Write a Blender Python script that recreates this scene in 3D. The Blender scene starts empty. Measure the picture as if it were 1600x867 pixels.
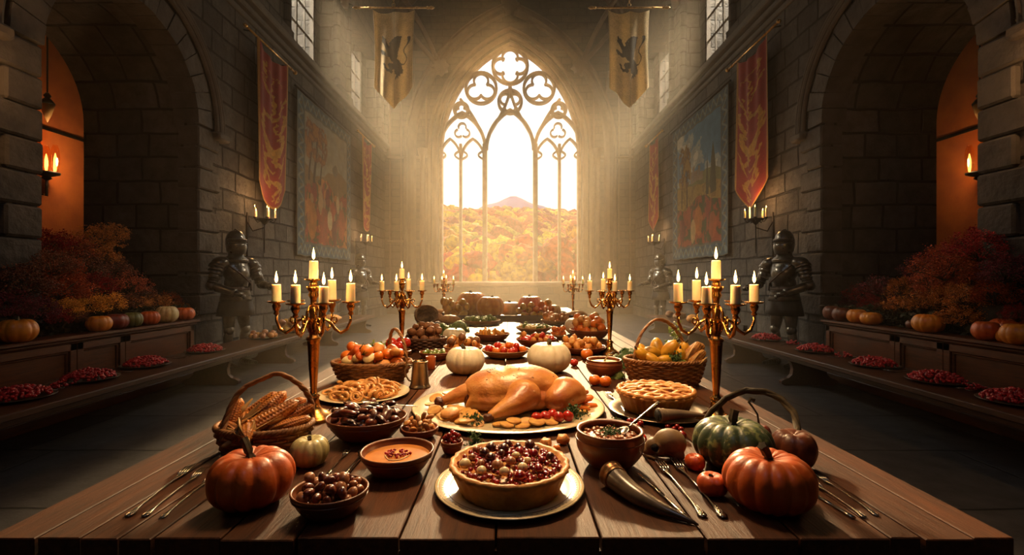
import bpy, math, random
import numpy as np
from mathutils import Vector, Matrix, Euler
PI = math.pi
random.seed(7)
SC = bpy.context.scene
C = SC.collection
F, PX0, PY0, CAMZ = 740.0, 797.0, 434.0, 1.30
TZ = 0.76                      # table top height
def at_depth(px, py, d):
    return Vector(((px-PX0)/F*d, d, CAMZ-(py-PY0)/F*d))
def on_z(px, py, z=TZ):
    d = F*(CAMZ-z)/(py-PY0)
    return Vector(((px-PX0)/F*d, d, z))

# ------------------------------------------------------------ mesh building
class MB:
    def __init__(s): s.v = []; s.f = []; s.c = []; s.hascol = False
    def add(s, vs, fs, col=None):
        b = len(s.v); s.v += [tuple(p) for p in vs]; s.f += [tuple(i+b for i in f) for f in fs]
        if col is not None: s.hascol = True
        s.c += [tuple(col) if col is not None else (1, 1, 1)]*len(vs)
        return b
    def xf(s, M, start=0):
        for i in range(start, len(s.v)): s.v[i] = tuple(M @ Vector(s.v[i]))
    def box(s, c, size, rz=0, col=None, bev=0.0):
        x, y, z = size[0]/2, size[1]/2, size[2]/2
        b = min(bev, x*.9, y*.9, z*.9)
        if b <= 0:
            vs = [(i*x, j*y, k*z) for k in (-1, 1) for j in (-1, 1) for i in (-1, 1)]
            fs = [(0, 2, 3, 1), (4, 5, 7, 6), (0, 1, 5, 4), (2, 6, 7, 3), (0, 4, 6, 2), (1, 3, 7, 5)]
        else:
            vs = []; idx = {}
            for i in (-1, 1):
                for j in (-1, 1):
                    for k in (-1, 1):
                        idx[i, j, k] = len(vs)
                        vs += [(i*x, j*(y-b), k*(z-b)), (i*(x-b), j*y, k*(z-b)), (i*(x-b), j*(y-b), k*z)]
            fs = []
            def q(l): fs.append(tuple(l))
            for a in range(3):
                for sg in (-1, 1):
                    o = [d for d in range(3) if d != a]
                    ring = []
                    for (p, r) in ((-1, -1), (1, -1), (1, 1), (-1, 1)):
                        k3 = [0, 0, 0]; k3[a] = sg; k3[o[0]] = p; k3[o[1]] = r
                        ring.append(idx[tuple(k3)]+a)
                    q(ring)
            for a in range(3):
                o = [d for d in range(3) if d != a]
                for p in (-1, 1):
                    for r in (-1, 1):
                        k1 = [0, 0, 0]; k2 = [0, 0, 0]
                        k1[a] = -1; k2[a] = 1
                        for kk in (k1, k2): kk[o[0]] = p; kk[o[1]] = r
                        q([idx[tuple(k1)]+o[0], idx[tuple(k2)]+o[0], idx[tuple(k2)]+o[1], idx[tuple(k1)]+o[1]])
            for k3, i0 in idx.items(): q([i0, i0+1, i0+2])
        M = Matrix.Translation(Vector(c)) @ Matrix.Rotation(rz, 4, 'Z')
        return s.add([M @ Vector(p) for p in vs], fs, col)
    def lathe(s, prof, n=24, c=(0, 0, 0), sx=1, sy=1, cap=True, M=None, col=None, mod=None):
        vs = []; fs = []; m = len(prof)
        for i, (r, z) in enumerate(prof):
            for k in range(n):
                a = 2*PI*k/n; rr = r*(mod(a, i/(m-1)) if mod else 1)
                vs.append(Vector((c[0]+rr*math.cos(a)*sx, c[1]+rr*math.sin(a)*sy, c[2]+z)))
        for i in range(m-1):
            for k in range(n):
                k2 = (k+1) % n
                fs.append((i*n+k, i*n+k2, (i+1)*n+k2, (i+1)*n+k))
        if cap:
            fs.append(tuple(range(n-1, -1, -1))); fs.append(tuple((m-1)*n+k for k in range(n)))
        if M is not None: vs = [M @ p for p in vs]
        return s.add(vs, fs, col)
    def tube(s, pts, rad, n=8, closed=False, col=None, flat=1.0):
        pts = [Vector(p) for p in pts]; m = len(pts)
        if not hasattr(rad, '__len__'): rad = [rad]*m
        vs = []; fs = []; up = None
        for i, p in enumerate(pts):
            if closed: t = pts[(i+1) % m]-pts[i-1]
            else: t = pts[min(i+1, m-1)]-pts[max(i-1, 0)]
            if t.length < 1e-9: t = Vector((0, 0, 1))
            t.normalize()
            if up is None:
                up = Vector((0, 0, 1)) if abs(t.z) < .9 else Vector((1, 0, 0))
            u = (up-t*up.dot(t))
            if u.length < 1e-6: u = t.orthogonal()
            u.normalize(); w = t.cross(u); up = u
            for k in range(n):
                a = 2*PI*k/n
                vs.append(p+(u*math.cos(a)*flat+w*math.sin(a))*rad[i])
        for i in range(m if closed else m-1):
            j = (i+1) % m
            for k in range(n):
                k2 = (k+1) % n
                fs.append((i*n+k, i*n+k2, j*n+k2, j*n+k))
        if not closed:
            fs.append(tuple(range(n-1, -1, -1))); fs.append(tuple((m-1)*n+k for k in range(n)))
        return s.add(vs, fs, col)
    def ell(s, c, r, nu=14, nv=9, rot=None, col=None, disp=None):
        if not hasattr(r, '__len__'): r = (r, r, r)
        vs = []; fs = []
        for i in range(1, nv):
            th = PI*i/nv
            for k in range(nu):
                a = 2*PI*k/nu
                d = Vector((math.sin(th)*math.cos(a), math.sin(th)*math.sin(a), math.cos(th)))
                vs.append(d)
        vs += [Vector((0, 0, 1)), Vector((0, 0, -1))]
        T, B = len(vs)-2, len(vs)-1
        for i in range(nv-2):
            for k in range(nu):
                k2 = (k+1) % nu
                fs.append((i*nu+k, (i+1)*nu+k, (i+1)*nu+k2, i*nu+k2))
        for k in range(nu):
            k2 = (k+1) % nu
            fs.append((T, k, k2)); fs.append((B, (nv-2)*nu+k2, (nv-2)*nu+k))
        o = []
        for d in vs:
            q = 1+(disp(d) if disp else 0)
            p = Vector((d.x*r[0], d.y*r[1], d.z*r[2]))*q
            if rot is not None: p = rot @ p
            o.append(p+Vector(c))
        return s.add(o, fs, col)
    def bar(s, pts, w, depth, axis='Y', closed=False, col=None):
        """flat bar following 2D points (a, b) in the plane across `axis`; pts are 3D"""
        pts = [Vector(p) for p in pts]; m = len(pts)
        ax = Vector((0, 1, 0)) if axis == 'Y' else Vector((1, 0, 0))
        vs = []
        for i, p in enumerate(pts):
            t = (pts[(i+1) % m]-pts[i-1]) if closed else (pts[min(i+1, m-1)]-pts[max(i-1, 0)])
            t.normalize(); nn = t.cross(ax).normalized()
            vs += [p+nn*w/2-ax*depth/2, p+nn*w*.28-ax*depth*.5-ax*w*.18, p-nn*w*.28-ax*depth*.5-ax*w*.18, p-nn*w/2-ax*depth/2, p-nn*w/2+ax*depth/2, p+nn*w/2+ax*depth/2]
        fs = []
        for i in range(m if closed else m-1):
            j = (i+1) % m
            for k in range(6):
                k2 = (k+1) % 6
                fs.append((i*6+k, i*6+k2, j*6+k2, j*6+k))
        if not closed:
            fs.append(tuple(range(5, -1, -1))); fs.append(tuple((m-1)*6+k for k in range(6)))
        return s.add(vs, fs, col)
    def prism(s, poly, d0, d1, axis='X', col=None):
        """extrude a 2D polygon; axis X: poly=(y,z), Y: poly=(x,z), Z: poly=(x,y)"""
        def P(a, b, d): return {'X': (d, a, b), 'Y': (a, d, b), 'Z': (a, b, d)}[axis]
        n = len(poly)
        vs = [P(a, b, d0) for a, b in poly]+[P(a, b, d1) for a, b in poly]
        fs = [(i, (i+1) % n, n+(i+1) % n, n+i) for i in range(n)]
        from mathutils.geometry import tessellate_polygon
        tr = tessellate_polygon([[Vector((a, b, 0)) for a, b in poly]])
        fs += [tuple(t) for t in tr]+[tuple(n+i for i in reversed(t)) for t in tr]
        return s.add(vs, fs, col)

ROOTS = {}
def obj(name, mb, m=None, parent=None, smooth=True, loc=None, rot=None, fix=True):
    me = bpy.data.meshes.new(name)
    if isinstance(mb, MB):
        me.from_pydata(mb.v, [], mb.f)
        if mb.hascol:
            ca = me.color_attributes.new('Col', 'FLOAT_COLOR', 'POINT')
            arr = np.ones((len(mb.v), 4), dtype=np.float32); arr[:, :3] = np.array(mb.c, dtype=np.float32)
            ca.data.foreach_set('color', arr.ravel())
        if fix:
            import bmesh
            bm = bmesh.new(); bm.from_mesh(me)
            bmesh.ops.recalc_face_normals(bm, faces=bm.faces); bm.to_mesh(me); bm.free()
    else: me = mb
    if m is not None:
        me.materials.clear(); me.materials.append(m)
    if smooth:
        me.polygons.foreach_set('use_smooth', [True]*len(me.polygons))
        if smooth == 'auto':
            me.set_sharp_from_angle(angle=math.radians(38))
    o = bpy.data.objects.new(name, me); C.objects.link(o); KM.pop(o.name, None)
    if parent is not None: o.parent = parent; KM.setdefault(parent.name, []).append(o)
    if loc is not None: o.location = loc
    if rot is not None: o.rotation_euler = rot
    return o
def tag(o, label=None, cat=None, group=None, kind=None):
    if label: o['label'] = label
    if cat: o['category'] = cat
    if group: o['group'] = group
    if kind: o['kind'] = kind
    return o
def thing(name, label, cat, loc=(0, 0, 0), rz=0, group=None, scale=1):
    o = bpy.data.objects.new(name, None); C.objects.link(o); o.empty_display_size = .05
    o.location = loc; o.rotation_euler = (0, 0, rz); o.scale = (scale,)*3
    return tag(o, label, cat, group)
def struct(name, mb, m, smooth=False, label=None):
    o = obj(name, mb, m, None, smooth); o['kind'] = 'structure'
    if label: o['label'] = label
    return o
def dup(root, loc=None, rot=None, label=None, group=None, scale=None, parent=None):
    r = root.copy(); C.objects.link(r)
    if parent is not None: r.parent = parent; KM.setdefault(parent.name, []).append(r)
    if loc is not None: r.location = loc
    if rot is not None: r.rotation_euler = rot if hasattr(rot, '__len__') else (0, 0, rot)
    if scale is not None: r.scale = scale if hasattr(scale, '__len__') else (scale,)*3
    if label: r['label'] = label
    if group: r['group'] = group
    for ch in KIDS(root): dup(ch, parent=r)
    return r
KM = {}
def KIDS(o): return list(KM.get(o.name, ()))
def bake(o):
    """apply the modifiers of o into its mesh"""
    dg = bpy.context.evaluated_depsgraph_get()
    dg.update()
    me = bpy.data.meshes.new_from_object(o.evaluated_get(dg))
    o.modifiers.clear(); o.data = me
    me.polygons.foreach_set('use_smooth', [True]*len(me.polygons))
    return o
def blend_mesh(name, mb, m, parent, voxel, smooth=6, fac=.6):
    """melt overlapping solids into one continuous surface"""
    o = obj(name, mb, m, parent)
    r = o.modifiers.new('r', 'REMESH'); r.mode = 'VOXEL'; r.voxel_size = voxel
    s = o.modifiers.new('s', 'SMOOTH'); s.iterations = smooth; s.factor = fac
    bake(o); o.data.materials.clear(); o.data.materials.append(m)
    return o

# ------------------------------------------------------------ materials
def lin(c):
    if isinstance(c, str):
        c = [int(c[i:i+2], 16)/255 for i in (0, 2, 4)]
        c = [x/12.92 if x <= .04045 else ((x+.055)/1.055)**2.4 for x in c]
    return (c[0], c[1], c[2], 1)
def nt(m):
    m.use_nodes = True; t = m.node_tree; t.nodes.clear(); return t
def N(t, typ, **kw):
    n = t.nodes.new(typ)
    for k, v in kw.items():
        if hasattr(n, k) and not k[0].isupper(): setattr(n, k, v)
    return n
def mat(name, base, rough=.6, metal=0, c2=None, scale=20, detail=4, bump=0, bscale=None, coat=0, sss=0, ssr=(1, .4, .2), col=False,
        stretch=None, spec=None, trans=0, ramp=(.35, .65), sheen=0, alpha=None, rvar=0):
    m = bpy.data.materials.new(name); t = nt(m); L = t.links.new
    out = N(t, 'ShaderNodeOutputMaterial'); b = N(t, 'ShaderNodeBsdfPrincipled'); L(b.outputs[0], out.inputs[0])
    b.inputs['Roughness'].default_value = rough; b.inputs['Metallic'].default_value = metal
    b.inputs['Coat Weight'].default_value = coat; b.inputs['Coat Roughness'].default_value = .15
    if spec is not None: b.inputs['Specular IOR Level'].default_value = spec
    if sss: b.inputs['Subsurface Weight'].default_value = sss; b.inputs['Subsurface Radius'].default_value = ssr; b.inputs['Subsurface Scale'].default_value = .012
    if sheen: b.inputs['Sheen Weight'].default_value = sheen
    tc = N(t, 'ShaderNodeTexCoord'); mp = N(t, 'ShaderNodeMapping'); L(tc.outputs['Object'], mp.inputs[0])
    if stretch: mp.inputs['Scale'].default_value = stretch
    nz = N(t, 'ShaderNodeTexNoise'); nz.inputs['Scale'].default_value = scale; nz.inputs['Detail'].default_value = detail; L(mp.outputs[0], nz.inputs['Vector'])
    rp = N(t, 'ShaderNodeValToRGB'); L(nz.outputs['Fac'], rp.inputs[0])
    rp.color_ramp.elements[0].position = ramp[0]; rp.color_ramp.elements[1].position = ramp[1]
    rp.color_ramp.elements[0].color = lin(base); rp.color_ramp.elements[1].color = lin(c2 if c2 is not None else base)
    src = rp.outputs[0]
    if col:
        at = N(t, 'ShaderNodeAttribute'); at.attribute_name = 'Col'
        mx = N(t, 'ShaderNodeMix'); mx.data_type = 'RGBA'; mx.blend_type = 'MULTIPLY'; mx.inputs[0].default_value = 1
        L(src, mx.inputs[6]); L(at.outputs['Color'], mx.inputs[7]); src = mx.outputs[2]
    L(src, b.inputs['Base Color'])
    if rvar:
        mr = N(t, 'ShaderNodeMapRange'); L(nz.outputs['Fac'], mr.inputs[0]); mr.inputs[3].default_value = rough-rvar; mr.inputs[4].default_value = rough+rvar
        L(mr.outputs[0], b.inputs['Roughness'])
    if bump:
        n2 = N(t, 'ShaderNodeTexNoise'); n2.inputs['Scale'].default_value = bscale or scale*2; n2.inputs['Detail'].default_value = 5; L(mp.outputs[0], n2.inputs['Vector'])
        bp = N(t, 'ShaderNodeBump'); bp.inputs['Strength'].default_value = 1; bp.inputs['Distance'].default_value = bump; L(n2.outputs['Fac'], bp.inputs['Height']); L(bp.outputs[0], b.inputs['Normal'])
    if trans:
        tr = N(t, 'ShaderNodeBsdfTranslucent'); L(src, tr.inputs[0]); ms = N(t, 'ShaderNodeMixShader'); ms.inputs[0].default_value = trans
        L(b.outputs[0], ms.inputs[1]); L(tr.outputs[0], ms.inputs[2]); L(ms.outputs[0], out.inputs[0])
    return m
def emit(name, colr, strength):
    m = bpy.data.materials.new(name); t = nt(m); out = N(t, 'ShaderNodeOutputMaterial'); e = N(t, 'ShaderNodeEmission')
    e.inputs[0].default_value = lin(colr); e.inputs[1].default_value = strength; t.links.new(e.outputs[0], out.inputs[0]); return m
def stone(name, c1, c2, mortar, bw=.62, rh=.34, bump=.03, floorlike=False, rough=.85, ms=.016):
    """squared stone blocks laid in courses on whichever way the surface faces"""
    m = bpy.data.materials.new(name); t = nt(m); L = t.links.new
    out = N(t, 'ShaderNodeOutputMaterial'); b = N(t, 'ShaderNodeBsdfPrincipled'); L(b.outputs[0], out.inputs[0]); b.inputs['Roughness'].default_value = rough
    b.inputs['Specular IOR Level'].default_value = .3
    g = N(t, 'ShaderNodeNewGeometry'); sp = N(t, 'ShaderNodeSeparateXYZ'); L(g.outputs['Position'], sp.inputs[0])
    sn = N(t, 'ShaderNodeSeparateXYZ'); L(g.outputs['True Normal'], sn.inputs[0])
    def mth(op, a, bb=None):
        n = N(t, 'ShaderNodeMath'); n.operation = op
        for i, x in enumerate((a, bb)):
            if x is None: continue
            if isinstance(x, (int, float)): n.inputs[i].default_value = x
            else: L(x, n.inputs[i])
        return n.outputs[0]
    isx = mth('GREATER_THAN', mth('ABSOLUTE', sn.outputs[0]), .6)
    isz = mth('GREATER_THAN', mth('ABSOLUTE', sn.outputs[2]), .7)
    def mixf(f, a, bb):
        n = N(t, 'ShaderNodeMix'); n.data_type = 'FLOAT'; L(f, n.inputs[0]); L(a, n.inputs[2]); L(bb, n.inputs[3]); return n.outputs[0]
    u = mixf(isx, sp.outputs[0], sp.outputs[1]); v = mixf(isz, sp.outputs[2], sp.outputs[1])
    if not floorlike: u = mixf(isz, u, sp.outputs[0])
    cb = N(t, 'ShaderNodeCombineXYZ'); L(u, cb.inputs[0]); L(v, cb.inputs[1])
    if floorlike: L(sp.outputs[0], cb.inputs[0]); L(sp.outputs[1], cb.inputs[1])
    nz = N(t, 'ShaderNodeTexNoise'); nz.inputs['Scale'].default_value = 1.7; nz.inputs['Detail'].default_value = 3; L(g.outputs['Position'], nz.inputs['Vector'])
    vm = N(t, 'ShaderNodeVectorMath'); vm.operation = 'MULTIPLY_ADD'; L(nz.outputs['Color'], vm.inputs[0]); vm.inputs[1].default_value = (.09, .07, 0); L(cb.outputs[0], vm.inputs[2])
    br = N(t, 'ShaderNodeTexBrick'); L(vm.outputs[0], br.inputs['Vector']); br.inputs['Scale'].default_value = 1
    br.inputs['Brick Width'].default_value = bw; br.inputs['Row Height'].default_value = rh; br.inputs['Mortar Size'].default_value = ms; br.inputs['Mortar Smooth'].default_value = .35
    br.inputs['Bias'].default_value = -.1; br.offset = .42; br.squash = .75; br.squash_frequency = 3
    br.inputs['Color1'].default_value = lin(c1); br.inputs['Color2'].default_value = lin(c2); br.inputs['Mortar'].default_value = lin(mortar)
    n2 = N(t, 'ShaderNodeTexNoise'); n2.inputs['Scale'].default_value = 6; n2.inputs['Detail'].default_value = 8; n2.inputs['Roughness'].default_value = .65; L(g.outputs['Position'], n2.inputs['Vector'])
    mr = N(t, 'ShaderNodeMapRange'); L(n2.outputs['Fac'], mr.inputs[0]); mr.inputs[1].default_value = .3; mr.inputs[2].default_value = .7; mr.inputs[3].default_value = .5; mr.inputs[4].default_value = 1.35
    mx = N(t, 'ShaderNodeMix'); mx.data_type = 'RGBA'; mx.blend_type = 'MULTIPLY'; mx.inputs[0].default_value = 1; L(br.outputs['Color'], mx.inputs[6]); L(mr.outputs[0], mx.inputs[7]); L(mx.outputs[2], b.inputs['Base Color'])
    h = mth('ADD', mth('MULTIPLY', mth('SUBTRACT', 1.0, br.outputs['Fac']), 1.0), mth('MULTIPLY', n2.outputs['Fac'], .7))
    bp = N(t, 'ShaderNodeBump'); bp.inputs['Distance'].default_value = bump; L(h, bp.inputs['Height']); L(bp.outputs[0], b.inputs['Normal'])
    return m
def wood(name, c1, c2, rough=.5, spec=.28, gscale=(14, 1.2, 14), bump=.002, col=False, coat=0, ring=6):
    m = bpy.data.materials.new(name); t = nt(m); L = t.links.new
    out = N(t, 'ShaderNodeOutputMaterial'); b = N(t, 'ShaderNodeBsdfPrincipled'); L(b.outputs[0], out.inputs[0]); b.inputs['Roughness'].default_value = rough; b.inputs['Coat Weight'].default_value = coat; b.inputs['Specular IOR Level'].default_value = spec
    tc = N(t, 'ShaderNodeTexCoord'); mp = N(t, 'ShaderNodeMapping'); L(tc.outputs['Object'], mp.inputs[0]); mp.inputs['Scale'].default_value = gscale
    n1 = N(t, 'ShaderNodeTexNoise'); n1.inputs['Scale'].default_value = ring; n1.inputs['Detail'].default_value = 8; n1.inputs['Roughness'].default_value = .7; L(mp.outputs[0], n1.inputs['Vector'])
    n3 = N(t, 'ShaderNodeTexNoise'); n3.inputs['Scale'].default_value = 2.2; n3.inputs['Detail'].default_value = 3; L(tc.outputs['Object'], n3.inputs['Vector'])
    ad = N(t, 'ShaderNodeMath'); ad.operation = 'MULTIPLY_ADD'; L(n3.outputs['Fac'], ad.inputs[0]); ad.inputs[1].default_value = .6; L(n1.outputs['Fac'], ad.inputs[2])
    rp = N(t, 'ShaderNodeValToRGB'); L(ad.outputs[0], rp.inputs[0]); rp.color_ramp.elements[0].position = .55; rp.color_ramp.elements[1].position = 1.05
    rp.color_ramp.elements[0].color = lin(c1); rp.color_ramp.elements[1].color = lin(c2); src = rp.outputs[0]
    if col:
        at = N(t, 'ShaderNodeAttribute'); at.attribute_name = 'Col'; mx = N(t, 'ShaderNodeMix'); mx.data_type = 'RGBA'; mx.blend_type = 'MULTIPLY'; mx.inputs[0].default_value = 1
        L(src, mx.inputs[6]); L(at.outputs['Color'], mx.inputs[7]); src = mx.outputs[2]
    L(src, b.inputs['Base Color'])
    bp = N(t, 'ShaderNodeBump'); bp.inputs['Distance'].default_value = bump; L(n1.outputs['Fac'], bp.inputs['Height']); L(bp.outputs[0], b.inputs['Normal'])
    return m
def glass(name, tint=(1, 1, 1), gl=.06):
    m = bpy.data.materials.new(name); t = nt(m); out = N(t, 'ShaderNodeOutputMaterial'); a = N(t, 'ShaderNodeBsdfTransparent'); a.inputs[0].default_value = (*tint, 1)
    g = N(t, 'ShaderNodeBsdfGlossy'); g.inputs['Roughness'].default_value = .08; x = N(t, 'ShaderNodeMixShader'); x.inputs[0].default_value = gl
    t.links.new(a.outputs[0], x.inputs[1]); t.links.new(g.outputs[0], x.inputs[2]); t.links.new(x.outputs[0], out.inputs[0]); return m
# ============================================================ THE HALL
W = 4.5; AY, AR, AZ = 5.64, 1.135, 3.51         # side wall distance; side arch centre, radius, spring height
LEDGE = 6.0; YE = 17.0; YB = -2.2
M_stone = stone('wall_stone', '3a3632', '544e48', '12100e', bump=.055, ms=.02)
M_stone_dark = stone('jamb_stone', '4a443f', '5a524b', '100e0d', bw=.8, rh=.3, bump=.04)
M_floor = stone('floor_flags', '323134', '403e3e', '151414', bw=1.5, rh=.9, bump=.008, floorlike=True, rough=.6, ms=.012)
M_carved = mat('carved_stone', '544b40', .8, c2='443c34', scale=5, bump=.006, bscale=40)
M_plaster = mat('ochre_plaster', 'b5642b', .9, c2='a0552a', scale=3, bump=.004, bscale=25)
M_vault = stone('vault_stone', '443628', '382d22', '1d1712', bw=.7, rh=.25, bump=.01)
M_beam = mat('rib_stone', '5f4830', .75, c2='4c3826', scale=4, bump=.004, bscale=30)
M_iron = mat('wrought_iron', '2a2522', .5, metal=.8, bump=.001, bscale=60)
M_glass = glass('window_glass', gl=.012)

f = MB(); f.box((0, (YB+YE)/2, -.1), (16.4, YE-YB+1, .2)); struct('floor', f, M_floor)
def arc_pts(cy, cz, r, a0, a1, n): return [(cy+r*math.cos(a0+(a1-a0)*i/n), cz+r*math.sin(a0+(a1-a0)*i/n)) for i in range(n+1)]
for s, side in ((-1, 'left'), (1, 'right')):
    m = MB()
    top = [(YB, .74), (AY-AR, .74), (AY-AR, AZ)]+arc_pts(AY, AZ, AR, PI, 0, 28)[1:-1]+[(AY+AR, AZ), (AY+AR, .74), (YE, .74), (YE, LEDGE), (YB, LEDGE)]
    m.prism(top, s*W, s*(W+1.6), 'X')
    m.box((s*(W+.8), (YB+YE)/2, .37), (1.6, YE-YB, .74))
    m.box((s*(W-.03), (AY+AR+2.2+YE)/2, .2), (.1, YE-AY-AR-2.2, .4))
    struct('wall_'+side, m, M_stone)
    # voussoirs and hood of the arch
    v = MB(); K = 17
    for i in range(K):
        a0, a1 = PI*i/K+.006, PI*(i+1)/K-.006
        ri, ro = AR-.012, AR+.30+(.03 if i % 2 else 0)
        pr = .05+.02*random.random()
        poly = [(AY+ri*math.cos(a0), AZ+ri*math.sin(a0)), (AY+ro*math.cos(a0), AZ+ro*math.sin(a0)), (AY+ro*math.cos((a0+a1)/2), AZ+ro*math.sin((a0+a1)/2)), (AY+ro*math.cos(a1), AZ+ro*math.sin(a1)), (AY+ri*math.cos(a1), AZ+ri*math.sin(a1)), (AY+ri*math.cos((a0+a1)/2), AZ+ri*math.sin((a0+a1)/2))]
        v.prism(poly, s*(W-pr), s*(W+.3), 'X')
    for zi in range(9):
        z0 = .76+zi*.305; h = .29
        for yy, sg in ((AY-AR, -1), (AY+AR, 1)):
            w = (.34 if zi % 2 else .5)
            v.box((s*(W+.1), yy+sg*(w/2-.012), z0+h/2), (.3+.03*random.random(), w, h), bev=.02)
    struct('trim_'+('1' if s < 0 else '2'), v, mat('arch_stone', '4c4640', .85, c2='342f2a', scale=4, bump=.02, bscale=14), label='rough dressed stone blocks round the %s arch' % side)
    hd = MB()
    for r, w in ((AR+.40, .035), (AR+.47, .05), (AR+.55, .035)):
        hd.tube([(s*(W-.06), y, z) for y, z in arc_pts(AY, AZ, r, PI, 0, 40)], w, 8)
    for sg in (-1, 1): hd.box((s*(W-.05), AY+sg*(AR+.47), AZ-.07), (.2, .3, .12), bev=.03)
    struct('trim_'+('3' if s < 0 else '4'), hd, M_carved, smooth='auto', label='moulded hood over the %s arch' % side)
    # side aisle seen through the arch
    a = MB(); a.box((s*7.7, 7.5, 3), (.2, 9, 6.4)); struct('wall_aisle_'+side, a, M_plaster)
    a = MB(); a.box((s*6.9, 11.3, 3), (1.7, .2, 6.4)); a.box((s*6.9, 3.0, 3), (1.7, .2, 6.4)); struct('wall_aisle_end_'+side, a, M_stone)
    a = MB(); a.box((s*6.9, 7.2, 6.15), (1.8, 8.6, .2)); struct('ceiling_aisle_'+side, a, M_stone)
    # ledge, clerestory wall with openings, piers
    c = MB()
    for dz, pr, h in ((-.26, .05, .1), (-.14, .11, .1), (0, .2, .14), (.12, .12, .08)):
        c.box((s*(W+.3-pr/2), (YB+YE)/2, LEDGE+dz), (.6+pr, YE-YB, h), bev=.02)
    struct('trim_'+('5' if s < 0 else '6'), c, M_carved, label='moulded stone ledge under the %s high windows' % side)
    XC = s*4.92
    cl = MB()
    opens = [(5.6, 7.4), (10.2, 11.95), (13.7, 15.7)]
    y = YB
    for (o0, o1) in opens:
        cl.box((XC+s*.3, (y+o0)/2, 9), (.6, o0-y, 6.2)); y = o1
        cl.box((XC+s*.3, (o0+o1)/2, 6.25), (.6, o1-o0, .7)); cl.box((XC+s*.3, (o0+o1)/2, 11.2), (.6, o1-o0, 2.0))
    cl.box((XC+s*.3, (y+YE)/2, 9), (.6, YE-y, 6.2))
    struct('wall_clerestory_'+side, cl, M_stone)
    for k, (o0, o1) in enumerate(opens):
        w = MB(); xx = XC+s*.08
        for t_ in (0, 1): w.box((xx, o0+(o1-o0)*t_, 8.4), (.1, .05, 3.7))
        for t_ in range(1, 4): w.box((xx, o0+(o1-o0)*t_/4, 8.4), (.035, .03 if t_ != 2 else .06, 3.7))
        for q in range(7): w.box((xx, (o0+o1)/2, 6.65+q*.6), (.035, o1-o0, .035 if q else .1))
        wo = struct('window_%d' % (k*2+(2 if s < 0 else 3)), w, M_carved)
        g = MB(); g.box((xx+s*.02, (o0+o1)/2, 8.4), (.006, o1-o0, 3.6))
        obj('glass_pane', g, M_glass, wo, False)
    p = MB()
    for (y0, y1) in ((3.6, 5.1), (7.9, 9.5), (12.25, 13.1), (16.2, 16.98)):
        p.box((s*(W+.38), (y0+y1)/2, 9), (.76, y1-y0, 5.9), bev=.02)
        for dy in (y0, y1):
            p.lathe([(.09, 6.1), (.09, 8.7), (.15, 8.8), (.17, 8.95)], 12, c=(s*(W-.02), dy, 0))
        p.box((s*(W+.3), (y0+y1)/2, 6.2), (.86, y1-y0+.25, .2), bev=.04)
    struct('trim_'+('9' if s < 0 else '10'), p, M_stone, label='tall stone pier between the high windows on the %s' % side)
for nm, y in (('front', YB),):
    b = MB(); b.box((0, y-.1, 6), (12.6, .2, 12.6)); struct('wall_'+nm, b, M_stone)

# ---- vault: pointed barrel with ribs
VS, VH = 8.6, 3.9      # spring, rise
VR = (VH**2+W**2)/(2*W)
def vz(x, off=0):
    ax = abs(x); cx = W-VR; R = VR+off
    return VS+math.sqrt(max(R*R-(ax-cx)**2, 0))
v = MB(); n = 24; xs = [-5.3]+[-W+2*W*i/n for i in range(n+1)]+[5.3]
zs = [8.7]+[max(vz(x), VS) for x in xs[1:-1]]+[8.7]
vs = []; fs = []
for y in (YB, YE+.1):
    vs += [(x, y, z+.12) for x, z in zip(xs, zs)]+[(x, y, z+.4) for x, z in zip(xs, zs)]
m_ = len(xs)
for i in range(m_-1):
    fs += [(i, i+1, 2*m_+i+1, 2*m_+i), (m_+i, 3*m_+i, 3*m_+i+1, m_+i+1)]
v.add(vs, fs); struct('ceiling', v, M_vault, smooth=True)
r = MB()
def pt(x, y, lift=0): return (x, y, vz(x)-.02+lift)
for y in (4.3, 8.7, 12.7, 16.85):
    for off, w in ((0, .16), (.2, .07), (-.2, .07)):
        r.tube([(x, y+off, vz(x)) for x in np.linspace(-W, W, 41)], w, 8)
for y0, y1 in ((4.3, 8.7), (8.7, 12.7), (12.7, 16.85)):
    for sg in (-1, 1):
        r.tube([pt(x, (y0+y1)/2+sg*(y1-y0)/2*x/W) for x in np.linspace(-W, W, 41)], .11, 8)
        for q in (.33, .66):        # intermediate ribs
            xq = W*q
            for s in (-1, 1): r.tube([pt(s*xq, y) for y in np.linspace(y0, y1, 6)], .045, 6)
    r.ell((0, (y0+y1)/2, VS+VH-.08), (.33, .33, .16), disp=lambda d: .12*math.sin(7*math.atan2(d.y, d.x)))
r.tube([(0, y, VS+VH) for y in np.linspace(YB, YE, 20)], .1, 8)
struct('trim_7', r, M_beam, smooth=True, label='ribs and bosses of the vault')

# ---- end wall with the great traceried window
HW, WS, WA = 2.57, 5.87, 9.85      # half width, spring, apex
WR = ((WA-WS)**2+HW**2)/(2*HW)
def parch(hw, z0, h, cx=0, n=16):
    R = (h*h+hw*hw)/(2*hw); c = hw-R
    a1 = math.asin(min(1, h/R)); out = []
    for i in range(n+1):
        a = a1*i/n; out.append((cx+c+R*math.cos(a), z0+R*math.sin(a)))
    out += [(2*cx-x, z) for x, z in reversed(out[:-1])]
    return out                         # right spring -> apex -> left spring
ar = parch(HW, WS, WA-WS, n=20)
e = MB(); SILL = 1.05
e.prism([(HW, SILL), (5.4, SILL), (5.4, 12.9), (0, 12.9), (0, WA)]+list(reversed(ar[:20])), YE, YE+.7, 'Y')
e.prism([(-HW, SILL), (-5.4, SILL), (-5.4, 12.9), (0, 12.9), (0, WA)]+[(x, z) for x, z in ar[21:]], YE, YE+.7, 'Y')
e.box((0, YE+.35, SILL/2), (10.8, .7, SILL))
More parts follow.
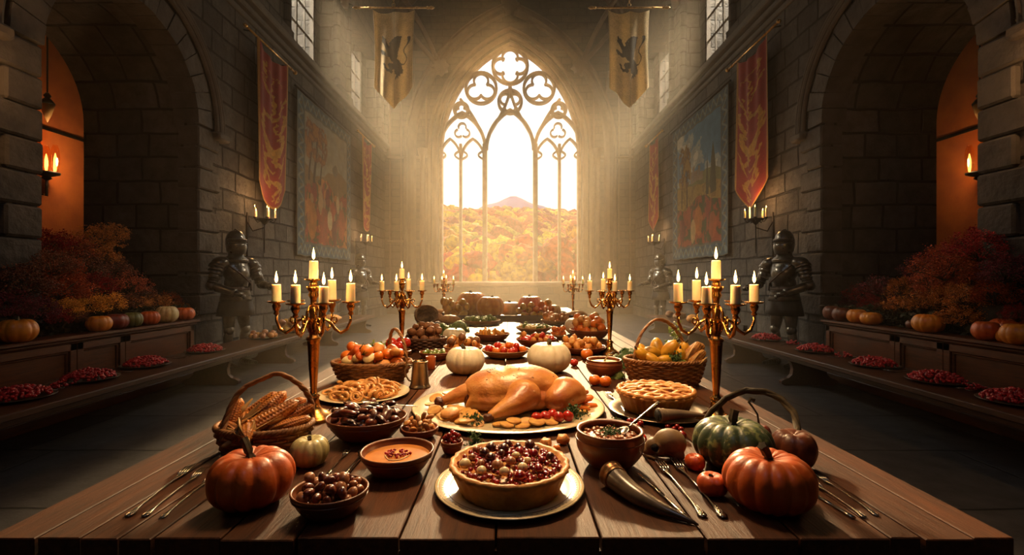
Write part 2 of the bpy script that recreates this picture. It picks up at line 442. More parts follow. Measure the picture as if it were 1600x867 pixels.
struct('wall_end', e, M_vault)
tr = MB()
for off, w, dy in ((.12, .1, -.02), (.34, .07, -.05), (.95, .17, -.1), (1.18, .07, -.04)):
    pa = parch(HW+off, WS, WA-WS+off*1.1, n=24)
    tr.tube([(HW+off, YE+dy, 1.1)]+[(x, YE+dy, z) for x, z in pa]+[(-HW-off, YE+dy, 1.1)], w, 8)
for s in (-1, 1):
    for (x, z, rr) in ((2.49, 8.8, .3), (0, WA+1.1, .34)):
        tr.ell((s*x, YE-.15, z), (rr, .2, rr), disp=lambda d: .14*math.sin(8*math.atan2(d.z, d.x)))
    # ribs leaving the bosses
    tr.tube([(s*2.49, YE-.1, 8.8), (s*3.2, YE-.1, 9.6), (s*3.7, YE-.1, 10.2)], .08, 8)
    tr.tube([(s*(2.49+.8*t), YE-.1-t*1.3, 8.8+1.9*t-.5*t*t) for t in np.linspace(0, 1.2, 8)], .08, 8)
    for q in (3.0, 3.45, 3.9, 4.3): tr.tube([(s*q, YE-.03, 1.1), (s*q, YE-.03, 8.6)], .035, 6)
    for zc in (2.6, 5.6): tr.box((s*3.65, YE-.04, zc), (1.5, .12, .08), bev=.02)
    tr.lathe([(.14, 1.1), (.2, 1.15), (.12, 1.3), (.1, 1.4), (.1, 5.6), (.16, 5.75), (.18, 5.9)], 14, c=(s*(HW+.55), YE-.12, 0))
tr.box((0, YE-.12, SILL+.02), (2*HW+1.4, .4, .14), bev=.03)
struct('trim_8', tr, M_beam, smooth='auto', label='moulded stone arch around the great end window')
w = MB(); YW = YE+.3
def V(x, z): return (x, YW, z)
def seg(a, b, wd=.09, dp=.16): w.bar([V(*a), V(*b)], wd, dp)
def poly(ps, wd=.09, dp=.16, closed=False): w.bar([V(*p) for p in ps], wd, dp, closed=closed)
for x, wd in ((-1.80, .1), (-.92, .17), (.92, .17), (1.80, .1)): seg((x, SILL), (x, WS+.3), wd, .22)
poly([(x*.985, z-.02) for x, z in ar], .16, .24); seg((HW-.05, SILL), (HW-.05, WS), .14, .24); seg((-HW+.05, SILL), (-HW+.05, WS), .14, .24)
seg((-HW, SILL+.05), (HW, SILL+.05), .14, .3)
for cx, hw in ((-2.185, .385), (-1.36, .42), (1.36, .42), (2.185, .385)):
    poly(parch(hw, WS-.25, .75, cx, 8), .08)
    for s in (-1, 1):                                       # cusps of the trefoil heads
        cc = [(cx+s*(hw-.13+.13*math.cos(a)), WS-.12+.13*math.sin(a)) for a in np.linspace(-PI/2, PI/2*1.2, 8)]
        poly([(cx+s*(hw-.02), WS-.3)]+[(cx+s*(hw-.02-.2*math.sin(b)), WS-.25+.32*(b/PI)) for b in np.linspace(0, PI, 8)], .05)
poly(parch(.86, WS+.1, 1.45, 0, 12), .12)
for s in (-1, 1):
    poly(parch(.84, WS+.1, 1.35, s*1.745, 12), .12)
    # intersecting bars up to the main arch
    poly([(s*(.92-.0*t), WS+.2) for t in (0,)]+[(s*(.92-.92*math.sin(t*PI/2)**1.5*.98), WS+.2+2.2*t) for t in np.linspace(.1, 1, 10)], .09)
    poly([(s*(.92+.9*(t**1.6)), WS+.2+1.75*t) for t in np.linspace(0, 1, 10)], .09)
    # small trefoil in each pair head
    for a in (PI/2, PI/2+2*PI/3, PI/2-2*PI/3):
        c0 = (s*1.745+.15*math.cos(a), WS+.78+.15*math.sin(a))
        poly([(c0[0]+.14*math.cos(b+a), c0[1]+.14*math.sin(b+a)) for b in np.linspace(-1.9, 1.9, 12)], .05)
def foil(cx, cz, R, k, rot=PI/2, wd=.08):
    poly([(cx+R*math.cos(t), cz+R*math.sin(t)) for t in np.linspace(0, 2*PI, 33)[:-1]], .1, closed=True)
    rl = R*(.44 if k == 4 else .47); dd = R-rl-.03
    half = 2.05 if k == 4 else 2.2
    for i in range(k):
        a = rot+2*PI*i/k; c0 = (cx+dd*math.cos(a), cz+dd*math.sin(a))
        poly([(c0[0]+rl*math.cos(a+b), c0[1]+rl*math.sin(a+b)) for b in np.linspace(-half, half, 16)], wd, .12)
foil(0, 9.02, .64, 4); foil(-1.06, 8.22, .56, 3); foil(1.06, 8.22, .56, 3); foil(0, 7.72, .42, 3, -PI/2)
for s in (-1, 1): foil(s*1.78, 7.42, .26, 3)
wo = struct('window_1', w, mat('tracery_stone', 'a08a6e', .8, c2='8a745a', scale=5, bump=.004, bscale=30), smooth='auto')
g = MB(); g.prism([(HW, SILL), (HW, WS)]+ar[1:-1]+[(-HW, WS), (-HW, SILL)], YW+.02, YW+.026, 'Y'); obj('glass_pane', g, M_glass, wo, False)
# ============================================================ OUTSIDE
rng = np.random.default_rng(3)
def terrain_h(x, y):
    t = (y-34)/110
    h = -4.5+22*np.clip(t, 0, 1.2)**1.15
    return h+2.5*np.sin(x*.045+y*.02)+1.6*np.sin(x*.11-y*.05+1)
m = MB(); nx, ny = 60, 50
for j in range(ny):
    for i in range(nx):
        x = -150+300*i/(nx-1); y = YE+3+165*(j/(ny-1)); m.v.append((x, y, float(terrain_h(x, y)) if y > 22 else -4.5)); m.c.append((1, 1, 1))
m.f = [(j*nx+i, j*nx+i+1, (j+1)*nx+i+1, (j+1)*nx+i) for j in range(ny-1) for i in range(nx-1)]
g = obj('hillside', m, mat('autumn_meadow', '8a5a1c', .95, c2='6e7a2a', scale=.12)); g['kind'] = 'structure'; g['label'] = 'grassy hillside below the autumn wood'
PALF = [lin(c)[:3] for c in ('f0aa08', 'e2700e', 'c8340e', 'f2bc10', 'c8a41c', 'c44810', 'd8901a', '96260e', 'e8c828', '9a8e20')]
def crown(mb, c, r, col):
    ph = random.random()*6
    mb.ell(c, (r, r, r*.9), 9, 6, col=col, disp=lambda d: .16*math.sin(5*d.x+ph)*math.sin(6*d.y+ph*2)+.14*math.sin(7*d.z+3*d.x+ph)+random.uniform(-.09, .09))
m = MB(); random.seed(11)
for k in range(2600):
    y = 52+105*random.random()**.8; half = y*.30+3
    x = random.uniform(-half, half)
    g_ = math.sin(x*.12+1.3)+math.sin(y*.11+x*.05)
    base = PALF[int((g_*1.6+random.random()*3+4)) % len(PALF)]
    fade = (y-45)/110; hz = (.42, .33, .33)  # farther crowns get distance haze mixed into their colour
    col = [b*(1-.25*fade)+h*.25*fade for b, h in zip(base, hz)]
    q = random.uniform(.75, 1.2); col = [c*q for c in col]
    r = random.uniform(1.3, 2.6)
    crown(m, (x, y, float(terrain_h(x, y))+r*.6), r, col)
M_leaf = mat('autumn_leaves', 'ffffff', .9, c2='b0a080', scale=2.5, bump=.15, bscale=3, col=True, trans=.35)
fo = tag(obj('forest', m, M_leaf), 'red and gold autumn wood climbing the hill beyond the end window', 'forest', kind='stuff')
spots = [(-5.6, 33), (-2.7, 30), (.6, 35), (3.6, 31), (6.6, 35), (-8.5, 37), (9.5, 38), (-5.4, 45), (1.0, 47), (6.9, 43), (-.9, 38.5)]
tl = ['golden yellow', 'orange red', 'golden green', 'rust red', 'yellow orange', 'deep red', 'amber', 'yellow', 'orange', 'red brown', 'olive gold']
pc = [0, 2, 4, 5, 1, 7, 6, 3, 1, 5, 4]
ct_ = {}
for k, (x, y) in enumerate(spots):
    zb = float(terrain_h(x, y)); H = 7.2+1.5*random.random()+(y-30)*.03
    t = thing('autumn_tree', '%s broadleaf tree outside, %s of the end window' % (tl[k], ['left of centre in the second light', 'close behind the left lights', 'close behind the middle light', 'close behind the right lights', 'behind the rightmost light', 'behind the leftmost light', 'beyond the right jamb', 'further back behind the left lights', 'further back behind the middle light', 'further back behind the right lights', 'just left of the middle, further back'][k]), 'tree', (x, y, zb-.4))
    tm = MB(); tm.tube([(0, 0, -.5), (.1, 0, H*.3), (0, .1, H*.6)], [.3, .22, .1], 8)
    for a in range(5): tm.tube([(0, 0, H*.3), (math.cos(a*1.3)*H*.2, math.sin(a*1.3)*H*.2, H*.62)], [.1, .03], 5)
    obj('trunk', tm, M_beam, t)
    cm = MB()
    for q in range(70):
        a = random.random()*2*PI; rr = H*.19*math.sqrt(random.random()); zz = H*(.42+.5*random.random()); rr *= math.sin(min(1, max(.15, (zz/H-.3)*1.35))*PI)*.9+.25
        b = PALF[pc[k]] if random.random() < .7 else PALF[(pc[k]+1) % 10]; u = random.uniform(.7, 1.25)
        crown(cm, (rr*math.cos(a), rr*math.sin(a), zz), H*random.uniform(.055, .095), [c*u for c in b])
    obj('crown', cm, M_leaf, t)
# far ridges, distance haze put into their blue-purple colour
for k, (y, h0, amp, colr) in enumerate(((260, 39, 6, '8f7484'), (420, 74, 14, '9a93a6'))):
    m = MB(); n = 70
    top = []
    for i in range(n+1):
        x = -y*.5+y*i/n
        z = h0+amp*(.6*math.sin(i*.16+k*2)+.4*math.sin(i*.37+1)+.12*math.sin(i*1.1))*(1 if k else .8)
        top.append((x, z))
    for j in range(8):
        for x, z in top: m.v.append((x, y+j*14+5*math.sin(x*.05+j), z*math.cos((7-j)/7*PI/2)**.5*1.0 if j < 7 else z)); m.c.append((1, 1, 1))
    m.f = [(j*(n+1)+i, j*(n+1)+i+1, (j+1)*(n+1)+i+1, (j+1)*(n+1)+i) for j in range(7) for i in range(n)]
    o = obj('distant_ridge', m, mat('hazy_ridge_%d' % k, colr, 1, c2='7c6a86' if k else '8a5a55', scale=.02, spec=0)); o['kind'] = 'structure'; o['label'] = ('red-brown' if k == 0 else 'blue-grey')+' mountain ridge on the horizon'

# ============================================================ SKY, SUN, CAMERA, HAZE
wd = bpy.data.worlds.new('sky'); SC.world = wd; t = nt(wd); L = t.links.new
out = N(t, 'ShaderNodeOutputWorld'); bg = N(t, 'ShaderNodeBackground'); L(bg.outputs[0], out.inputs[0])
tc = N(t, 'ShaderNodeTexCoord'); sp = N(t, 'ShaderNodeSeparateXYZ'); L(tc.outputs['Generated'], sp.inputs[0])
mp = N(t, 'ShaderNodeMapping'); mp.inputs['Scale'].default_value = (1, 1, 7); L(tc.outputs['Generated'], mp.inputs[0])
nz = N(t, 'ShaderNodeTexNoise'); nz.inputs['Scale'].default_value = 2.2; nz.inputs['Detail'].default_value = 5; L(mp.outputs[0], nz.inputs['Vector'])
ad = N(t, 'ShaderNodeMath'); ad.operation = 'MULTIPLY_ADD'; L(nz.outputs['Fac'], ad.inputs[0]); ad.inputs[1].default_value = .12; L(sp.outputs[2], ad.inputs[2])
rp = N(t, 'ShaderNodeValToRGB'); L(ad.outputs[0], rp.inputs[0]); e = rp.color_ramp.elements
e[0].position = .1; e[0].color = lin('f0d2b0'); e[1].position = .6; e[1].color = lin('e4e8ec')
x = e.new(.22); x.color = lin('f8eed8'); x = e.new(.33); x.color = lin('f3efe2'); x = e.new(.45); x.color = lin('e6ebee')
L(rp.outputs[0], bg.inputs[0]); bg.inputs[1].default_value = 1.45
def light(name, typ, loc, power, colr, size=.1, aim=None, **kw):
    l = bpy.data.lights.new(name, typ); l.energy = power; l.color = colr
    if typ == 'AREA': l.shape = 'RECTANGLE'; l.size, l.size_y = size
    elif typ == 'SUN': l.angle = size
    else: l.shadow_soft_size = size
    for k, v in kw.items(): setattr(l, k, v)
    o = bpy.data.objects.new(name, l); C.objects.link(o); o.location = loc
    if aim is not None: o.rotation_euler = (Vector(aim)-Vector(loc)).to_track_quat('-Z', 'Y').to_euler()
    return o
light('sun', 'SUN', (1, 60, 25.4), 13, (1, .64, .30), math.radians(2.5), aim=(0, 4.5, 1.0))
for s in (-1, 1):      # daylight coming in at the high windows
    for (o0, o1, pw) in ((10.2, 11.9, 1500), (13.7, 15.7, 1100), (5.6, 7.4, 20)):
        light('window_daylight', 'AREA', (s*6.7, (o0+o1)/2, 10.7), pw, (1, .84, .6), (1.7, 2.6), aim=(s*0, (o0+o1)/2-1.6, 2.2), spread=math.radians(60))
light('sky_daylight', 'AREA', (0, YE+.75, 5.2), 210, (1, .84, .6), (4.6, 7.5), aim=(0, 6, 2.0))
# unseen lamps added for brightness: a chandelier over the table, pier brackets, rear window
cam = bpy.data.cameras.new('camera'); co = bpy.data.objects.new('camera', cam); C.objects.link(co)
co.location = (0, 0, CAMZ); co.rotation_euler = (PI/2, 0, 0); cam.sensor_width = 36; cam.lens = 36*F/1600
cam.shift_x = (800-PX0)/1600; cam.shift_y = -(433.5-PY0)/1600*-1*-1; cam.clip_start = .05; cam.clip_end = 2000
SC.camera = co
hz = MB(); hz.box((0, 10.2, 3.8), (8.2, 13.2, 7.56))
M_haze = bpy.data.materials.new('dusty_air'); t = nt(M_haze); out = N(t, 'ShaderNodeOutputMaterial'); vs_ = N(t, 'ShaderNodeVolumeScatter')
vs_.inputs['Color'].default_value = (1, .8, .55, 1); vs_.inputs['Density'].default_value = .0185; vs_.inputs['Anisotropy'].default_value = .3
t.links.new(vs_.outputs[0], out.inputs['Volume'])
ho = tag(obj('haze', hz, M_haze, None, False), 'warm dusty haze hanging in the middle of the hall', 'haze', kind='stuff')
v = SC.view_settings; v.view_transform = 'Standard'; v.look = 'None'; v.gamma = 1; v.exposure = .15; v.use_curve_mapping = False
cy = SC.cycles; cy.use_denoising = True; cy.max_bounces = 6; cy.diffuse_bounces = 3; cy.glossy_bounces = 3; cy.transparent_max_bounces = 12; cy.volume_bounces = 0
cy.sample_clamp_indirect = 4; cy.caustics_reflective = False; cy.caustics_refractive = False; cy.use_light_tree = True
# ============================================================ FURNITURE, ARMOUR, HANGINGS
random.seed(21)
M_table = wood('table_oak', '261208', '5e3416', .55, gscale=(9, .8, 9), bump=.003, col=True)
M_bench = wood('bench_oak', '23110a', '4c2a14', .45, gscale=(9, .7, 9), bump=.002, coat=.05)
M_walnut = wood('settle_walnut', '30160a', '5e3014', .4, gscale=(9, .7, 9), bump=.0015, coat=.1)
T0, T1, TLX, TRX = .98, 8.6, -1.09, 1.05
t = thing('banquet_table', 'long dark plank banquet table laden with dishes in the middle of the hall', 'table', (0, 0, 0))
m = MB(); seams = [TLX, -.985, -.893, -.812, -.742, -.60, -.445, -.231, -.03, .189, .407, .60, .79, .857, .962, TRX]
for a, b in zip(seams[:-1], seams[1:]):
    y = T0
    q = random.uniform(.8, 1.2); w_ = random.uniform(.95, 1.05)
    m.box(((a+b)/2, (T0+T1)/2+random.uniform(-.006, .006), TZ-.024), (b-a-.005, T1-T0, .048), col=(q*w_, q, q/w_), bev=.0022)
m.box(((TLX+TRX)/2, (T0+T1)/2, TZ-.04), (TRX-TLX-.03, T1-T0-.03, .012), col=(.25, .25, .25))
obj('tabletop', m, M_table, t, False)
m = MB()
for s in (TLX+.09, TRX-.09): m.box((s, (T0+T1)/2, TZ-.10), (.04, T1-T0-.2, .1), bev=.005, col=(.7, .7, .7))
for y in (T0+.08, T1-.08): m.box(((TLX+TRX)/2, y, TZ-.10), (TRX-TLX-.2, .04, .1), bev=.005, col=(.7, .7, .7))
obj('apron', m, M_table, t, False)
for y in (1.3, 3.7, 6.0, 8.3):
    for x in (-.85, .82):
        m = MB(); m.lathe([(.07, 0), (.075, .05), (.05, .08), (.06, .18), (.045, .3), (.065, .42), (.05, .52), (.07, .56), (.07, TZ-.048)], 16, c=(x, y, 0))
        for i in range(len(m.v)): m.c[i] = (.8, .8, .8)
        m.hascol = True; obj('leg', m, M_table, t, 'auto')
# benches
for s, nm in ((-1, 'left'), (1, 'right')):
    t = thing('bench', 'long low oak serving bench down the %s side with plates of red berries' % nm, 'bench', (s*3.62, 2.2, 0), 0, 'serving benches along the walls')
    m = MB(); m.box((-s*.03, 4.6, .385), (.64, 9.2, .05), bev=.008); obj('bench_top', m, M_bench, t, False)
    m = MB(); m.box((-s*.25, 4.6, .33), (.03, 8.9, .06), bev=.005); m.box((s*.25, 4.6, .33), (.03, 8.9, .06), bev=.005); obj('rail', m, M_bench, t, False)
    for y in (2.83, 5.75, 7.22, 9.07, 11.2):
        h = [(.30, 0), (.335, .015), (.34, .05), (.30, .075), (.25, .09), (.21, .13), (.20, .2), (.22, .27), (.27, .33), (.27, .36)]
        m = MB(); m.prism([(x, z) for x, z in h]+[(-x, z) for x, z in reversed(h)], y-2.2-.03, y-2.2+.03, 'Y'); obj('leg', m, M_bench, t, False)
# panelled settles under the arches
for s, nm in ((-1, 'left'), (1, 'right')):
    t = thing('panelled_chest', 'long panelled walnut chest below the %s arch, topped with flowers and pumpkins' % nm, 'chest', (s*4.05, 0, 0), 0, 'panelled chests')
    y0, y1 = 2.3, 6.15
    m = MB(); m.box((s*.25, (y0+y1)/2, .36), (.40, y1-y0-.06, .68), bev=.005); obj('body', m, M_walnut, t, False)
    m = MB(); m.box((s*.21, (y0+y1)/2, .745), (.48, y1-y0, .035), bev=.01); m.box((s*.22, (y0+y1)/2, .715), (.44, y1-y0-.03, .03), bev=.01); obj('chest_top', m, M_walnut, t, False)
    m = MB(); m.box((s*.22, (y0+y1)/2, .05), (.46, y1-y0-.02, .1), bev=.01); obj('plinth', m, M_walnut, t, False)
    st = [2.4, 3.4, 4.45, 5.01, 6.1]
    for a, b in zip(st[:-1], st[1:]):
        m = MB(); x = s*.035; z0, z1 = .12, .69
        for (yy, zz, sy, sz) in ((a+.035, (z0+z1)/2, .07, z1-z0), (b-.035, (z0+z1)/2, .07, z1-z0), ((a+b)/2, z1-.035, b-a, .07), ((a+b)/2, z0+.035, b-a, .07)):
            m.box((x, yy, zz), (.035, sy-.004, sz-.002), bev=.004)
        for (yy, zz, sy, sz) in ((a+.08, (z0+z1)/2, .022, z1-z0-.14), (b-.08, (z0+z1)/2, .022, z1-z0-.14), ((a+b)/2, z1-.08, b-a-.15, .022), ((a+b)/2, z0+.08, b-a-.15, .022)):
            m.box((x+s*.012, yy, zz), (.03, sy, sz), bev=.008)
        obj('panel_frame', m, M_walnut, t, False)

# ---------------- knights in armour
M_steel = mat('blackened_steel', '6a665f', .3, metal=.95, c2='45413b', scale=9, rvar=.08)
M_leather = mat('old_leather', '3a2417', .65, c2='2a1a11', scale=15, bump=.001)
M_mail = mat('dark_mail', '2d2825', .55, metal=.75, c2='1c1917', scale=160, bump=.003, bscale=260)
def knight(label, loc, rz, mirror, sc, group='suits of armour standing along the walls'):
    t = thing('suit_of_armour', label, 'suit of armour', loc, rz, group); t.scale = (sc*mirror, sc, sc)
    # helmet with raised comb, face opening and chin guard
    m = MB(); m.lathe([(.085, 1.56), (.105, 1.6), (.115, 1.68), (.116, 1.74), (.10, 1.81), (.065, 1.855), (.02, 1.872)], 28, c=(0, 0, 0), sx=.92, sy=1.08)
    m.tube([(0, -.115, 1.76), (0, -.08, 1.84), (0, 0, 1.885), (0, .09, 1.84), (0, .12, 1.74)], .009, 8)
    m.xf(Matrix.Translation((0, 0, 1.58)) @ Matrix.Diagonal((1.14, 1.14, 1.08, 1)) @ Matrix.Translation((0, 0, -1.58)))
    h = obj('helmet', m, M_steel, t)
    m = MB()
    m.tube([(.10*math.cos(a), -.02-.115*math.sin(a), 1.745) for a in np.linspace(-.1, PI+.1, 16)], .012, 8)
    m.tube([(.104*math.cos(a), -.02-.118*math.sin(a), 1.70) for a in np.linspace(0, PI, 16)], .008, 8)
    vs = []
    K = 14
    for i in range(K+1):
        a = PI*i/K
        for z, r, fw in ((1.69, 1.0, 1), (1.65, 1.02, 1.12), (1.60, .95, 1.02), (1.56, .85, .8)):
            vs.append((.104*r*math.cos(a), -.02-.12*fw*math.sin(a), z))
    m.add(vs, [(i*4+j, (i+1)*4+j, (i+1)*4+j+1, i*4+j+1) for i in range(K) for j in range(3)])
    m.xf(Matrix.Translation((0, 0, 1.58)) @ Matrix.Diagonal((1.14, 1.14, 1.08, 1)) @ Matrix.Translation((0, 0, -1.58)))
    obj('visor', m, M_steel, h)
    m = MB(); m.tube([(.117*math.cos(a), -.022-.134*math.sin(a), 1.735) for a in np.linspace(.25, PI-.25, 14)], .014, 6, flat=1.0); obj('eye_slit_shade', m, mat('slit_shade', '060505', .9), h)  # near-black bar stands in for the shade inside the slit
    m = MB(); m.lathe([(.19, 1.44), (.17, 1.49), (.11, 1.53), (.095, 1.58), (.105, 1.60)], 26, sx=1.0, sy=.8); m.tube([(.17*math.cos(a), .14*math.sin(a), 1.475) for a in np.linspace(0, 2*PI, 30)], .008, 6); obj('gorget', m, M_steel, t)
    m = MB()
    m.ell((0, -.01, 1.33), (.185, .15, .19), 24, 14); m.ell((0, -.05, 1.27), (.15, .145, .17), 24, 14); m.ell((0, 0, 1.15), (.155, .125, .14), 24, 14); m.ell((0, .01, 1.42), (.20, .10, .09), 20, 10)
    blend_mesh('breastplate', m, M_steel, t, .014, 4)
    m = MB(); m.tube([(.165*math.cos(a), -.005-.135*math.sin(a), 1.07) for a in np.linspace(0, 2*PI, 32)[:-1]], .022, 8, closed=True, flat=1.3); m.box((0, -.15, 1.07), (.06, .02, .06), bev=.006)
    m.tube([(-.17, -.1, 1.40), (-.05, -.2, 1.28), (.1, -.185, 1.15), (.17, -.09, 1.05)], .011, 6); obj('belt', m, M_leather, t)
    m = MB(); m.lathe([(.150, 1.10), (.165, 1.06), (.19, .98), (.215, .88), (.236, .79), (.25, .70), (.243, .70), (.226, .79), (.2, .88)], 40, sx=1.0, sy=.86, cap=False, mod=lambda a, q: 1+.035*q*math.sin(9*a))
    obj('mail_coat', m, M_mail, t)
    for k, z in enumerate((1.04, .985, .93)):
        m = MB(); m.lathe([(.172+.014*k, z+.035), (.185+.014*k, z-.03), (.179+.014*k, z-.03)], 32, sx=1.0, sy=.88, cap=False); obj('waist_plate', m, M_steel, t)
    for s in (-1, 1):
        pm = MB()
        pm.ell((s*.215, 0, 1.425), (.115, .125, .092), 24, 14, rot=Matrix.Rotation(s*.35, 3, 'Y'))
        a0, a1 = Vector((s*.245, 0, 1.41)), Vector((s*.325, -.02, 1.17))
        for k in range(4):
            q = .12+k*.2; c = a0.lerp(a1, q); ax = (a1-a0).normalized(); r = .105-.011*k; st = len(pm.v)
            pm.lathe([(r*.80, .045), (r*.97, .02), (r*1.04, -.018), (r*.98, -.024), (r*.8, -.02)], 24, cap=False)
            pm.xf(Matrix.Translation(c) @ (-ax).to_track_quat('Z', 'Y').to_matrix().to_4x4(), st)
        obj('shoulder_guard', pm, M_steel, t)
        if s < 0: sh, el, wr = Vector((-.26, 0, 1.38)), Vector((-.34, -.02, 1.12)), Vector((-.17, -.27, 1.02))
        else: sh, el, wr = Vector((.26, 0, 1.38)), Vector((.33, -.08, 1.13)), Vector((.30, -.34, 1.10))
        m = MB(); m.tube([sh, sh.lerp(el, .5), el], [.068, .07, .056], 16)
        for q in (.35, .6, .85): m.tube([sh.lerp(el, q)+(el-sh).normalized()*d for d in (-.012, .012)], [.074, .066], 16)
        obj('upper_arm', m, M_steel, t)
        m = MB(); m.ell(el, (.066, .066, .066), 16, 10); m.ell(el+Vector((s*.03, .02, 0)), (.03, .062, .062), 14, 8); obj('elbow_guard', m, M_steel, t)
        m = MB(); dv = (wr-el); m.tube([el.lerp(wr, q) for q in (0, .25, .6, .85, 1)], [.05, .062, .052, .044, .056], 16); obj('forearm_guard', m, M_steel, t)
        # gauntlet: palm plates and five curled fingers
        d = dv.normalized(); up = Vector((0, 0, 1)); sd = d.cross(up).normalized()
        m = MB(); m.tube([wr, wr+d*.04, wr+d*.09], [.05, .04, .038], 12, flat=.8)
        for f_ in range(4):
            b = wr+d*.085+sd*(.028-.019*f_)+up*.008; ln = (.034, .038, .036, .03)[f_]
            m.tube([b, b+d*ln-up*.004, b+d*ln*1.2-up*.032, b+d*ln*.6-up*.052], [.0115, .011, .010, .008], 8)
        b = wr+d*.04+sd*(.04 if s > 0 else -.04)*-s; m.tube([b, b+d*.03-up*.02, b+d*.055-up*.042], [.013, .012, .009], 8)
        obj('gauntlet', m, M_steel, t)
        m = MB(); hp, kn, an = Vector((s*.09, 0, .85)), Vector((s*.115, -.03, .50)), Vector((s*.125, .0, .10))
        m.tube([hp, hp.lerp(kn, .6), kn], [.095, .082, .06], 18); obj('thigh_guard', m, M_steel, t)
        m = MB(); m.ell(kn+Vector((0, -.015, 0)), (.062, .066, .07), 16, 10); m.ell(kn+Vector((s*.05, 0, 0)), (.018, .045, .05), 12, 8); obj('knee_guard', m, M_steel, t)
        m = MB(); m.tube([kn, kn.lerp(an, .3)+Vector((0, .012, 0)), kn.lerp(an, .75), an], [.052, .062, .045, .048], 18); obj('greave', m, M_steel, t)
        m = MB()
        for k in range(7):
            q = k/6; y = .04-.25*q; m.ell((s*(.13+.02*q), y, .045-.012*q), (.052-.026*q**2, .05, .045-.02*q), 14, 8)
        m.ell((s*.125, .05, .04), (.045, .05, .045), 12, 8); obj('sabaton', m, M_steel, t)
    m = MB(); m.tube([(.22, .06, 1.02), (.26, .22, .45)], [.024, .014], 8, flat=.5); obj('scabbard', m, M_leather, t)
    m = MB(); m.tube([(.19, -.02, 1.15), (.215, .045, 1.04)], [.012, .011], 8); m.tube([(.13, .03, 1.03), (.30, .06, 1.05)], .009, 8); m.ell((.185, -.035, 1.17), .02, 10, 6); obj('sword_hilt', m, M_iron, t)
    return t
k0 = knight('suit of armour in dark steel by the left wall behind the bench, near the arch', (-4.09, 7.06, 0), math.radians(62), 1, 1.06)
dup(k0, (4.09, 7.06, 0), math.radians(-62), 'suit of armour in dark steel by the right wall behind the bench, near the arch').scale = (-1.06, 1.06, 1.06)
dup(k0, (4.0, 12.6, 0), math.radians(-60), 'distant suit of armour in the haze by the right wall under the tapestry').scale = (-1.03, 1.03, 1.03)
dup(k0, (-4.0, 12.6, 0), math.radians(60), 'distant suit of armour in the haze by the left wall under the tapestry').scale = (1.03, 1.03, 1.03)

# ---------------- painted cloths: numpy pictures on vertex grids
def vnoise(x, y, seed=0):
    xi, yi = np.floor(x).astype(int), np.floor(y).astype(int); fx, fy = x-xi, y-yi
    fx = fx*fx*(3-2*fx); fy = fy*fy*(3-2*fy)
    def h(a, b):
        n = (a*374761393+b*668265263+seed*69069) & 0x7fffffff
        n = ((n ^ (n >> 13))*1274126177) & 0x7fffffff
        return ((n ^ (n >> 16)) & 0xffff)/65535.
    return (h(xi, yi)*(1-fx)+h(xi+1, yi)*fx)*(1-fy)+(h(xi, yi+1)*(1-fx)+h(xi+1, yi+1)*fx)*fy
def fbm(x, y, o=4, seed=0):
    s = 0; a = .5
    for i in range(o): s = s+a*vnoise(x*2**i, y*2**i, seed+i); a *= .5
    return s/(1-.5**o)
def inpoly(px, py, P):
    c = np.zeros(px.shape, bool); n = len(P)
    for i in range(n):
        x0, y0 = P[i]; x1, y1 = P[i-1]
        if y0 == y1: continue
        c ^= ((y0 > py) != (y1 > py)) & (px < (x1-x0)*(py-y0)/(y1-y0)+x0)
    return c
def stroke(px, py, pts, rad):
    """distance mask of a curve with a swelling width; pts (x, y), rad list"""
    pts = np.array(pts, float); n = len(pts)
    tt = np.linspace(0, n-1, (n-1)*6+1); out = np.full(px.shape, 9.)
    X = []; 
    for t_ in tt:
        i = min(int(t_), n-2); f_ = t_-i
        p0, p1, p2, p3 = pts[max(i-1, 0)], pts[i], pts[i+1], pts[min(i+2, n-1)]
        X.append(.5*((2*p1)+(-p0+p2)*f_+(2*p0-5*p1+4*p2-p3)*f_**2+(-p0+3*p1-3*p2+p3)*f_**3))
    X = np.array(X); R = np.interp(tt, range(n), rad if hasattr(rad, '__len__') else [rad]*n)
    for (x, y), r in zip(X, R):
        d = np.hypot(px-x, py-y)/max(r, 1e-4); out = np.minimum(out, d)
    return out < 1
def cloth_grid(nu, nv, pos, colf):
    """grid mesh; pos(u, v)->xyz, colf(U, V)->(n, 3)"""
    U, Vv = np.meshgrid(np.linspace(0, 1, nu), np.linspace(0, 1, nv)); U = U.ravel(); Vv = Vv.ravel()
    m = MB(); col = np.clip(colf(U, Vv), 0, 1)
    m.v = [pos(u, v) for u, v in zip(U, Vv)]; m.c = [tuple(c) for c in col]; m.hascol = True
    m.f = [(j*nu+i, j*nu+i+1, (j+1)*nu+i+1, (j+1)*nu+i) for j in range(nv-1) for i in range(nu-1)]
    return m
def sol(o, th=.004):
    q = o.modifiers.new('s', 'SOLIDIFY'); q.thickness = th; q.offset = 0; return o
M_cloth = mat('painted_cloth', 'ffffff', .85, c2='d8d8d8', scale=60, bump=.0015, bscale=220, col=True, sheen=.1, trans=.3)
M_brass = mat('old_brass', 'c89a55', .3, metal=1, c2='8d6536', scale=14, bump=.0005, bscale=60, rvar=.1)
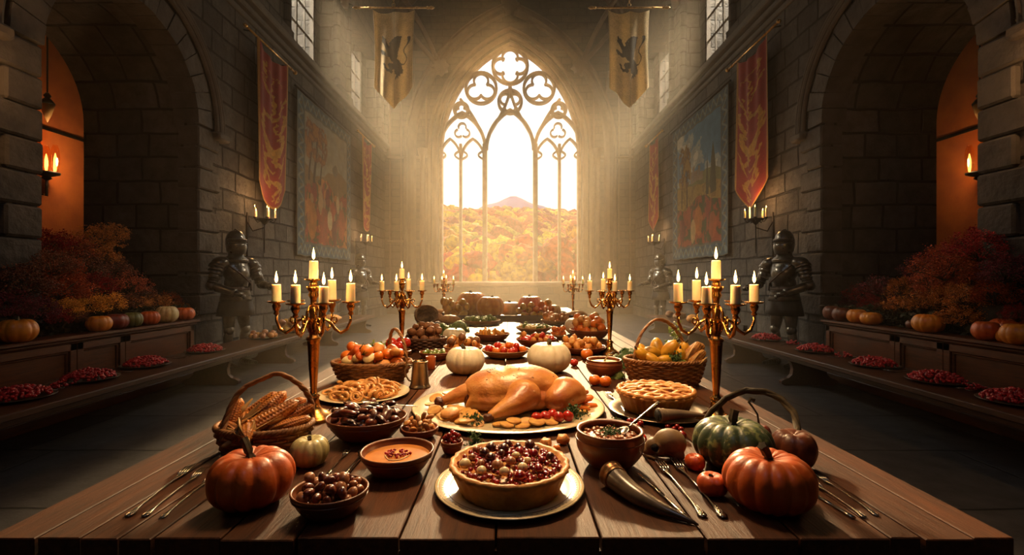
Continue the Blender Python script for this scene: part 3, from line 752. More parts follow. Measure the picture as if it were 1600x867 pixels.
LION = [(185, 300), (200, 278), (225, 265), (252, 262), (282, 267), (274, 310), (266, 350), (256, 385), (250, 420), (246, 455), (262, 475), (276, 505), (283, 540), (292, 570), (284, 600), (270, 592), (268, 615), (256, 602), (252, 628), (242, 606), (228, 620), (226, 600), (236, 585), (222, 560), (218, 520), (216, 490), (208, 468), (188, 455), (176, 438), (160, 440), (150, 452), (140, 445), (118, 440), (112, 450), (100, 425), (98, 402), (108, 398), (120, 402), (135, 412), (152, 408), (148, 385), (135, 360), (120, 335), (108, 325), (104, 300), (114, 304), (112, 268), (122, 266), (130, 284), (138, 276), (150, 290), (150, 305), (158, 330), (172, 345), (180, 330), (172, 315)]
LEG = [(215, 478), (230, 490), (218, 520), (198, 525), (204, 545), (192, 565), (172, 562), (150, 575), (146, 560), (128, 562), (134, 545), (122, 530), (132, 512), (142, 520), (150, 540), (166, 545), (172, 530), (163, 505), (175, 485), (195, 476)]
def lion_col(U, Vv):
    x = 42+U*336; y = 55+Vv*780
    n = fbm(U*9, Vv*22, 4, 3)
    base = np.array(lin('e6cc98')[:3])[None]*(.82+.3*n)[:, None]
    jx = x+6*(vnoise(x/7, y/7, 5)-.5); jy = y+6*(vnoise(x/7, y/7, 9)-.5)
    k = inpoly(jx, jy, LION) | inpoly(jx, jy, LEG) | stroke(x, y, [(278, 515), (300, 518), (318, 485), (312, 445), (298, 410), (302, 375), (322, 350)], [6, 5, 4, 4, 4, 5, 6]) | stroke(x, y, [(322, 350), (338, 325), (338, 300), (328, 282)], [6, 13, 14, 5])
    gap = stroke(x, y, [(190, 320), (205, 360), (215, 400)], 2.0) | stroke(x, y, [(240, 285), (236, 330), (226, 370)], 2.0) | stroke(x, y, [(262, 285), (256, 330), (242, 380)], 2.0) | stroke(x, y, [(196, 300), (200, 306)], 3.5) | stroke(x, y, [(236, 480), (250, 520), (250, 560)], 2.2)
    c = base.copy(); c[k] = np.array(lin('3b3734')[:3])*(.8+.5*n[k])[:, None]; c[k & gap] = np.array(lin('77706a')[:3])
    s = (np.abs(x-216) < 2.2); c[s & ~k] *= .7
    ed = (U < .03) | (U > .97); c[ed] *= .75
    return c
for s, lab in ((-1, 'left'), (1, 'right')):
    cxp, tip = ((615, 0) if s < 0 else (983, 0)); d = 10.
    p = at_depth(cxp, 12, d)
    t = thing('hanging_banner', 'cream pointed banner with a dark rampant lion hanging high on the %s' % lab, 'banner', p, 0, 'lion banners under the vault')
    w_, h_ = .88, 2.1
    def pos(u, v, s=s):
        hw = w_/2*(1-.06*v); vt = .74+.0*u; x = (u-.5)*2*hw
        L_ = h_*(.79+.21*(1-abs(2*u-1)))
        sag = .07*(1-(2*u-1)**2)
        sc_ = .035*abs(math.sin(PI*2*u))*(1-v)
        z = -.03-sag*(1-v)-sc_-v*L_+sag*v*0
        y = .035*math.sin(u*17+1+s)*(.3+.7*v)+.03*math.sin(u*7+v*3)+.05*math.cos(2*PI*u)*(1-v)*.4
        return (x*(1-.05*math.sin(PI*v)), y, z)
    sol(obj('banner_cloth', cloth_grid(150, 290, pos, lion_col), M_cloth, t, fix=False))
    m = MB(); m.tube([(-.72, 0, 0), (.72, 0, 0)], .018, 10)
    for e_ in (-1, 1):
        st = len(m.v); m.lathe([(.018, 0), (.034, .02), (.02, .04), (.03, .07), (.036, .1), (.022, .14), (.004, .17)], 12); m.xf(Matrix.Translation((e_*.7, 0, 0)) @ Matrix.Rotation(e_*PI/2, 4, 'Y'), st)
        m.lathe([(.022, -.03), (.026, 0), (.022, .03)], 10, M=Matrix.Translation((e_*.5, 0, 0)) @ Matrix.Rotation(PI/2, 4, 'Y'))
    obj('rod', m, M_brass, t)
    m = MB(); top_ = vz(p.x)-p.z+.1
    m.tube([(.035*math.sin(a), 0, .06-.04*math.cos(a)) for a in np.linspace(0, 2*PI, 14)[:-1]], .008, 6, closed=True)
    k = 0; z = .12
    while z < top_:
        m.tube([((.018*math.cos(a) if k % 2 else 0), (0 if k % 2 else .018*math.cos(a)), z+.033*math.sin(a)) for a in np.linspace(0, 2*PI, 10)[:-1]], .006, 5, closed=True); z += .05; k += 1
    obj('chain', m, M_brass, t)
GOLD = [([(.3, .06), (.22, .12), (.3, .17)], [.02, .05, .02]), ([(.55, .14), (.48, .2), (.56, .27), (.55, .34), (.4, .38)], [.02, .035, .05, .04, .03]), ([(.12, .2), (.25, .22), (.42, .26), (.5, .3)], [.01, .04, .03, .02]), ([(.18, .17), (.3, .2)], .02),
 ([(.95, .26), (.82, .3), (.7, .35), (.58, .4), (.4, .4)], [.02, .06, .04, .05, .03]), ([(.74, .27), (.8, .31)], .03), ([(.45, .39), (.25, .41), (.17, .47), (.22, .54), (.35, .6), (.5, .63), (.68, .62), (.82, .57), (.78, .53), (.64, .54)], [.04, .07, .08, .09, .12, .13, .12, .09, .05, .03]),
 ([(.82, .37), (.9, .41), (.84, .47), (.7, .5), (.58, .47), (.64, .43)], [.03, .07, .09, .07, .04, .02]), ([(.15, .5), (.1, .56)], .05), ([(.5, .64), (.62, .7), (.78, .74)], [.08, .06, .02]), ([(.42, .65), (.28, .7), (.3, .76), (.45, .82), (.66, .85), (.76, .9)], [.05, .06, .07, .06, .07, .05]),
 ([(.2, .67), (.34, .74), (.5, .76)], .03), ([(.3, .79), (.24, .83), (.36, .86), (.46, .82)], [.03, .05, .04, .02]), ([(.9, .69), (.78, .75), (.7, .8)], [.02, .06, .03]), ([(.66, .87), (.55, .91), (.5, .95)], [.05, .05, .02]), ([(.7, .9), (.6, .96)], .03), ([(.36, .1), (.6, .11), (.8, .16)], .012)]
def red_col(flip, var=0):
    def f_(U, Vv):
        U2 = 1-U if flip else U
        n = fbm(U*5, Vv*30, 4, 1+var); c = np.array(lin('941c16')[:3])[None]*(.7+.6*n)[:, None]
        ju = U2+.05*(vnoise(U*14, Vv*60, 7)-.5)*2; jv = Vv+.012*(vnoise(U*14, Vv*60, 8)-.5)*2
        k = np.zeros(U.shape, bool)
        for pts, r in GOLD:
            r2 = r if hasattr(r, '__len__') else [r]*len(pts)
            k |= stroke(ju, jv*3.1, [(a, b*3.1) for a, b in pts], [max(q, .02)*.84 for q in r2])
        g_ = np.array(lin('c08a34')[:3]); c[k] = g_[None]*(.7+.5*vnoise(U*25, Vv*70, 4)[k])[:, None]
        tipv = .82+.18*(1-np.abs(2*U-1)**1.6)
        b = (U < .045) | (U > .955) | ((Vv > .985)); c[b] = np.array(lin('b07a2c')[:3])
        return c
    return f_
def wall_banner(s, ya, yb, zt, zs, ztip, lab, name='wall_banner', nu=90, nv=230, grp='red and gold wall banners'):
    x = s*(W-.14); L_ = yb-ya
    t = thing(name, lab, 'banner', (x, (ya+yb)/2, zt), 0, grp)
    m = MB(); m.tube([(0, -L_/2-.3, .02), (0, L_/2+.36, .02)], .02, 10); m.ell((0, -L_/2-.32, .02), .038, 10, 8); m.ell((0, L_/2+.38, .02), .045, 10, 8)
    m.lathe([(.03, -.02), (.03, .02)], 10, M=Matrix.Translation((0, L_/2+.2, .02)) @ Matrix.Rotation(PI/2, 4, 'X')); obj('rod', m, M_brass, t)
    m = MB()
    for e_ in (-1, 1): m.tube([(0, e_*(L_/2+.12), .02), (s*.18, e_*(L_/2+.12), .06)], .012, 6)
    obj('bracket', m, M_iron, t)
    Ht = zt-zs; Hp = zs-ztip
    def pos(u, v):
        y = (u-.5)*L_*(1-.02*v); e_ = 1-abs(2*u-1)**1.7
        z = -.14*(1-(2*u-1)**2)*(1-v)*1.2-v*(Ht+Hp*e_)
        return (-s*.02+.022*math.sin(u*9+v*2)*(.3+v)+.02*math.sin(u*21)*(1-v), y, z)
    sol(obj('banner_cloth', cloth_grid(nu, nv, pos, red_col(s < 0 and False)), M_cloth, t, fix=False))
    return t
wall_banner(-1, 8.12, 9.22, 5.44, 3.0, 2.55, 'long red banner with gold scrolls hanging from a pole on the left wall')
wall_banner(1, 8.0, 9.1, 5.44, 3.0, 2.55, 'long red banner with gold scrolls hanging from a pole on the right wall')
wall_banner(1, 13.9, 14.8, 5.5, 3.1, 2.7, 'far red banner with gold figures beyond the right tapestry', nu=50, nv=120)
wall_banner(-1, 13.9, 14.8, 5.5, 3.1, 2.7, 'far red banner with gold figures beyond the left tapestry', nu=50, nv=120)
def mixc(c, m_, col, a=1.0): c[m_] = c[m_]*(1-a)+np.array(lin(col)[:3])*a
def tapestry_col(kind):
    def f_(U, Vv):
        n = fbm(U*8, Vv*8, 5, kind); n2 = fbm(U*26, Vv*26, 4, 20+kind); c = np.zeros((len(U), 3))
        u = (U-.11)/.78; v = (Vv-.09)/.82
        if kind == 0:      # autumn: brown trees, pale sky, reds and figures
            sky = np.array(lin('a89a7c')[:3]); hi = np.array(lin('8c8f86')[:3]); c[:] = sky+(hi-sky)*np.clip(fbm(u*4, v*6, 4, 2)*1.6-.4, 0, 1)[:, None]
            ground = v > .36+.07*np.sin(u*6)+.05*n; mixc(c, ground, '8a6a3c')
            mid = v > .48+.05*np.sin(u*9+1)+.06*n; mixc(c, mid, '6b4a26')
            mixc(c, mid & (n2 > .5), '9c3f1e'); mixc(c, mid & (n2 < .4), '5a5a2c'); mixc(c, mid & (fbm(u*14, v*14, 3, 6) > .62), 'c0762e')
            for (a, b, r, col) in ((.2, .58, .05, '8c2a1c'), (.33, .66, .06, 'c9a070'), (.5, .6, .05, '7a2a22'), (.62, .7, .06, 'b9502c'), (.76, .62, .05, 'd0b080'), (.86, .78, .09, 'b5562a'), (.42, .84, .10, 'a8441f'), (.15, .82, .09, 'c27a34'), (.66, .88, .07, '6d2a1c'), (.55, .78, .05, 'd8c090')):
                q = ((u-a)/r)**2+((v-b)/(r*1.7))**2 < 1+.5*(n2-.5); mixc(c, q, col, .85)
                q = ((u-a)/(r*.35))**2+((v-b+r*1.9)/(r*.42))**2 < 1; mixc(c, q, 'b58a62', .9)
            for (a, w_) in ((.22, .02), (.35, .014), (.12, .016)):
                k = (np.abs(u-a-.03*np.sin(v*9)) < w_) & (v < .52) & (v > .1); mixc(c, k, '3c2718')
                cr = (((u-a)/.15)**2+((v-.2)/.17)**2 < .7+1.1*(n2-.35)); mixc(c, cr & (n2 > .38), '7a4420'); mixc(c, cr & (n2 > .55), 'a36a2c')
            k = (((u-.68)/.07)**2+((v-.33)/.05)**2 < 1+n2-.5); mixc(c, k, '6f6450')
        else:              # blue sky with clouds, castle, cypress, gold field
            c[:] = np.array(lin('5a86a0')[:3]); cl = fbm(u*3.2+.2, v*4, 5, 11); mixc(c, cl > .5, 'b9b6a2', .7); mixc(c, cl > .58, 'e0d6bc', .8)
            g1 = v > .42+.03*np.sin(u*7)+.04*n; mixc(c, g1, '7d7a44'); g2 = v > .50+.08*(u-.5); mixc(c, g2, 'b08a3c'); mixc(c, g2 & (n2 > .53), '8a6a2a')
            g3 = v > .64+.04*np.sin(u*8); mixc(c, g3, '5c4424'); mixc(c, g3 & (n2 > .5), 'a0481e'); mixc(c, g3 & (n2 < .4), '4e5a28')
            for (a, b, r, col) in ((.3, .76, .07, 'a84a20'), (.55, .8, .08, 'c0702c'), (.75, .74, .05, '8c2f1c'), (.42, .88, .07, 'caa060'), (.85, .86, .07, 'b4582a'), (.15, .85, .07, '7a2a1a')):
                q = ((u-a)/r)**2+((v-b)/(r*1.5))**2 < 1+.6*(n2-.5); mixc(c, q, col, .85)
            for (a, w_, h_) in ((.38, .03, .08), (.44, .022, .12), (.5, .035, .07), (.56, .02, .1), (.61, .03, .05)):
                k = (np.abs(u-a) < w_) & (v > .45-h_) & (v < .47); mixc(c, k, '9a8064')
            for (a, w_, h0) in ((.86, .06, .22), (.74, .035, .3)):
                k = (np.abs(u-a) < w_*np.clip((v-h0)*4, 0, 1)*(1+n2-.5)) & (v < .62); mixc(c, k, '4c4420')
            for a in (.14, .26):
                k = (np.abs(u-a) < .012) & (v > .3) & (v < .66); mixc(c, k, '3c2718')
                cr = (((u-a)/.11)**2+((v-.3)/.2)**2 < .7+1.1*(n2-.35)) & (n2 > .38); mixc(c, cr, '7a5424'); mixc(c, cr & (n2 > .55), 'a07a34')
        c *= (.55+.5*n2)[:, None]
        bd = (u < 0) | (u > 1) | (v < 0) | (v > 1)
        bc = np.array(lin('39505c')[:3])[None]*(.6+.7*n2)[:, None]; c[bd] = bc[bd]
        mm = np.minimum(np.minimum(U/.11, (1-U)/.11), np.minimum(Vv/.09, (1-Vv)/.09)); al = np.where(np.minimum(U, 1-U) < np.minimum(Vv, 1-Vv), Vv, U)
        wv = np.abs(mm-.5-.26*np.sin(al*70)) < .11; c[bd & wv] = np.array(lin('748078')[:3]); 
        dots = (np.hypot((al*22) % 1-.5, mm-.5) < .17); c[bd & dots] = np.array(lin('6a5c38')[:3])
        ln = (np.abs(mm-.93) < .05) | (mm < .06); c[ln & bd] = np.array(lin('625a42')[:3])
        c *= (.93+.07*np.sign(np.sin(Vv*700)))[:, None]
        return c
    return f_
for s, kind, lab in ((-1, 0, 'tapestry of an autumn harvest scene with blue border on the left wall'), (1, 1, 'tapestry of a castle landscape under blue sky with blue border on the right wall')):
    ya, yb, z1, z0 = (9.84, 13.18, 5.24, 1.77) if s < 0 else (9.6, 12.9, 5.24, 1.77)
    t = thing('tapestry', lab, 'tapestry', (s*(W-.05), (ya+yb)/2, z1))
    def pos(u, v, s=s, ya=ya, yb=yb): 
        return (.015*math.sin(u*23)*(.3+v)*.7-s*.02, ((u if s < 0 else 1-u)-.5)*(yb-ya), -v*(z1-z0)+.012*math.sin(u*40))
    sol(obj('woven_picture', cloth_grid(250, 260, pos, tapestry_col(kind)), M_cloth, t, fix=False), .008)
    m = MB(); m.tube([(-s*.03, -(yb-ya)/2-.1, .02), (-s*.03, (yb-ya)/2+.1, .02)], .022, 8); obj('hanging_rail', m, M_iron, t)

# ---------------- candles and their holders
M_wax = mat('candle_wax', 'efe0b8', .45, c2='e6d09c', scale=18, sss=.7, ssr=(1, .6, .3))
M_wick = mat('wick', '1a1410', .9)
M_flame = emit('flame', 'ffc36a', 22)
M_gilt = mat('gilded_bronze', 'd8a45c', .26, metal=1, c2='a06c34', scale=11, bump=.0006, bscale=90, rvar=.1)
def candle_proto(R, H):
    m = MB(); m.lathe([(R*1.03, 0), (R*1.02, .004), (R, H*.5), (R*.98, H-.004), (R*.9, H), (R*.55, H-.003), (.001, H-.005)], 20, mod=lambda a, q: 1+.03*math.sin(3*a+q*6))
    return m
CANDLES = {}
def candle(p, R, H, label, group, power=1.0, lit=True):
    key = (round(R, 4), round(H, 3))
    if key not in CANDLES:
        o = obj('candle', candle_proto(R, H), M_wax); 
        m = MB(); m.tube([(0, 0, H-.006), (.0004, 0, H+.006), (.0015, 0, H+.012)], .0012, 5); obj('wick', m, M_wick, o)
        q = R/.017
        m = MB(); m.lathe([(.0008, 0), (.0038, .004), (.0056, .011), (.0052, .019), (.0034, .029), (.0014, .038), (.0003, .046)], 12)
        m.xf(Matrix.Translation((.0005, 0, H+.006)) @ Matrix.Scale(q, 4)); obj('flame', m, M_flame, o)
        CANDLES[key] = o; o.location = p; o.rotation_euler.z = random.random()*6
    else: o = dup(CANDLES[key], p, random.random()*6)
    tag(o, label, 'candle', group)
    if power > 0: light('candle_light', 'POINT', (p[0], p[1], p[2]+H+.03), power, (1, .56, .22), .012)
    return o
def candelabrum(loc, angs, label, spin=0, candles=True, group='tall candelabra on the table', cl='candle', empty=(), pw=.9):
    t = thing('candelabrum', label, 'candelabrum', loc, 0, group)
    m = MB(); m.lathe([(.075, 0), (.076, .006), (.066, .012), (.062, .018), (.045, .03), (.03, .04), (.022, .055), (.019, .075), (.021, .085)], 32); obj('base', m, M_gilt, t)
    m = MB(); m.lathe([(.018, .08), (.024, .09), (.014, .098), (.012, .104), (.012, .115), (.018, .21), (.022, .285), (.023, .30), (.027, .306), (.027, .312), (.018, .318), (.014, .33), (.018, .345), (.013, .36), (.019, .38), (.014, .40), (.018, .42), (.011, .44), (.012, .46), (.020, .475), (.015, .485), (.022, .495), (.028, .505), (.022, .51)], 22)
    for k in range(6):
        a = k*PI/3; m.tube([(.014*math.cos(a), .014*math.sin(a), .33), (.03*math.cos(a), .03*math.sin(a), .37), (.026*math.cos(a), .026*math.sin(a), .41), (.012*math.cos(a), .012*math.sin(a), .44)], [.004, .005, .004, .002], 6)
    obj('stem', m, M_gilt, t)
    def cup(x, y, z, parent):
        m = MB(); m.lathe([(.006, -.05), (.011, -.045), (.007, -.036), (.012, -.028), (.016, -.015), (.012, -.006), (.031, -.002), (.034, .003), (.031, .003), (.018, .0015), (.001, .001)], 20, c=(x, y, z)); return obj('drip_pan', m, M_gilt, parent)
    cup(0, 0, .533, t)
    for i, a in enumerate(angs):
        c, s = math.cos(a), math.sin(a)
        prof = [(.010, .325), (.022, .37), (.042, .385), (.062, .372), (.082, .345), (.105, .33), (.128, .345), (.141, .375), (.142, .40)]
        m = MB(); m.tube([(r*c, r*s, z) for r, z in prof], [.0065, .0065, .006, .006, .006, .0065, .0065, .0055, .005], 8)
        cr = [(.062, .372), (.072, .388), (.086, .39), (.09, .375), (.08, .368)]
        m.tube([(r*c, r*s, z) for r, z in cr], [.004, .004, .0035, .003, .004], 6); m.ell((.08*c, .08*s, .369), .006, 8, 6)
        ar_ = obj('arm', m, M_gilt, t); cup(.142*c, .142*s, .448, ar_)
    zt = loc[2]
    for i, a in enumerate(list(angs)+[None]):
        if i in empty: continue
        x, y, z = (0, 0, .534) if a is None else (.142*math.cos(a), .142*math.sin(a), .449)
        H = .07 if a is None else (.066, .07, .082, .06, .066, .075)[i % 6]
        candle((loc[0]+x, loc[1]+y, zt+z+.0005), .0165, H, cl, cl+'s', pw)
    return t
A6 = [math.radians(a) for a in (180, 0, 83, -54, -92, 140)]
def mir(A): return [PI-a for a in A]
p = on_z(490, 655); candelabrum(p, A6, 'tall gilded candelabrum at the left of the table, nearest the viewer', cl='lit white candle in the near left candelabrum', empty=(5,), pw=1.1)
p = on_z(1119, 660); candelabrum(p, mir(A6), 'tall gilded candelabrum at the right of the table, nearest the viewer', cl='lit white candle in the near right candelabrum', empty=(5,), pw=1.1)
candelabrum(Vector((-.765, 3.35, TZ)), A6, 'middle candelabrum on the left of the table behind the vegetable basket', cl='lit candle in the middle left candelabrum', empty=(5, 3))
candelabrum(Vector((.705, 3.35, TZ)), mir(A6), 'middle candelabrum on the right of the table behind the clay pot', cl='lit candle in the middle right candelabrum', empty=(5, 3))
candelabrum(Vector((-.98, 7.0, TZ)), A6, 'far candelabrum on the left near the end window', cl='lit candle in the far left candelabrum', empty=(5, 3))
candelabrum(Vector((.93, 7.0, TZ)), mir(A6), 'far candelabrum on the right near the end window', cl='lit candle in the far right candelabrum', empty=(5, 3))
def wall_light(x, y, z, s, label, cl, pw=6, sc=1.0, glassy=False, group='iron wall candle brackets'):
    t = thing('wall_candle_bracket', label, 'candle bracket', (x, y, z), 0, group)
    m = MB(); m.tube([(s*.30, 0, -.05), (s*.2, 0, -.22), (0, 0, -.16), (0, 0, -.02)], .011*sc, 8); m.tube([(s*.3, 0, .1), (s*.3, 0, -.65)], .016, 8); m.box((s*.31, 0, -.2), (.02, .09, .5), bev=.005); m.tube([(0, 0, -.02), (0, 0, -.5), (0, 0, -.6)], [.014, .01, .004], 8); obj('bracket_arm', m, M_iron, t)
    m = MB(); m.lathe([(.01, -.12), (.06, -.06), (.1, -.035), (.13, -.02), (.135, -.01), (.1, -.015), (.01, -.03)], 20); R = .17*sc
    pts = []
    for k in range(5):
        a = k*2*PI/5+.4; c, q = R*math.cos(a), R*math.sin(a); pts.append((c, q))
        m.tube([(c*.5, q*.5, -.05), (c*.8, q*.8, -.07), (c, q, -.03), (c, q, 0)], .007, 6); m.lathe([(.008, -.02), (.03, -.004), (.034, .004), (.001, .002)], 12, c=(c, q, 0))
        m.tube([(c*.6, q*.6, -.04), (c*.95, q*.95, -.02), (c*.9, q*.9, .03)], .004, 5)
    obj('candle_tray', m, M_iron, t)
    for k, (c, q) in enumerate(pts): candle((x+c, y+q, z+.005), .015, (.13, .17, .12, .16, .15)[k], cl, cl+'s', 0)
    light('bracket_light', 'POINT', (x-s*.05, y, z+.26), pw, (1, .52, .2), .08)
wall_light(-4.2, 8.1, 2.32, -1, 'iron candle bracket on the left wall below the red banner', 'thin lit candle in the bracket below the left red banner', 20)
wall_light(4.2, 8.1, 2.32, 1, 'iron candle bracket on the right wall below the red banner', 'thin lit candle in the bracket below the right red banner', 20)
wall_light(-4.2, 13.8, 2.35, -1, 'far iron candle bracket on the left wall beyond the tapestry', 'thin lit candle in the far left bracket', 16)
wall_light(4.2, 13.8, 2.35, 1, 'far iron candle bracket on the right wall beyond the tapestry', 'thin lit candle in the far right bracket', 16)
# glass wall lamps in the side aisles seen through the arches
M_bulb = emit('lamp_glow', 'ffae52', 7)
M_lampglass = glass('lamp_glass', (1, .8, .5), .12)
for s, lab in ((-1, 'left'), (1, 'right')):
    px = 73 if s < 0 else 1530; X = s*7.38
    d = F*X/(px-PX0); z = CAMZ-(262-PY0)/F*d
    t = thing('wall_lamp', 'three-light glass wall lamp glowing on the ochre wall through the %s arch' % lab, 'wall lamp', (X, d, z), 0, 'glass wall lamps')
    m = MB(); m.tube([(s*.2, 0, -.1), (s*.1, 0, -.42), (0, 0, -.45), (0, 0, -.15)], .018, 8); m.lathe([(.02, -.2), (.07, -.17), (.05, -.14), (.16, -.1), (.17, -.07), (.02, -.07)], 16); m.box((s*.21, 0, -.15), (.03, .1, .4), bev=.01); obj('bracket', m, M_iron, t)
    for k in range(3):
        a = k*2*PI/3+.3; c, q = .11*math.cos(a), .11*math.sin(a)
        m = MB(); m.lathe([(.03, -.08), (.052, 0), (.058, .2), (.05, .3), (.03, .36), (.035, .37)], 14, c=(c, q, 0), cap=False); obj('glass_chimney', m, M_lampglass, t)
        m = MB(); m.lathe([(.012, -.05), (.022, .05), (.02, .15), (.004, .24)], 10, c=(c, q, 0)); obj('glowing_wick', m, M_bulb, t)
    light('wall_lamp_light', 'POINT', (X-s*.28, d, z+.1), 34 if s < 0 else 18, (1, .6, .27), .1)
    px = 74 if s < 0 else 1531; d2 = F*(s*7.2)/(px-PX0); z2 = CAMZ-(165-PY0)/F*d2
    t = thing('pendant_lamp', 'small pointed glass lamp hanging above the wall lamp inside the %s arch' % lab, 'hanging lamp', (s*7.2, d2, z2), 0, 'pointed glass hanging lamps')
    m = MB(); m.lathe([(.004, -.26), (.05, -.14), (.085, 0), (.07, .03)], 14); obj('lamp_shade', m, mat('milk_glass_'+lab, 'c9a06a', .3, coat=.5), t)
    m = MB(); m.lathe([(.09, .02), (.095, .04), (.05, .1), (.03, .12), (.05, .15), (.02, .2)], 14); m.tube([(0, 0, .18), (0, 0, 6.05-z2)], .012, 6); obj('lamp_cap', m, M_iron, t)
    m = MB(); m.box((s*7.58, 7.6, CAMZ-(201-PY0)/F*7.75), (.02, 4.5, .05)); o = struct('trim_'+('11' if s < 0 else '12'), m, M_iron, label='thin dark rail along the ochre aisle wall on the %s' % lab)
# ============================================================ THE FEAST
random.seed(5)
M_pump = {}
def pmat(key):
    spec = {'orange': ('cc5f1c', 'a8420e'), 'yellow': ('d98a26', 'bf6a18'), 'white': ('e8dcc0', 'cfc09c'), 'pale': ('d6bd8c', 'b59a5e'), 'brown': ('70371a', '4e2410'), 'green': ('33442a', '6f7a48'), 'darkred': ('7d2a1a', '5c1c12'), 'small': ('d0561c', 'b04012'), 'greenish': ('b8ae7a', '8c8450'), 'olive': ('6d6a2e', '4c4c20')}[key]
    if key not in M_pump:
        M_pump[key] = mat('pumpkin_skin_'+key, spec[0], .42 if key != 'white' else .5, c2=spec[1], scale=(22 if key != 'green' else 55), detail=6, bump=.0012, bscale=70, coat=.12, sss=.06, ssr=(1, .35, .1), ramp=(.3, .7) if key != 'green' else (.52, .62))
    return M_pump[key]
M_pstem = mat('pumpkin_stem', '4d3f22', .8, c2='2c2312', scale=40, bump=.002, bscale=80)
def pumpkin_parts(R, H, ribs, key, stem=(.25, .12), root=None, name='pumpkin', amp=.07, seed=0, ribs_sharp=.5, sr=.1):
    rg = random.Random(seed); ph = rg.random()*6; nu = max(ribs*8, 64); nv = 26; m = MB()
    jit = [rg.uniform(-.25, .25) for _ in range(ribs)]; sq = rg.uniform(-.03, .03)
    vs = []
    for i in range(nv+1):
        th = PI*i/nv; rr = max(0, math.sin(th))**.86; zz = math.cos(th)
        dim = math.exp(-(th/.42)**2)*.30+math.exp(-((PI-th)/.4)**2)*.16*(1)
        for k in range(nu):
            a = 2*PI*k/nu; q = a*ribs/(2*PI); c = abs(math.sin(PI*(q+.18*math.sin(a*2+ph))))**ribs_sharp
            g = 1-amp*(1-c)*min(1, math.sin(th)*1.6+.15)+.012*math.sin(3*a+ph)+sq*math.cos(2*a)
            z = zz*(1-(math.exp(-(th/.42)**2)*.30 if zz > 0 else math.exp(-((PI-th)/.4)**2)*.16))
            z *= 1-.5*amp*(1-c)
            vs.append((R*rr*g*math.cos(a), R*rr*g*math.sin(a), H/2*.95*z/.92))
    zmin = min(v[2] for v in vs); vs = [(x, y, z-zmin) for x, y, z in vs]
    fs = [(i*nu+k, (i+1)*nu+k, (i+1)*nu+(k+1) % nu, i*nu+(k+1) % nu) for i in range(nv) for k in range(nu)]
    m.add(vs, fs)
    o = root if root is not None else obj(name, m, pmat(key))
    if root is not None: obj('fruit', m, pmat(key), root)
    ztop = vs[0][2]
    s = MB(); L_, lean = stem; n = 9; pts = []; rad = []
    for i in range(n):
        q = i/(n-1); pts.append((lean*R*q*q*2.2, lean*R*.5*q, ztop-.012*R/.1+L_*R*q)); rad.append(R*sr*(1.9-1.35*min(1, q*2.4) if q < .42 else 1.0-.25*(q-.42)+.25*max(0, q-.8)*2))
    b0 = len(s.v); s.tube(pts, rad, 20)
    for i in range(b0, len(s.v)):           # fluted stem
        k = (i-b0) % 20; j = (i-b0)//20
        if j < n:
            p = Vector(s.v[i]); c = Vector(pts[j]); s.v[i] = tuple(c+(p-c)*(1+.16*math.cos(k*2*PI/4)))
    obj('stem', s, M_pstem, o, 'auto')
    return o
PKC = {}
def pumpkin(px, py, wpx, H_R, key, label, ribs=12, cat='pumpkin', z=TZ, d=None, group=None, stem=(.45, .1), rz=None, loc=None, R=None, **kw):
    p = on_z(px, py, z) if d is None else Vector(((px-PX0)/F*d, d, z))
    if loc is not None: p = Vector(loc)
    R = R or wpx/2*p.y/F
    o = pumpkin_parts(R, R*H_R, ribs, key, stem, seed=px*7+py, **kw)
    o.location = p; o.rotation_euler.z = random.random()*6 if rz is None else rz
    return tag(o, label, cat, group)
pumpkin(393, 785, 127, 1.40, 'orange', 'large deep orange pumpkin at the front left of the table before the corn basket', 11, stem=(.52, .12), rz=2.5, amp=.11)
pumpkin(1201, 790, 134, 1.36, 'orange', 'large orange pumpkin at the front right of the table before the green pumpkin', 14, stem=(.48, -.12), rz=.3, amp=.085)
pumpkin(1145, 727, 120, 1.32, 'green', 'dark green speckled pumpkin under the twisted branch handle', 13, stem=(.5, .04), rz=.2, amp=.10, sr=.11)
pumpkin(1113, 772, 46, 1.55, 'small', 'tiny orange pumpkin beside the large front right pumpkin', 9, stem=(.3, .2), amp=.07)
pumpkin(1086, 733, 32, 1.6, 'small', 'tiny red-orange pumpkin between the forks and the green pumpkin', 9, stem=(.15, .2), amp=.05)
pumpkin(484, 726, 60, 1.6, 'greenish', 'small pale green-white pumpkin beside the corn basket', 11, stem=(.35, .1), amp=.08)
pumpkin(727, 583, 61, 1.5, 'white', 'white pumpkin behind the left end of the roast turkey', 13, stem=(.35, -.1), amp=.06)
pumpkin(858, 580, 69, 1.45, 'white', 'white pumpkin behind the right end of the roast turkey', 13, stem=(.4, .12), amp=.06)
pumpkin(710, 532, 36, 1.2, 'white', 'small white pumpkin by the walnut basket, further back', 12, stem=(.2, .1), amp=.06)
pumpkin(904, 522, 44, 1.3, 'white', 'white pumpkin far back behind the basket of round fruit', 13, stem=(.25, .1), amp=.06)
o = pumpkin(1240, 728, 68, 1.8, 'brown', 'brown bell-shaped squash with a long arching stalk, right of the green pumpkin', 7, cat='squash', stem=(.1, 0), rz=0, amp=.10)
pumpkin(1186, 690, 36, 1.7, 'darkred', 'small dark red gourd with a curled stalk behind the green pumpkin', 8, cat='gourd', stem=(.1, .1), amp=.05)
c_ = [x for x in bpy.data.objects if x.get('label') == 'small dark red gourd with a curled stalk behind the green pumpkin'][0]
m = MB(); m.tube([(0, 0, .05), (-.005, 0, .09), (-.022, 0, .115), (-.034, 0, .13), (-.028, 0, .142), (-.016, 0, .136)], [.004, .003, .003, .004, .005, .007], 8); obj('curled_stalk', m, M_pstem, c_)
c_.rotation_euler.z = 0
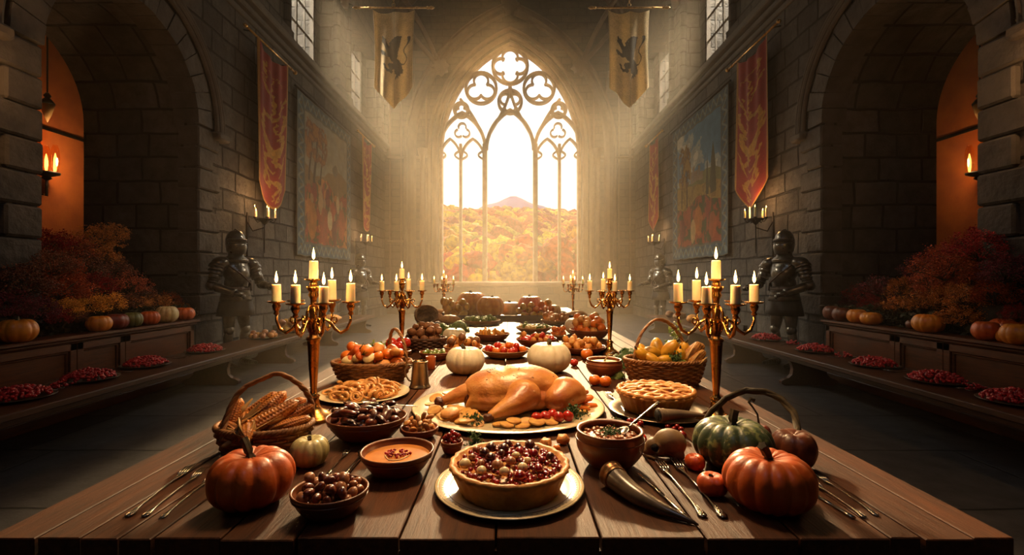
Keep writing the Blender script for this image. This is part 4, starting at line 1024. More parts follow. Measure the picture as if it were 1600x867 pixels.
# arching twisted branch: the squash's own stalk reaching over the green pumpkin
dq = 1.50
def ap(px, py, d=dq): return Vector(at_depth(px, py, d))
pa = [ap(1240, 690, 1.42), ap(1247, 670, 1.45), ap(1240, 645, 1.5), ap(1222, 624, 1.54), ap(1196, 612, 1.57), ap(1165, 610, 1.6), ap(1135, 622, 1.6), ap(1112, 642, 1.6), ap(1100, 662, 1.6), ap(1098, 676, 1.6)]
dense = []
for i in range(len(pa)-1):
    for q in (0, .5): dense.append(pa[i].lerp(pa[i+1], q))
dense.append(pa[-1])
m = MB()
for j in range(3):
    pts = []
    for i, p in enumerate(dense):
        a = i*.75+j*2*PI/3; pts.append(p-o.location+Vector((math.cos(a)*.005, math.cos(a+1)*.002, math.sin(a)*.005)))
    m.tube(pts, [.0075-.002*abs(i/len(pts)-.4) for i in range(len(pts))], 8)
st = obj('arching_stalk', m, M_pstem, o); o.rotation_euler.z = 0

# ---------------- vessels
M_clay = mat('brown_glazed_clay', '7d4420', .38, c2='5c2e14', scale=9, bump=.001, bscale=40, coat=.25)
M_clay2 = mat('red_clay', '93512a', .45, c2='6d3618', scale=12, bump=.001, bscale=50, coat=.15)
M_palec = mat('pale_earthenware', 'b98a58', .45, c2='93643a', scale=10, bump=.001, coat=.2)
M_pewter = mat('pewter', 'a89a84', .3, metal=1, c2='7d7060', scale=9, bump=.0004, bscale=60, rvar=.08)
M_silver = mat('silver', 'c9c0b2', .22, metal=1, c2='8a8174', scale=30, rvar=.06)
M_ivory = mat('ivory_china', 'd8c8a2', .3, c2='c4b084', scale=14, coat=.5)
def bowl_mesh(R, H, rb=.55, bulge=0, th=.006, lip=0):
    pr = [(R*rb*.96, 0), (R*rb, .003)]
    n = 10
    for i in range(1, n+1):
        q = i/n
        r = R*(rb+(1-rb)*(q**.55 if not bulge else math.sin(q*PI/2)**.8))+bulge*R*math.sin(q*PI)*1.0
        pr.append((r, H*q))
    pr += [(pr[-1][0]+lip, H+.002), (pr[-1][0]+lip-th*.3, H+.005), (pr[-1][0]-th, H+.002)]
    inner = []
    for i in range(n, 0, -1):
        q = i/n; r = R*(rb+(1-rb)*(q**.55 if not bulge else math.sin(q*PI/2)**.8))+bulge*R*math.sin(q*PI)
        inner.append((max(r-th, .002), th+(H-th)*q*.98))
    pr += inner+[(R*rb*.7, th), (.001, th)]
    m = MB(); m.lathe(pr, 40); return m
def rimpos(px, pyr, H):
    d = F*(CAMZ-TZ-H)/(pyr-PY0); return Vector(((px-PX0)/F*d, d, TZ))
BOW = {}
def bowl(px, pyr, w, H, label, m_=None, rb=.55, bulge=0, cat='bowl', group=None, sy=1, ro=None, name='bowl', lip=0, grooves=True):
    p = rimpos(px, pyr, H); R = w/2*p.y/F
    o = obj(name, bowl_mesh(R, H, rb, bulge, lip=lip), m_ or M_clay); o.location = p; o.scale.y = sy
    BOW[name+str(px)] = (p, R, H); tag(o, label, cat, group)
    if grooves:
        g = MB(); rr = R*(rb+(1-rb)*(.8**.55 if not bulge else math.sin(.8*PI/2)**.8))+bulge*R*math.sin(.8*PI)+.0012
        g.tube([(rr*math.cos(a), rr*math.sin(a), H*.8) for a in np.linspace(0, 2*PI, 41)[:-1]], .0016, 5, closed=True); obj('rim_band', g, m_ or M_clay, o)
    return p, R, o
def heap(p, rx, ry, z0, items, depth=.0, dome=.0, rmin=0):
    """drop spheres into an ellipse; items radii list -> centres (touching, none buried)"""
    out = []
    for r in items:
        best = None
        for _ in range(40):
            a = random.random()*2*PI; q = math.sqrt(random.random())
            x, y = (rx-r*.7)*q*math.cos(a), (ry-r*.7)*q*math.sin(a)
            fl = z0-depth*(1-q*q)
            z = fl+r*.95
            for (ox, oy, oz, orr) in out:
                d2 = (x-ox)**2+(y-oy)**2; s = (r+orr)*.93
                if d2 < s*s: z = max(z, oz+math.sqrt(s*s-d2))
            sc = z+dome*q
            if best is None or sc < best[3]: best = (x, y, z, sc)
        out.append((best[0], best[1], best[2], r))
    return [(Vector((p.x+x, p.y+y, z)), r) for x, y, z, r in out]
def scatter(protos, spots, base_r, name_group, labels, cat, upright=False, rotmax=PI):
    """protos: list of objects of unit radius base_r; the first use moves the proto itself"""
    used = set()
    for i, (p, r) in enumerate(spots):
        k = i % len(protos); s = r/base_r
        rot = (random.uniform(-rotmax, rotmax)*(0 if upright else 1), random.uniform(-rotmax, rotmax)*(0 if upright else .5), random.uniform(0, 6.28))
        if k not in used:
            o = protos[k]; used.add(k); o.location = p; o.rotation_euler = rot; o.scale = (s,)*3
        else: o = dup(protos[k], p, rot, scale=s)
        tag(o, labels, cat, name_group)
def blob(name, r, m_, n=12, amp=.08, sq=(1, 1, 1), seed=0, col=None):
    rg = random.Random(seed); a, b, c = [rg.uniform(2, 5) for _ in range(3)]; ph = rg.random()*6
    m = MB(); m.ell((0, 0, 0), (r*sq[0], r*sq[1], r*sq[2]), n, max(6, n*2//3), disp=lambda d: amp*(math.sin(a*d.x+ph)*math.sin(b*d.y+1)+.6*math.sin(c*d.z*2+ph)), col=col)
    return obj(name, m, m_)
def fruit_stemmed(name, r, m_, sm, seed=0, flat=.86, calyx=True):
    o = obj(name, (lambda m: (m.ell((0, 0, 0), (r, r, r*flat), 18, 12, disp=lambda d: -.16*math.exp(-((1-d.z)/.06))-.03*math.exp(-((1+d.z)/.05))+.015*math.cos(5*math.atan2(d.y, d.x))), m)[1])(MB()), m_)
    if calyx:
        m = MB()
        for k in range(5):
            a = k*2*PI/5; m.tube([(0, 0, r*.72), (r*.22*math.cos(a), r*.22*math.sin(a), r*.82), (r*.45*math.cos(a), r*.45*math.sin(a), r*.78)], [r*.07, r*.08, r*.01], 5, flat=.3)
        m.tube([(0, 0, r*.7), (r*.03, 0, r*1.05)], [r*.06, r*.045], 6); obj('stalk', m, sm, o)
    return o
M_nut = mat('hazelnut_shell', '7a3418', .3, c2='4c1c0e', scale=60, coat=.5)
M_nut2 = mat('pale_nut_shell', 'b0744a', .32, c2='8c5232', scale=50, coat=.4)
M_date = mat('dark_date', '54200f', .28, c2='341008', scale=50, bump=.001, bscale=90, coat=.6)
M_walnutshell = mat('walnut_shell', '8a5a34', .6, c2='5e3a20', scale=60, bump=.004, bscale=70)
M_tom = mat('tomato_skin', 'c22a12', .22, c2='a81e0c', scale=9, coat=.6, sss=.1, ssr=(1, .2, .1))
M_cherry = mat('cherry_red', 'a01a12', .22, c2='6e100c', scale=30, coat=.6)
M_orange = mat('orange_skin', 'e07a1c', .4, c2='d0640f', scale=8, bump=.0006, bscale=220, coat=.25, sss=.1)
M_green = mat('leaf_green', '3f5a1e', .6, c2='243c12', scale=25, trans=.15)
M_pgreen = mat('pale_leaf_green', '8a9a4a', .6, c2='5a7030', scale=25, trans=.2)
M_crust = mat('golden_crust', 'd99a4c', .55, c2='b87434', scale=24, bump=.002, bscale=90, sss=.05)
M_crust2 = mat('pale_pastry', 'e0aa60', .5, c2='c07c36', scale=30, bump=.0012, bscale=80)
M_carrot = mat('carrot_skin', 'd9661a', .5, c2='b84c10', scale=30, bump=.001, bscale=60)
M_potato = mat('potato', 'd9a850', .5, c2='b87c34', scale=30, bump=.0008, bscale=90, coat=.2)
M_squash = mat('yellow_squash', 'd9a52e', .4, c2='b07a1e', scale=20, bump=.001, coat=.2)
M_cream = mat('cream_flesh', 'e6d0a0', .5, c2='d0b070', scale=30)
M_berry = mat('red_berries', 'c01a20', .38, c2='8a0e14', scale=40, coat=.1)
def leafsprig(name, r, n, m_, seed=0, curl=1.0, leaf=.012, label=None, cat=None, loc=None, parent=None, flatz=.6):
    rg = random.Random(seed); m = MB()
    for i in range(n):
        th = rg.uniform(0, 2*PI); el = rg.uniform(.05, 1.4); d = Vector((math.cos(th)*math.cos(el), math.sin(th)*math.cos(el), math.sin(el)*flatz+.05)); L_ = r*rg.uniform(.55, 1)
        e = d*L_; m.tube([(0, 0, .001), tuple(e*.5+Vector((0, 0, .006))), tuple(e)], [.0012, .001, .0007], 4)
        for k in range(7):
            c = e*rg.uniform(.55, 1.08)+Vector([rg.uniform(-1, 1)*leaf for _ in range(3)]); u = Vector([rg.uniform(-1, 1) for _ in range(3)]).normalized(); w = u.orthogonal().normalized(); nn = u.cross(w)
            s = leaf*rg.uniform(.6, 1.1); c.z = max(c.z, .003)
            m.add([c, c+u*s*.5+w*s*.45+nn*s*.15, c+u*s*1.1, c+u*s*.5-w*s*.45+nn*s*.15, c+u*s*.6-nn*s*.1], [(0, 1, 4), (1, 2, 4), (2, 3, 4), (3, 0, 4)])
    o = obj(name, m, m_, parent)
    if label: tag(o, label, cat)
    if loc is not None: o.location = loc
    return o
# --- front row
p, R, o = bowl(516, 765, 118, .052, 'brown clay bowl of glossy nuts at the very front of the table', sy=.92)
sp = heap(p, R*.86, R*.78, TZ+.016, [random.choice((.0115, .012, .014, .010)) for _ in range(66)], depth=.008, dome=.02)
scatter([blob('nut', .014, M_nut, 12, .03, (1, 1, .85), 1), blob('nut', .014, M_nut2, 12, .04, (1.15, .95, .85), 2), blob('nut', .014, M_nut, 12, .05, (1.2, .8, .7), 3)], sp, .014, 'nuts in the front clay bowl', 'shiny brown nut heaped in the clay bowl at the very front', 'nut')
p, R, o = bowl(621, 704, 113, .06, 'brown clay bowl of orange soup topped with red seeds', rb=.5)
m = MB(); m.lathe([(R*.915, .047), (R*.6, .0485), (R*.3, .048), (.001, .048)], 36, mod=lambda a, q: 1+.01*math.sin(5*a), cap=False); obj('soup', m, mat('pumpkin_soup', 'c4762c', .25, c2='d98f42', scale=22, coat=.5), o)
m = MB()
for k in range(46):
    a = random.random()*6.28; q = math.sqrt(random.random())*R*.36; m.ell((q*math.cos(a), q*math.sin(a)*.8, .0505+random.random()*.005), random.uniform(.0028, .0042), 7, 5)
tag(obj('red_seeds', m, M_berry, o), kind='stuff')
m = MB(); m.tube([(R*.3*math.cos(a)*(1+.15*math.sin(3*a)), -R*.12+R*.28*math.sin(a), .0485) for a in np.linspace(2.6, 6.8, 18)], .0022, 5); obj('cream_swirl', m, M_cream, o)
p, R, o = bowl(573, 651, 124, .07, 'wide brown clay bowl of dates and dried figs before the pastry platter', rb=.5, sy=.9)
sp = heap(p, R*.86, R*.76, TZ+.03, [random.choice((.015, .018, .014, .02)) for _ in range(70)], depth=.01)
scatter([blob('date', .017, M_date, 12, .05, (1.7, .75, .7), 4), blob('date', .017, M_nut, 12, .05, (1.1, .9, .8), 5), blob('dried_fig', .017, M_date, 12, .1, (1.9, .85, .55), 6), blob('date', .017, M_nut, 12, .06, (1.9, .6, .6), 7)], sp, .018, 'dried fruit in the wide clay bowl', 'dark glossy dried fruit piled in the wide clay bowl', 'dried fruit', rotmax=.8)
FB = (p.copy(), R)
p, R, o = bowl(655, 668, 60, .03, 'small shallow clay dish of pale cracked nuts', rb=.6, m_=M_clay2)
sp = heap(p, R*.85, R*.8, TZ+.016, [random.choice((.011, .013, .010)) for _ in range(34)], depth=.003)
scatter([blob('nut_kernel', .012, M_palec, 10, .16, (1.5, .8, .6), 8), blob('nut_kernel', .012, M_crust, 10, .14, (1.2, .9, .5), 9)], sp, .012, 'nut kernels in the small dish', 'pale nut kernel in the small shallow dish', 'nut')
p, R, o = bowl(706, 690, 35, .035, 'tiny red clay cup of red berries before the turkey platter', rb=.6, m_=M_clay2)
sp = heap(p, R*.8, R*.8, TZ+.026, [random.choice((.007, .008)) for _ in range(24)], depth=.004)
scatter([blob('berry', .0075, M_cherry, 10, .03, (1, 1, .95), 10)], sp, .0075, 'berries in the tiny cup', 'red berry heaped in the tiny clay cup', 'berry')
# stew pot
p, R, o = bowl(953, 672, 98, .10, 'round brown clay pot of bean stew with herbs and a spoon', rb=.6, bulge=.13, name='stew_pot', cat='pot', lip=.006)
m = MB(); m.lathe([(R*.93, .084), (R*.6, .087), (.001, .088)], 32, cap=False); obj('stew', m, mat('bean_stew', '8a3a16', .35, c2='a85a24', scale=60, bump=.003, bscale=90, coat=.4), o)
m = MB()
for k in range(60):
    a = random.random()*6.28; q = math.sqrt(random.random())*R*.82; m.ell((q*math.cos(a), q*math.sin(a), .088), (random.uniform(.005, .009), .006, .005), 8, 6, rot=Matrix.Rotation(a, 3, 'Z'))
tag(obj('stew_beans', m, M_nut2, o), kind='stuff')
q_ = leafsprig('chopped_herbs', R*.6, 16, M_green, 3, leaf=.009, parent=o, flatz=.15); q_.location = (0, 0, .088)
POT = p.copy()
# middle clay pot
p, R, o = bowl(944, 562, 52, .09, 'rounded brown clay pot of cream behind the turkey platter', rb=.6, bulge=.15, name='clay_pot', cat='pot', m_=M_clay2, lip=.005)
m = MB(); m.lathe([(R*.93, .078), (R*.5, .082), (.001, .083)], 28, cap=False); obj('cream', m, M_cream, o)
m = MB(); m.tube([(.0, 0, .08), (.02, -.01, .12), (.045, -.02, .135), (.035, -.02, .12)], [.006, .003, .003, .004], 8); tag(obj('spoon_handle', m, M_silver, o), 'silver spoon handle')

# ---------------- plates
def plate(px, py, w, label, m_, loc=None, R=None, cat='plate', rimw=.8, deep=.014, beads=False, group=None):
    p = on_z(px, py, TZ+.01) if loc is None else Vector(loc); p.z = p.z-.01 if loc is None else p.z
    R = R or w/2*p.y/F
    m = MB(); m.lathe([(R*.55, 0), (R*.6, .001), (R*.78, deep*.4), (R*.98, deep), (R, deep+.002), (R*.985, deep+.004), (R*rimw, deep*.6+.002), (R*.72, .005), (R*.3, .004), (.001, .004)], 64)
    o = obj('plate', m, m_); o.location = p; tag(o, label, cat, group)
    if beads:
        m = MB()
        for k in range(84):
            a = k*2*PI/84; r = R*.9; m.ell((r*math.cos(a), r*math.sin(a), deep*.82+.002), (.0042, .0028, .0018), 6, 4, rot=Matrix.Rotation(a, 3, 'Z'))
        for rr in (.84, .955): m.tube([(R*rr*math.cos(a), R*rr*math.sin(a), deep*(.66 if rr < .9 else .94)+.003) for a in np.linspace(0, 2*PI, 65)[:-1]], .0012, 5, closed=True)
        obj('rim_pattern', m, M_ivory if m_ is not M_ivory else M_pewter, o)
    return p, R, o
# berry pie at the front
p, R, o = plate(796, 757, 232, 'silver-edged ivory plate under the berry pie at the front', M_ivory, beads=True)
PR, PH = .150, .066
t = thing('berry_pie', 'deep open pie filled with red beans and berries on the patterned front plate', 'pie', (p.x, p.y-.005, TZ+.0042))
m = MB(); m.lathe([(PR*.82, 0), (PR*.84, .004), (PR*.97, PH*.8), (PR*1.02, PH*.93), (PR*1.0, PH+.004), (PR*.93, PH+.003), (PR*.9, PH-.008), (PR*.5, PH-.014), (.001, PH-.014)], 120, mod=lambda a, q: 1+(.012*math.sin(60*a/2) if q < .4 else .016*math.sin(21*a)+.008*math.sin(34*a))); obj('crust', m, M_crust, t)
m = MB()
for k in range(330):
    a = random.random()*6.28; q = math.sqrt(random.random())*PR*.86; r = random.choice((.005, .006, .007))
    m.ell((q*math.cos(a), q*math.sin(a), PH-.008+.013*(1-(q/PR)**2)+random.uniform(0, .004)), (r*1.15, r, r*.85), 8, 6, rot=Matrix.Rotation(a*3, 3, 'Z'))
tag(obj('berry_filling', m, M_cherry, t), 'glossy dark red berry filling', kind='stuff')
for k in range(26):
    a = k*2.4; q = math.sqrt((k+.5)/26)*PR*.78; r = random.choice((.010, .012, .014, .009)); mm = (M_cream, M_date, M_nut2, M_cherry, M_date)[k % 5]
    m = MB(); m.ell((0, 0, 0), (r*1.1, r, r*.85), 14, 9); b = obj('large_bean', m, mm, t); b.location = (q*math.cos(a), q*math.sin(a), PH+.004+.013*(1-(q/PR)**2)); b.rotation_euler.z = a*2
    b['label'] = {0: 'ivory white bean', 1: 'dark purple bean', 2: 'light brown bean', 3: 'red berry', 4: 'dark purple bean'}[k % 5]
# lattice pie
p, R, o = plate(1030, 640, 156, 'pewter plate under the lattice pie', M_pewter)
PR, PH = .152, .072
t = thing('lattice_pie', 'golden pie with a woven lattice crust on the pewter plate', 'pie', (p.x-.005, p.y+.03, TZ+.0042))
LP = t.location.copy()
m = MB(); m.lathe([(PR*.8, 0), (PR*.82, .004), (PR*.97, PH*.85), (PR*1.03, PH*.93), (PR*1.02, PH+.004), (PR*.94, PH+.004), (PR*.9, PH-.006), (.001, PH-.004)], 144, mod=lambda a, q: 1+(.02*math.sin(36*a) if q < .35 else .012*math.sin(36*a))); obj('crust', m, M_crust2, t)
m = MB()
def zl(x, y): return PH+.002+.016*(1-(x*x+y*y)/(PR*PR))
for fam in (0, 1):
    ang = (.62, -.62)[fam]
    for k in range(-3, 4):
        off = k*PR*.30; h = math.sqrt(max(0, (PR*.96)**2-off*off)); pts = []
        for q in np.linspace(-1, 1, 22):
            a, b = h*q, off; x = a*math.cos(ang)-b*math.sin(ang); y = a*math.sin(ang)+b*math.cos(ang)
            pts.append((x, y, zl(x, y)+.0028*math.sin(q*h/(PR*.30)*PI+(k+fam)*PI)+.001))
        m.tube(pts, .0085, 8, flat=.55)
obj('lattice', m, M_crust2, t)
m = MB(); m.tube([(PR*.965*math.cos(a)*(1+.012*math.sin(24*a)), PR*.965*math.sin(a)*(1+.012*math.sin(24*a)), PH+.006+.002*math.sin(24*a)) for a in np.linspace(0, 2*PI, 145)[:-1]], .010, 8, closed=True); obj('crimped_edge', m, M_crust, t)
m = MB(); m.lathe([(PR*.9, PH-.010), (PR*.5, PH-.002), (.001, PH+.002)], 32, cap=False); obj('filling', m, mat('apple_filling', '7a3410', .35, c2='b0602a', scale=60, bump=.002), t)
# pastry platter
p, R, o = plate(569, 614, 140, 'oval pewter platter heaped with curled pastries', M_ivory, cat='platter')
PP = p.copy()
protos = []
for v in range(3):
    m = MB(); n = 60
    if v == 0:
        pts = [((.007+.029*q)*math.cos(q*14), (.007+.029*q)*math.sin(q*14)*.85, .004*math.sin(q*9)) for q in np.linspace(0, 1, n)]
    elif v == 1:
        pts = [(.045*(q-.5)*2, .014*math.sin(q*2*PI*2.5), .011*math.cos(q*2*PI*2.5)) for q in np.linspace(0, 1, n)]
    else:
        pts = [(.032*math.cos(a)*(1+.2*math.cos(2*a)), .026*math.sin(a), .004*math.sin(3*a)) for a in np.linspace(.2, 6.1, n)]
    m.tube(pts, [(.0068 if v != 1 else .008)*(.75+.25*math.sin(PI*min(1, i/(n-1)*1.0))) for i in range(n)], 10)
    protos.append(obj('curled_pastry', m, M_crust2))
sp = []
for k in range(42):
    a = k*2.4; q = math.sqrt((k+.5)/42)*R*.74; lay = 1-q/(R*.8)
    sp.append((Vector((p.x+q*math.cos(a), p.y+q*math.sin(a)*.82, TZ+.018+.045*lay*random.uniform(.5, 1))), .014*random.uniform(.9, 1.15)))
used = 0
for i, (q, r) in enumerate(sp):
    k = i % 3; rot = (random.uniform(.1, 1.0), random.uniform(-.5, .5), random.uniform(-.6, .6) if k != 1 else random.random()*6)
    oo = protos[k] if i < 3 else dup(protos[k]); oo.location = q; oo.rotation_euler = rot; oo.scale = (r/.014,)*3
    tag(oo, 'golden fried curled pastry piled on the pewter platter', 'pastry', 'pastries on the platter')
# ---------------- wicker baskets
M_wick_ = mat('wicker', '9c6a38', .6, c2='6e4624', scale=30, bump=.0015, bscale=90)
M_wickd = mat('dark_wicker', '5c3a20', .6, c2='3a2212', scale=30, bump=.0015, bscale=90)
def basket(loc, rx, ry, H, label, m_, hpts=None, rows=10, stakes=30, flare=.72, hr=.009, rz=0, name='wicker_basket', group=None):
    t = thing(name, label, 'basket', loc, rz, group); m = MB()
    n = stakes*4
    def rr(q): return flare+(1-flare)*q**.7
    for j in range(rows):
        q = (j+.5)/rows; s = rr(q); z = H*q; th = H/rows*.56
        pts = []
        for k in range(n):
            a = 2*PI*k/n; w = .0045*math.cos(a*stakes/2+(j % 2)*PI)
            pts.append(((rx*s+w)*math.cos(a), (ry*s+w)*math.sin(a), z))
        m.tube(pts, th, 6, closed=True, flat=1.0)
    obj('woven_side', m, m_, t)
    m = MB()
    for k in range(stakes):
        a = 2*PI*(k)/stakes; m.tube([(rx*rr(q)*math.cos(a), ry*rr(q)*math.sin(a), H*q) for q in (0, .3, .6, 1.0)], .0038, 5)
    obj('stakes', m, m_, t)
    m = MB(); m.lathe([(flare*.98, 0), (flare*.98, .006), (.001, .006)], 40, sx=rx, sy=ry); m.lathe([(rr(0)*.96, .004), (rr(.4)*.96, H*.4), (rr(1)*.955, H*.97)], 40, sx=rx, sy=ry, cap=False); obj('liner', m, m_, t)
    m = MB()
    for j in range(3):
        pts = [((rx+.004*math.cos(a*22+j*2.1))*math.cos(a), (ry+.004*math.cos(a*22+j*2.1))*math.sin(a), H+.004+.005*math.sin(a*22+j*2.1)) for a in np.linspace(0, 2*PI, 161)[:-1]]
        m.tube(pts, .006, 6, closed=True)
    obj('braided_rim', m, m_, t)
    if hpts:
        m = MB(); P = [Vector(x) for x in hpts]; D = []
        for i in range(len(P)-1):
            p0, p1, p2, p3 = P[max(i-1, 0)], P[i], P[i+1], P[min(i+2, len(P)-1)]
            for q in np.linspace(0, 1, 8)[:-1]: D.append(.5*((2*p1)+(p2-p0)*q+(2*p0-5*p1+4*p2-p3)*q*q+(-p0+3*p1-3*p2+p3)*q**3))
        D.append(P[-1])
        for j in range(3):
            m.tube([d+Vector((math.cos(i*.8+j*2.09)*hr*.5, math.sin(i*.8+j*2.09)*hr*.5, math.cos(i*.8+j*2.09+1)*hr*.35)) for i, d in enumerate(D)], hr*.62, 7)
        obj('handle', m, m_, t)
    return t
def cob(seed=0, L_=.17, R=.024, m_=None):
    rg = random.Random(seed); m = MB(); n = 84; k = 24; vs = []
    for i in range(n+1):
        q = i/n; rr = R*(math.sin(min(1, q*5+.15)*PI/2))*(1-.55*(max(0, q-.45)/.55)**1.5*.9)*math.sin(min(1, (1-q)*9+.12)*PI/2)
        for j in range(k*2):
            a = 2*PI*j/(k*2); bump = .07*math.cos(a*12)+.05*math.cos(q*2*PI*21+(math.floor(a*12/(2*PI)) % 2)*PI)
            vs.append(((q-.5)*L_, rr*(1+bump)*math.cos(a), rr*(1+bump)*math.sin(a)))
    kk = k*2; fs = [(i*kk+j, i*kk+(j+1) % kk, (i+1)*kk+(j+1) % kk, (i+1)*kk+j) for i in range(n) for j in range(kk)]
    fs += [tuple(range(kk-1, -1, -1)), tuple(n*kk+j for j in range(kk))]
    m.add(vs, fs); o = obj('corn_cob', m, m_)
    h = MB()
    for j in range(5):
        a = j*2*PI/5+rg.random(); e = rg.uniform(.35, .75)
        pts = [(-L_*.5, 0, 0), (-L_*.3, R*1.15*math.cos(a), R*1.15*math.sin(a)), (L_*(e-.5), R*1.5*math.cos(a), R*1.5*math.sin(a))]
        h.tube(pts, [.008, .014, .002], 7, flat=.22)
    h.tube([(-L_*.5, 0, 0), (-L_*.62, .004, 0)], [.009, .006], 8)
    obj('husk', h, mat('dry_husk', 'b08a50', .8, c2='8a6434', scale=30, bump=.001) if 'dry_husk' not in bpy.data.materials else bpy.data.materials['dry_husk'], o)
    return o
# corn basket, front left
cb_ = Vector(((414-PX0)/F*1.49, 1.49, TZ))
basket(cb_, .143, .10, .075, 'wicker basket of dried corn cobs behind the front left pumpkin', M_wick_, [(-.08, -.085, .055), (-.088, -.06, .11), (-.06, -.03, .19), (0, 0, .225), (.045, .01, .235), (.10, .035, .19), (.125, .05, .13), (.125, .05, .06)], rows=7, stakes=26, flare=.8)
M_kern = mat('dried_kernels', 'cf8434', .4, c2='9a541c', scale=90, coat=.35, bump=.001)
cobs = [cob(1, .19, .026, M_kern), cob(2, .17, .027, M_kern), cob(3, .15, .023, M_kern)]
cspec = [(-.10, .0, .085, 75, -66, .8), (-.045, .03, .105, 30, -42, 1.05), (.0, .0, .115, 52, -40, 1.15), (.02, -.03, .10, 40, -25, 1.1), (.07, .02, .095, 30, -25, .95), (.09, -.03, .085, 25, -15, .85), (-.03, -.05, .09, 120, -12, .9), (.03, .05, .10, 10, -30, 1.0), (-.08, -.04, .075, 150, -15, .8)]
for i, (x, y, z, az, el, s) in enumerate(cspec):
    o = cobs[i % 3] if i < 3 else dup(cobs[i % 3])
    o.location = cb_+Vector((x, y, z)); o.rotation_euler = (random.random()*6, math.radians(el), math.radians(az)); o.scale = (s,)*3
    tag(o, 'dried brown-orange corn cob standing in the front left basket', 'corn', 'dried corn in the front left basket')
m_leaf2 = mat('dry_leaf', '8a5a24', .75, c2='6a3c14', scale=20, trans=.2)
# vegetable basket, left
vb = Vector(((581-PX0)/F*2.5, 2.5, TZ))
basket(vb, .205, .135, .095, 'broad wicker basket of carrots, oranges and bread on the left behind the pastries', M_wick_, [(.075, .10, .09), (.072, .09, .18), (.09, .06, .25), (.125, .02, .265), (.17, -.03, .22), (.192, -.05, .14), (.19, -.05, .07)], rows=9, stakes=32, flare=.76)
def carrot(L_=.14, R=.024):
    m = MB(); m.lathe([(.002, 0), (R*.3, L_*.12), (R*.62, L_*.45), (R*.95, L_*.82), (R, L_*.93), (R*.6, L_), (.003, L_*.985)], 18, M=Matrix.Rotation(-PI/2, 4, 'Y') @ Matrix.Translation((0, 0, -L_/2)), mod=lambda a, q: 1+.02*math.sin(q*40+a)); o = obj('carrot', m, M_carrot)
    g = MB()
    for k in range(4): g.tube([(-L_*.5, 0, 0), (-L_*.5-.02, .005*math.cos(k*1.6), .005*math.sin(k*1.6)), (-L_*.5-.035, .012*math.cos(k*1.6), .012*math.sin(k*1.6))], [.003, .002, .001], 5)
    obj('stalk', g, M_green, o); return o
c0 = carrot()
for i, (x, y, z, az, el, s) in enumerate(((-.10, -.03, .135, 150, 32, 1.1), (-.07, -.06, .12, 140, 25, 1.0), (-.045, -.02, .15, 155, 30, .9), (-.13, -.05, .105, 160, 20, .9))):
    o = c0 if i == 0 else dup(c0); o.location = vb+Vector((x, y, z)); o.rotation_euler = (0, math.radians(el), math.radians(az)); o.scale = (s,)*3; tag(o, 'thick orange carrot in the left vegetable basket', 'carrot', 'carrots in the left vegetable basket')
sp = heap(vb, .17, .11, TZ+.06, [random.choice((.026, .032, .028, .035)) for _ in range(32)], depth=.01)
kinds = [(fruit_stemmed('orange', .03, M_orange, M_green, 1, .92, False), 'orange', 'round orange in the left vegetable basket', 'oranges in the left vegetable basket'),
 (blob('bread_roll', .03, M_crust, 16, .05, (1.25, .95, .75), 12), 'bread roll', 'brown bread roll in the left vegetable basket', 'rolls in the left vegetable basket'),
 (fruit_stemmed('apple', .03, M_orange, M_pstem, 3, .9), 'apple', 'orange-red apple in the left vegetable basket', 'apples in the left vegetable basket'),
 (blob('turnip', .03, M_cream, 16, .06, (1, 1, .8), 13), 'turnip', 'pale cream turnip in the left vegetable basket', 'turnips in the left vegetable basket')]
seen = set()
def mixed(sp, kinds, base, spin=1):
    for i, (q, r) in enumerate(sp):
        k = random.choice((0, 0, 1, 2, 2, 3)) % len(kinds); pr, cat, lab, grp = kinds[k]
        if id(pr) in seen: o = dup(pr)
        else: o = pr; seen.add(id(pr))
        o.location = q; s = r/base; o.scale = (s,)*3; o.rotation_euler = (random.uniform(-.5, .5), random.uniform(-.5, .5), random.random()*6.28)
        tag(o, lab, cat, grp)
    for pr, *_ in kinds:
        if id(pr) not in seen: bpy.data.objects.remove(pr)
mixed(sp, kinds, .03)
m = MB(); m.lathe([(.026, -.012), (.03, 0), (.026, .006), (.001, .006)], 20); o = tag(obj('halved_turnip', m, M_cream), 'halved pale turnip showing its cut face at the front of the left vegetable basket', 'turnip'); o.location = vb+Vector((.01, -.095, .135)); o.rotation_euler = (1.05, 0, 0)
leafsprig('celery_leaves', .06, 14, M_pgreen, 8, leaf=.018, label='pale green leaves among the vegetables in the left basket', cat='leaves', loc=vb+Vector((.01, .04, .15)))
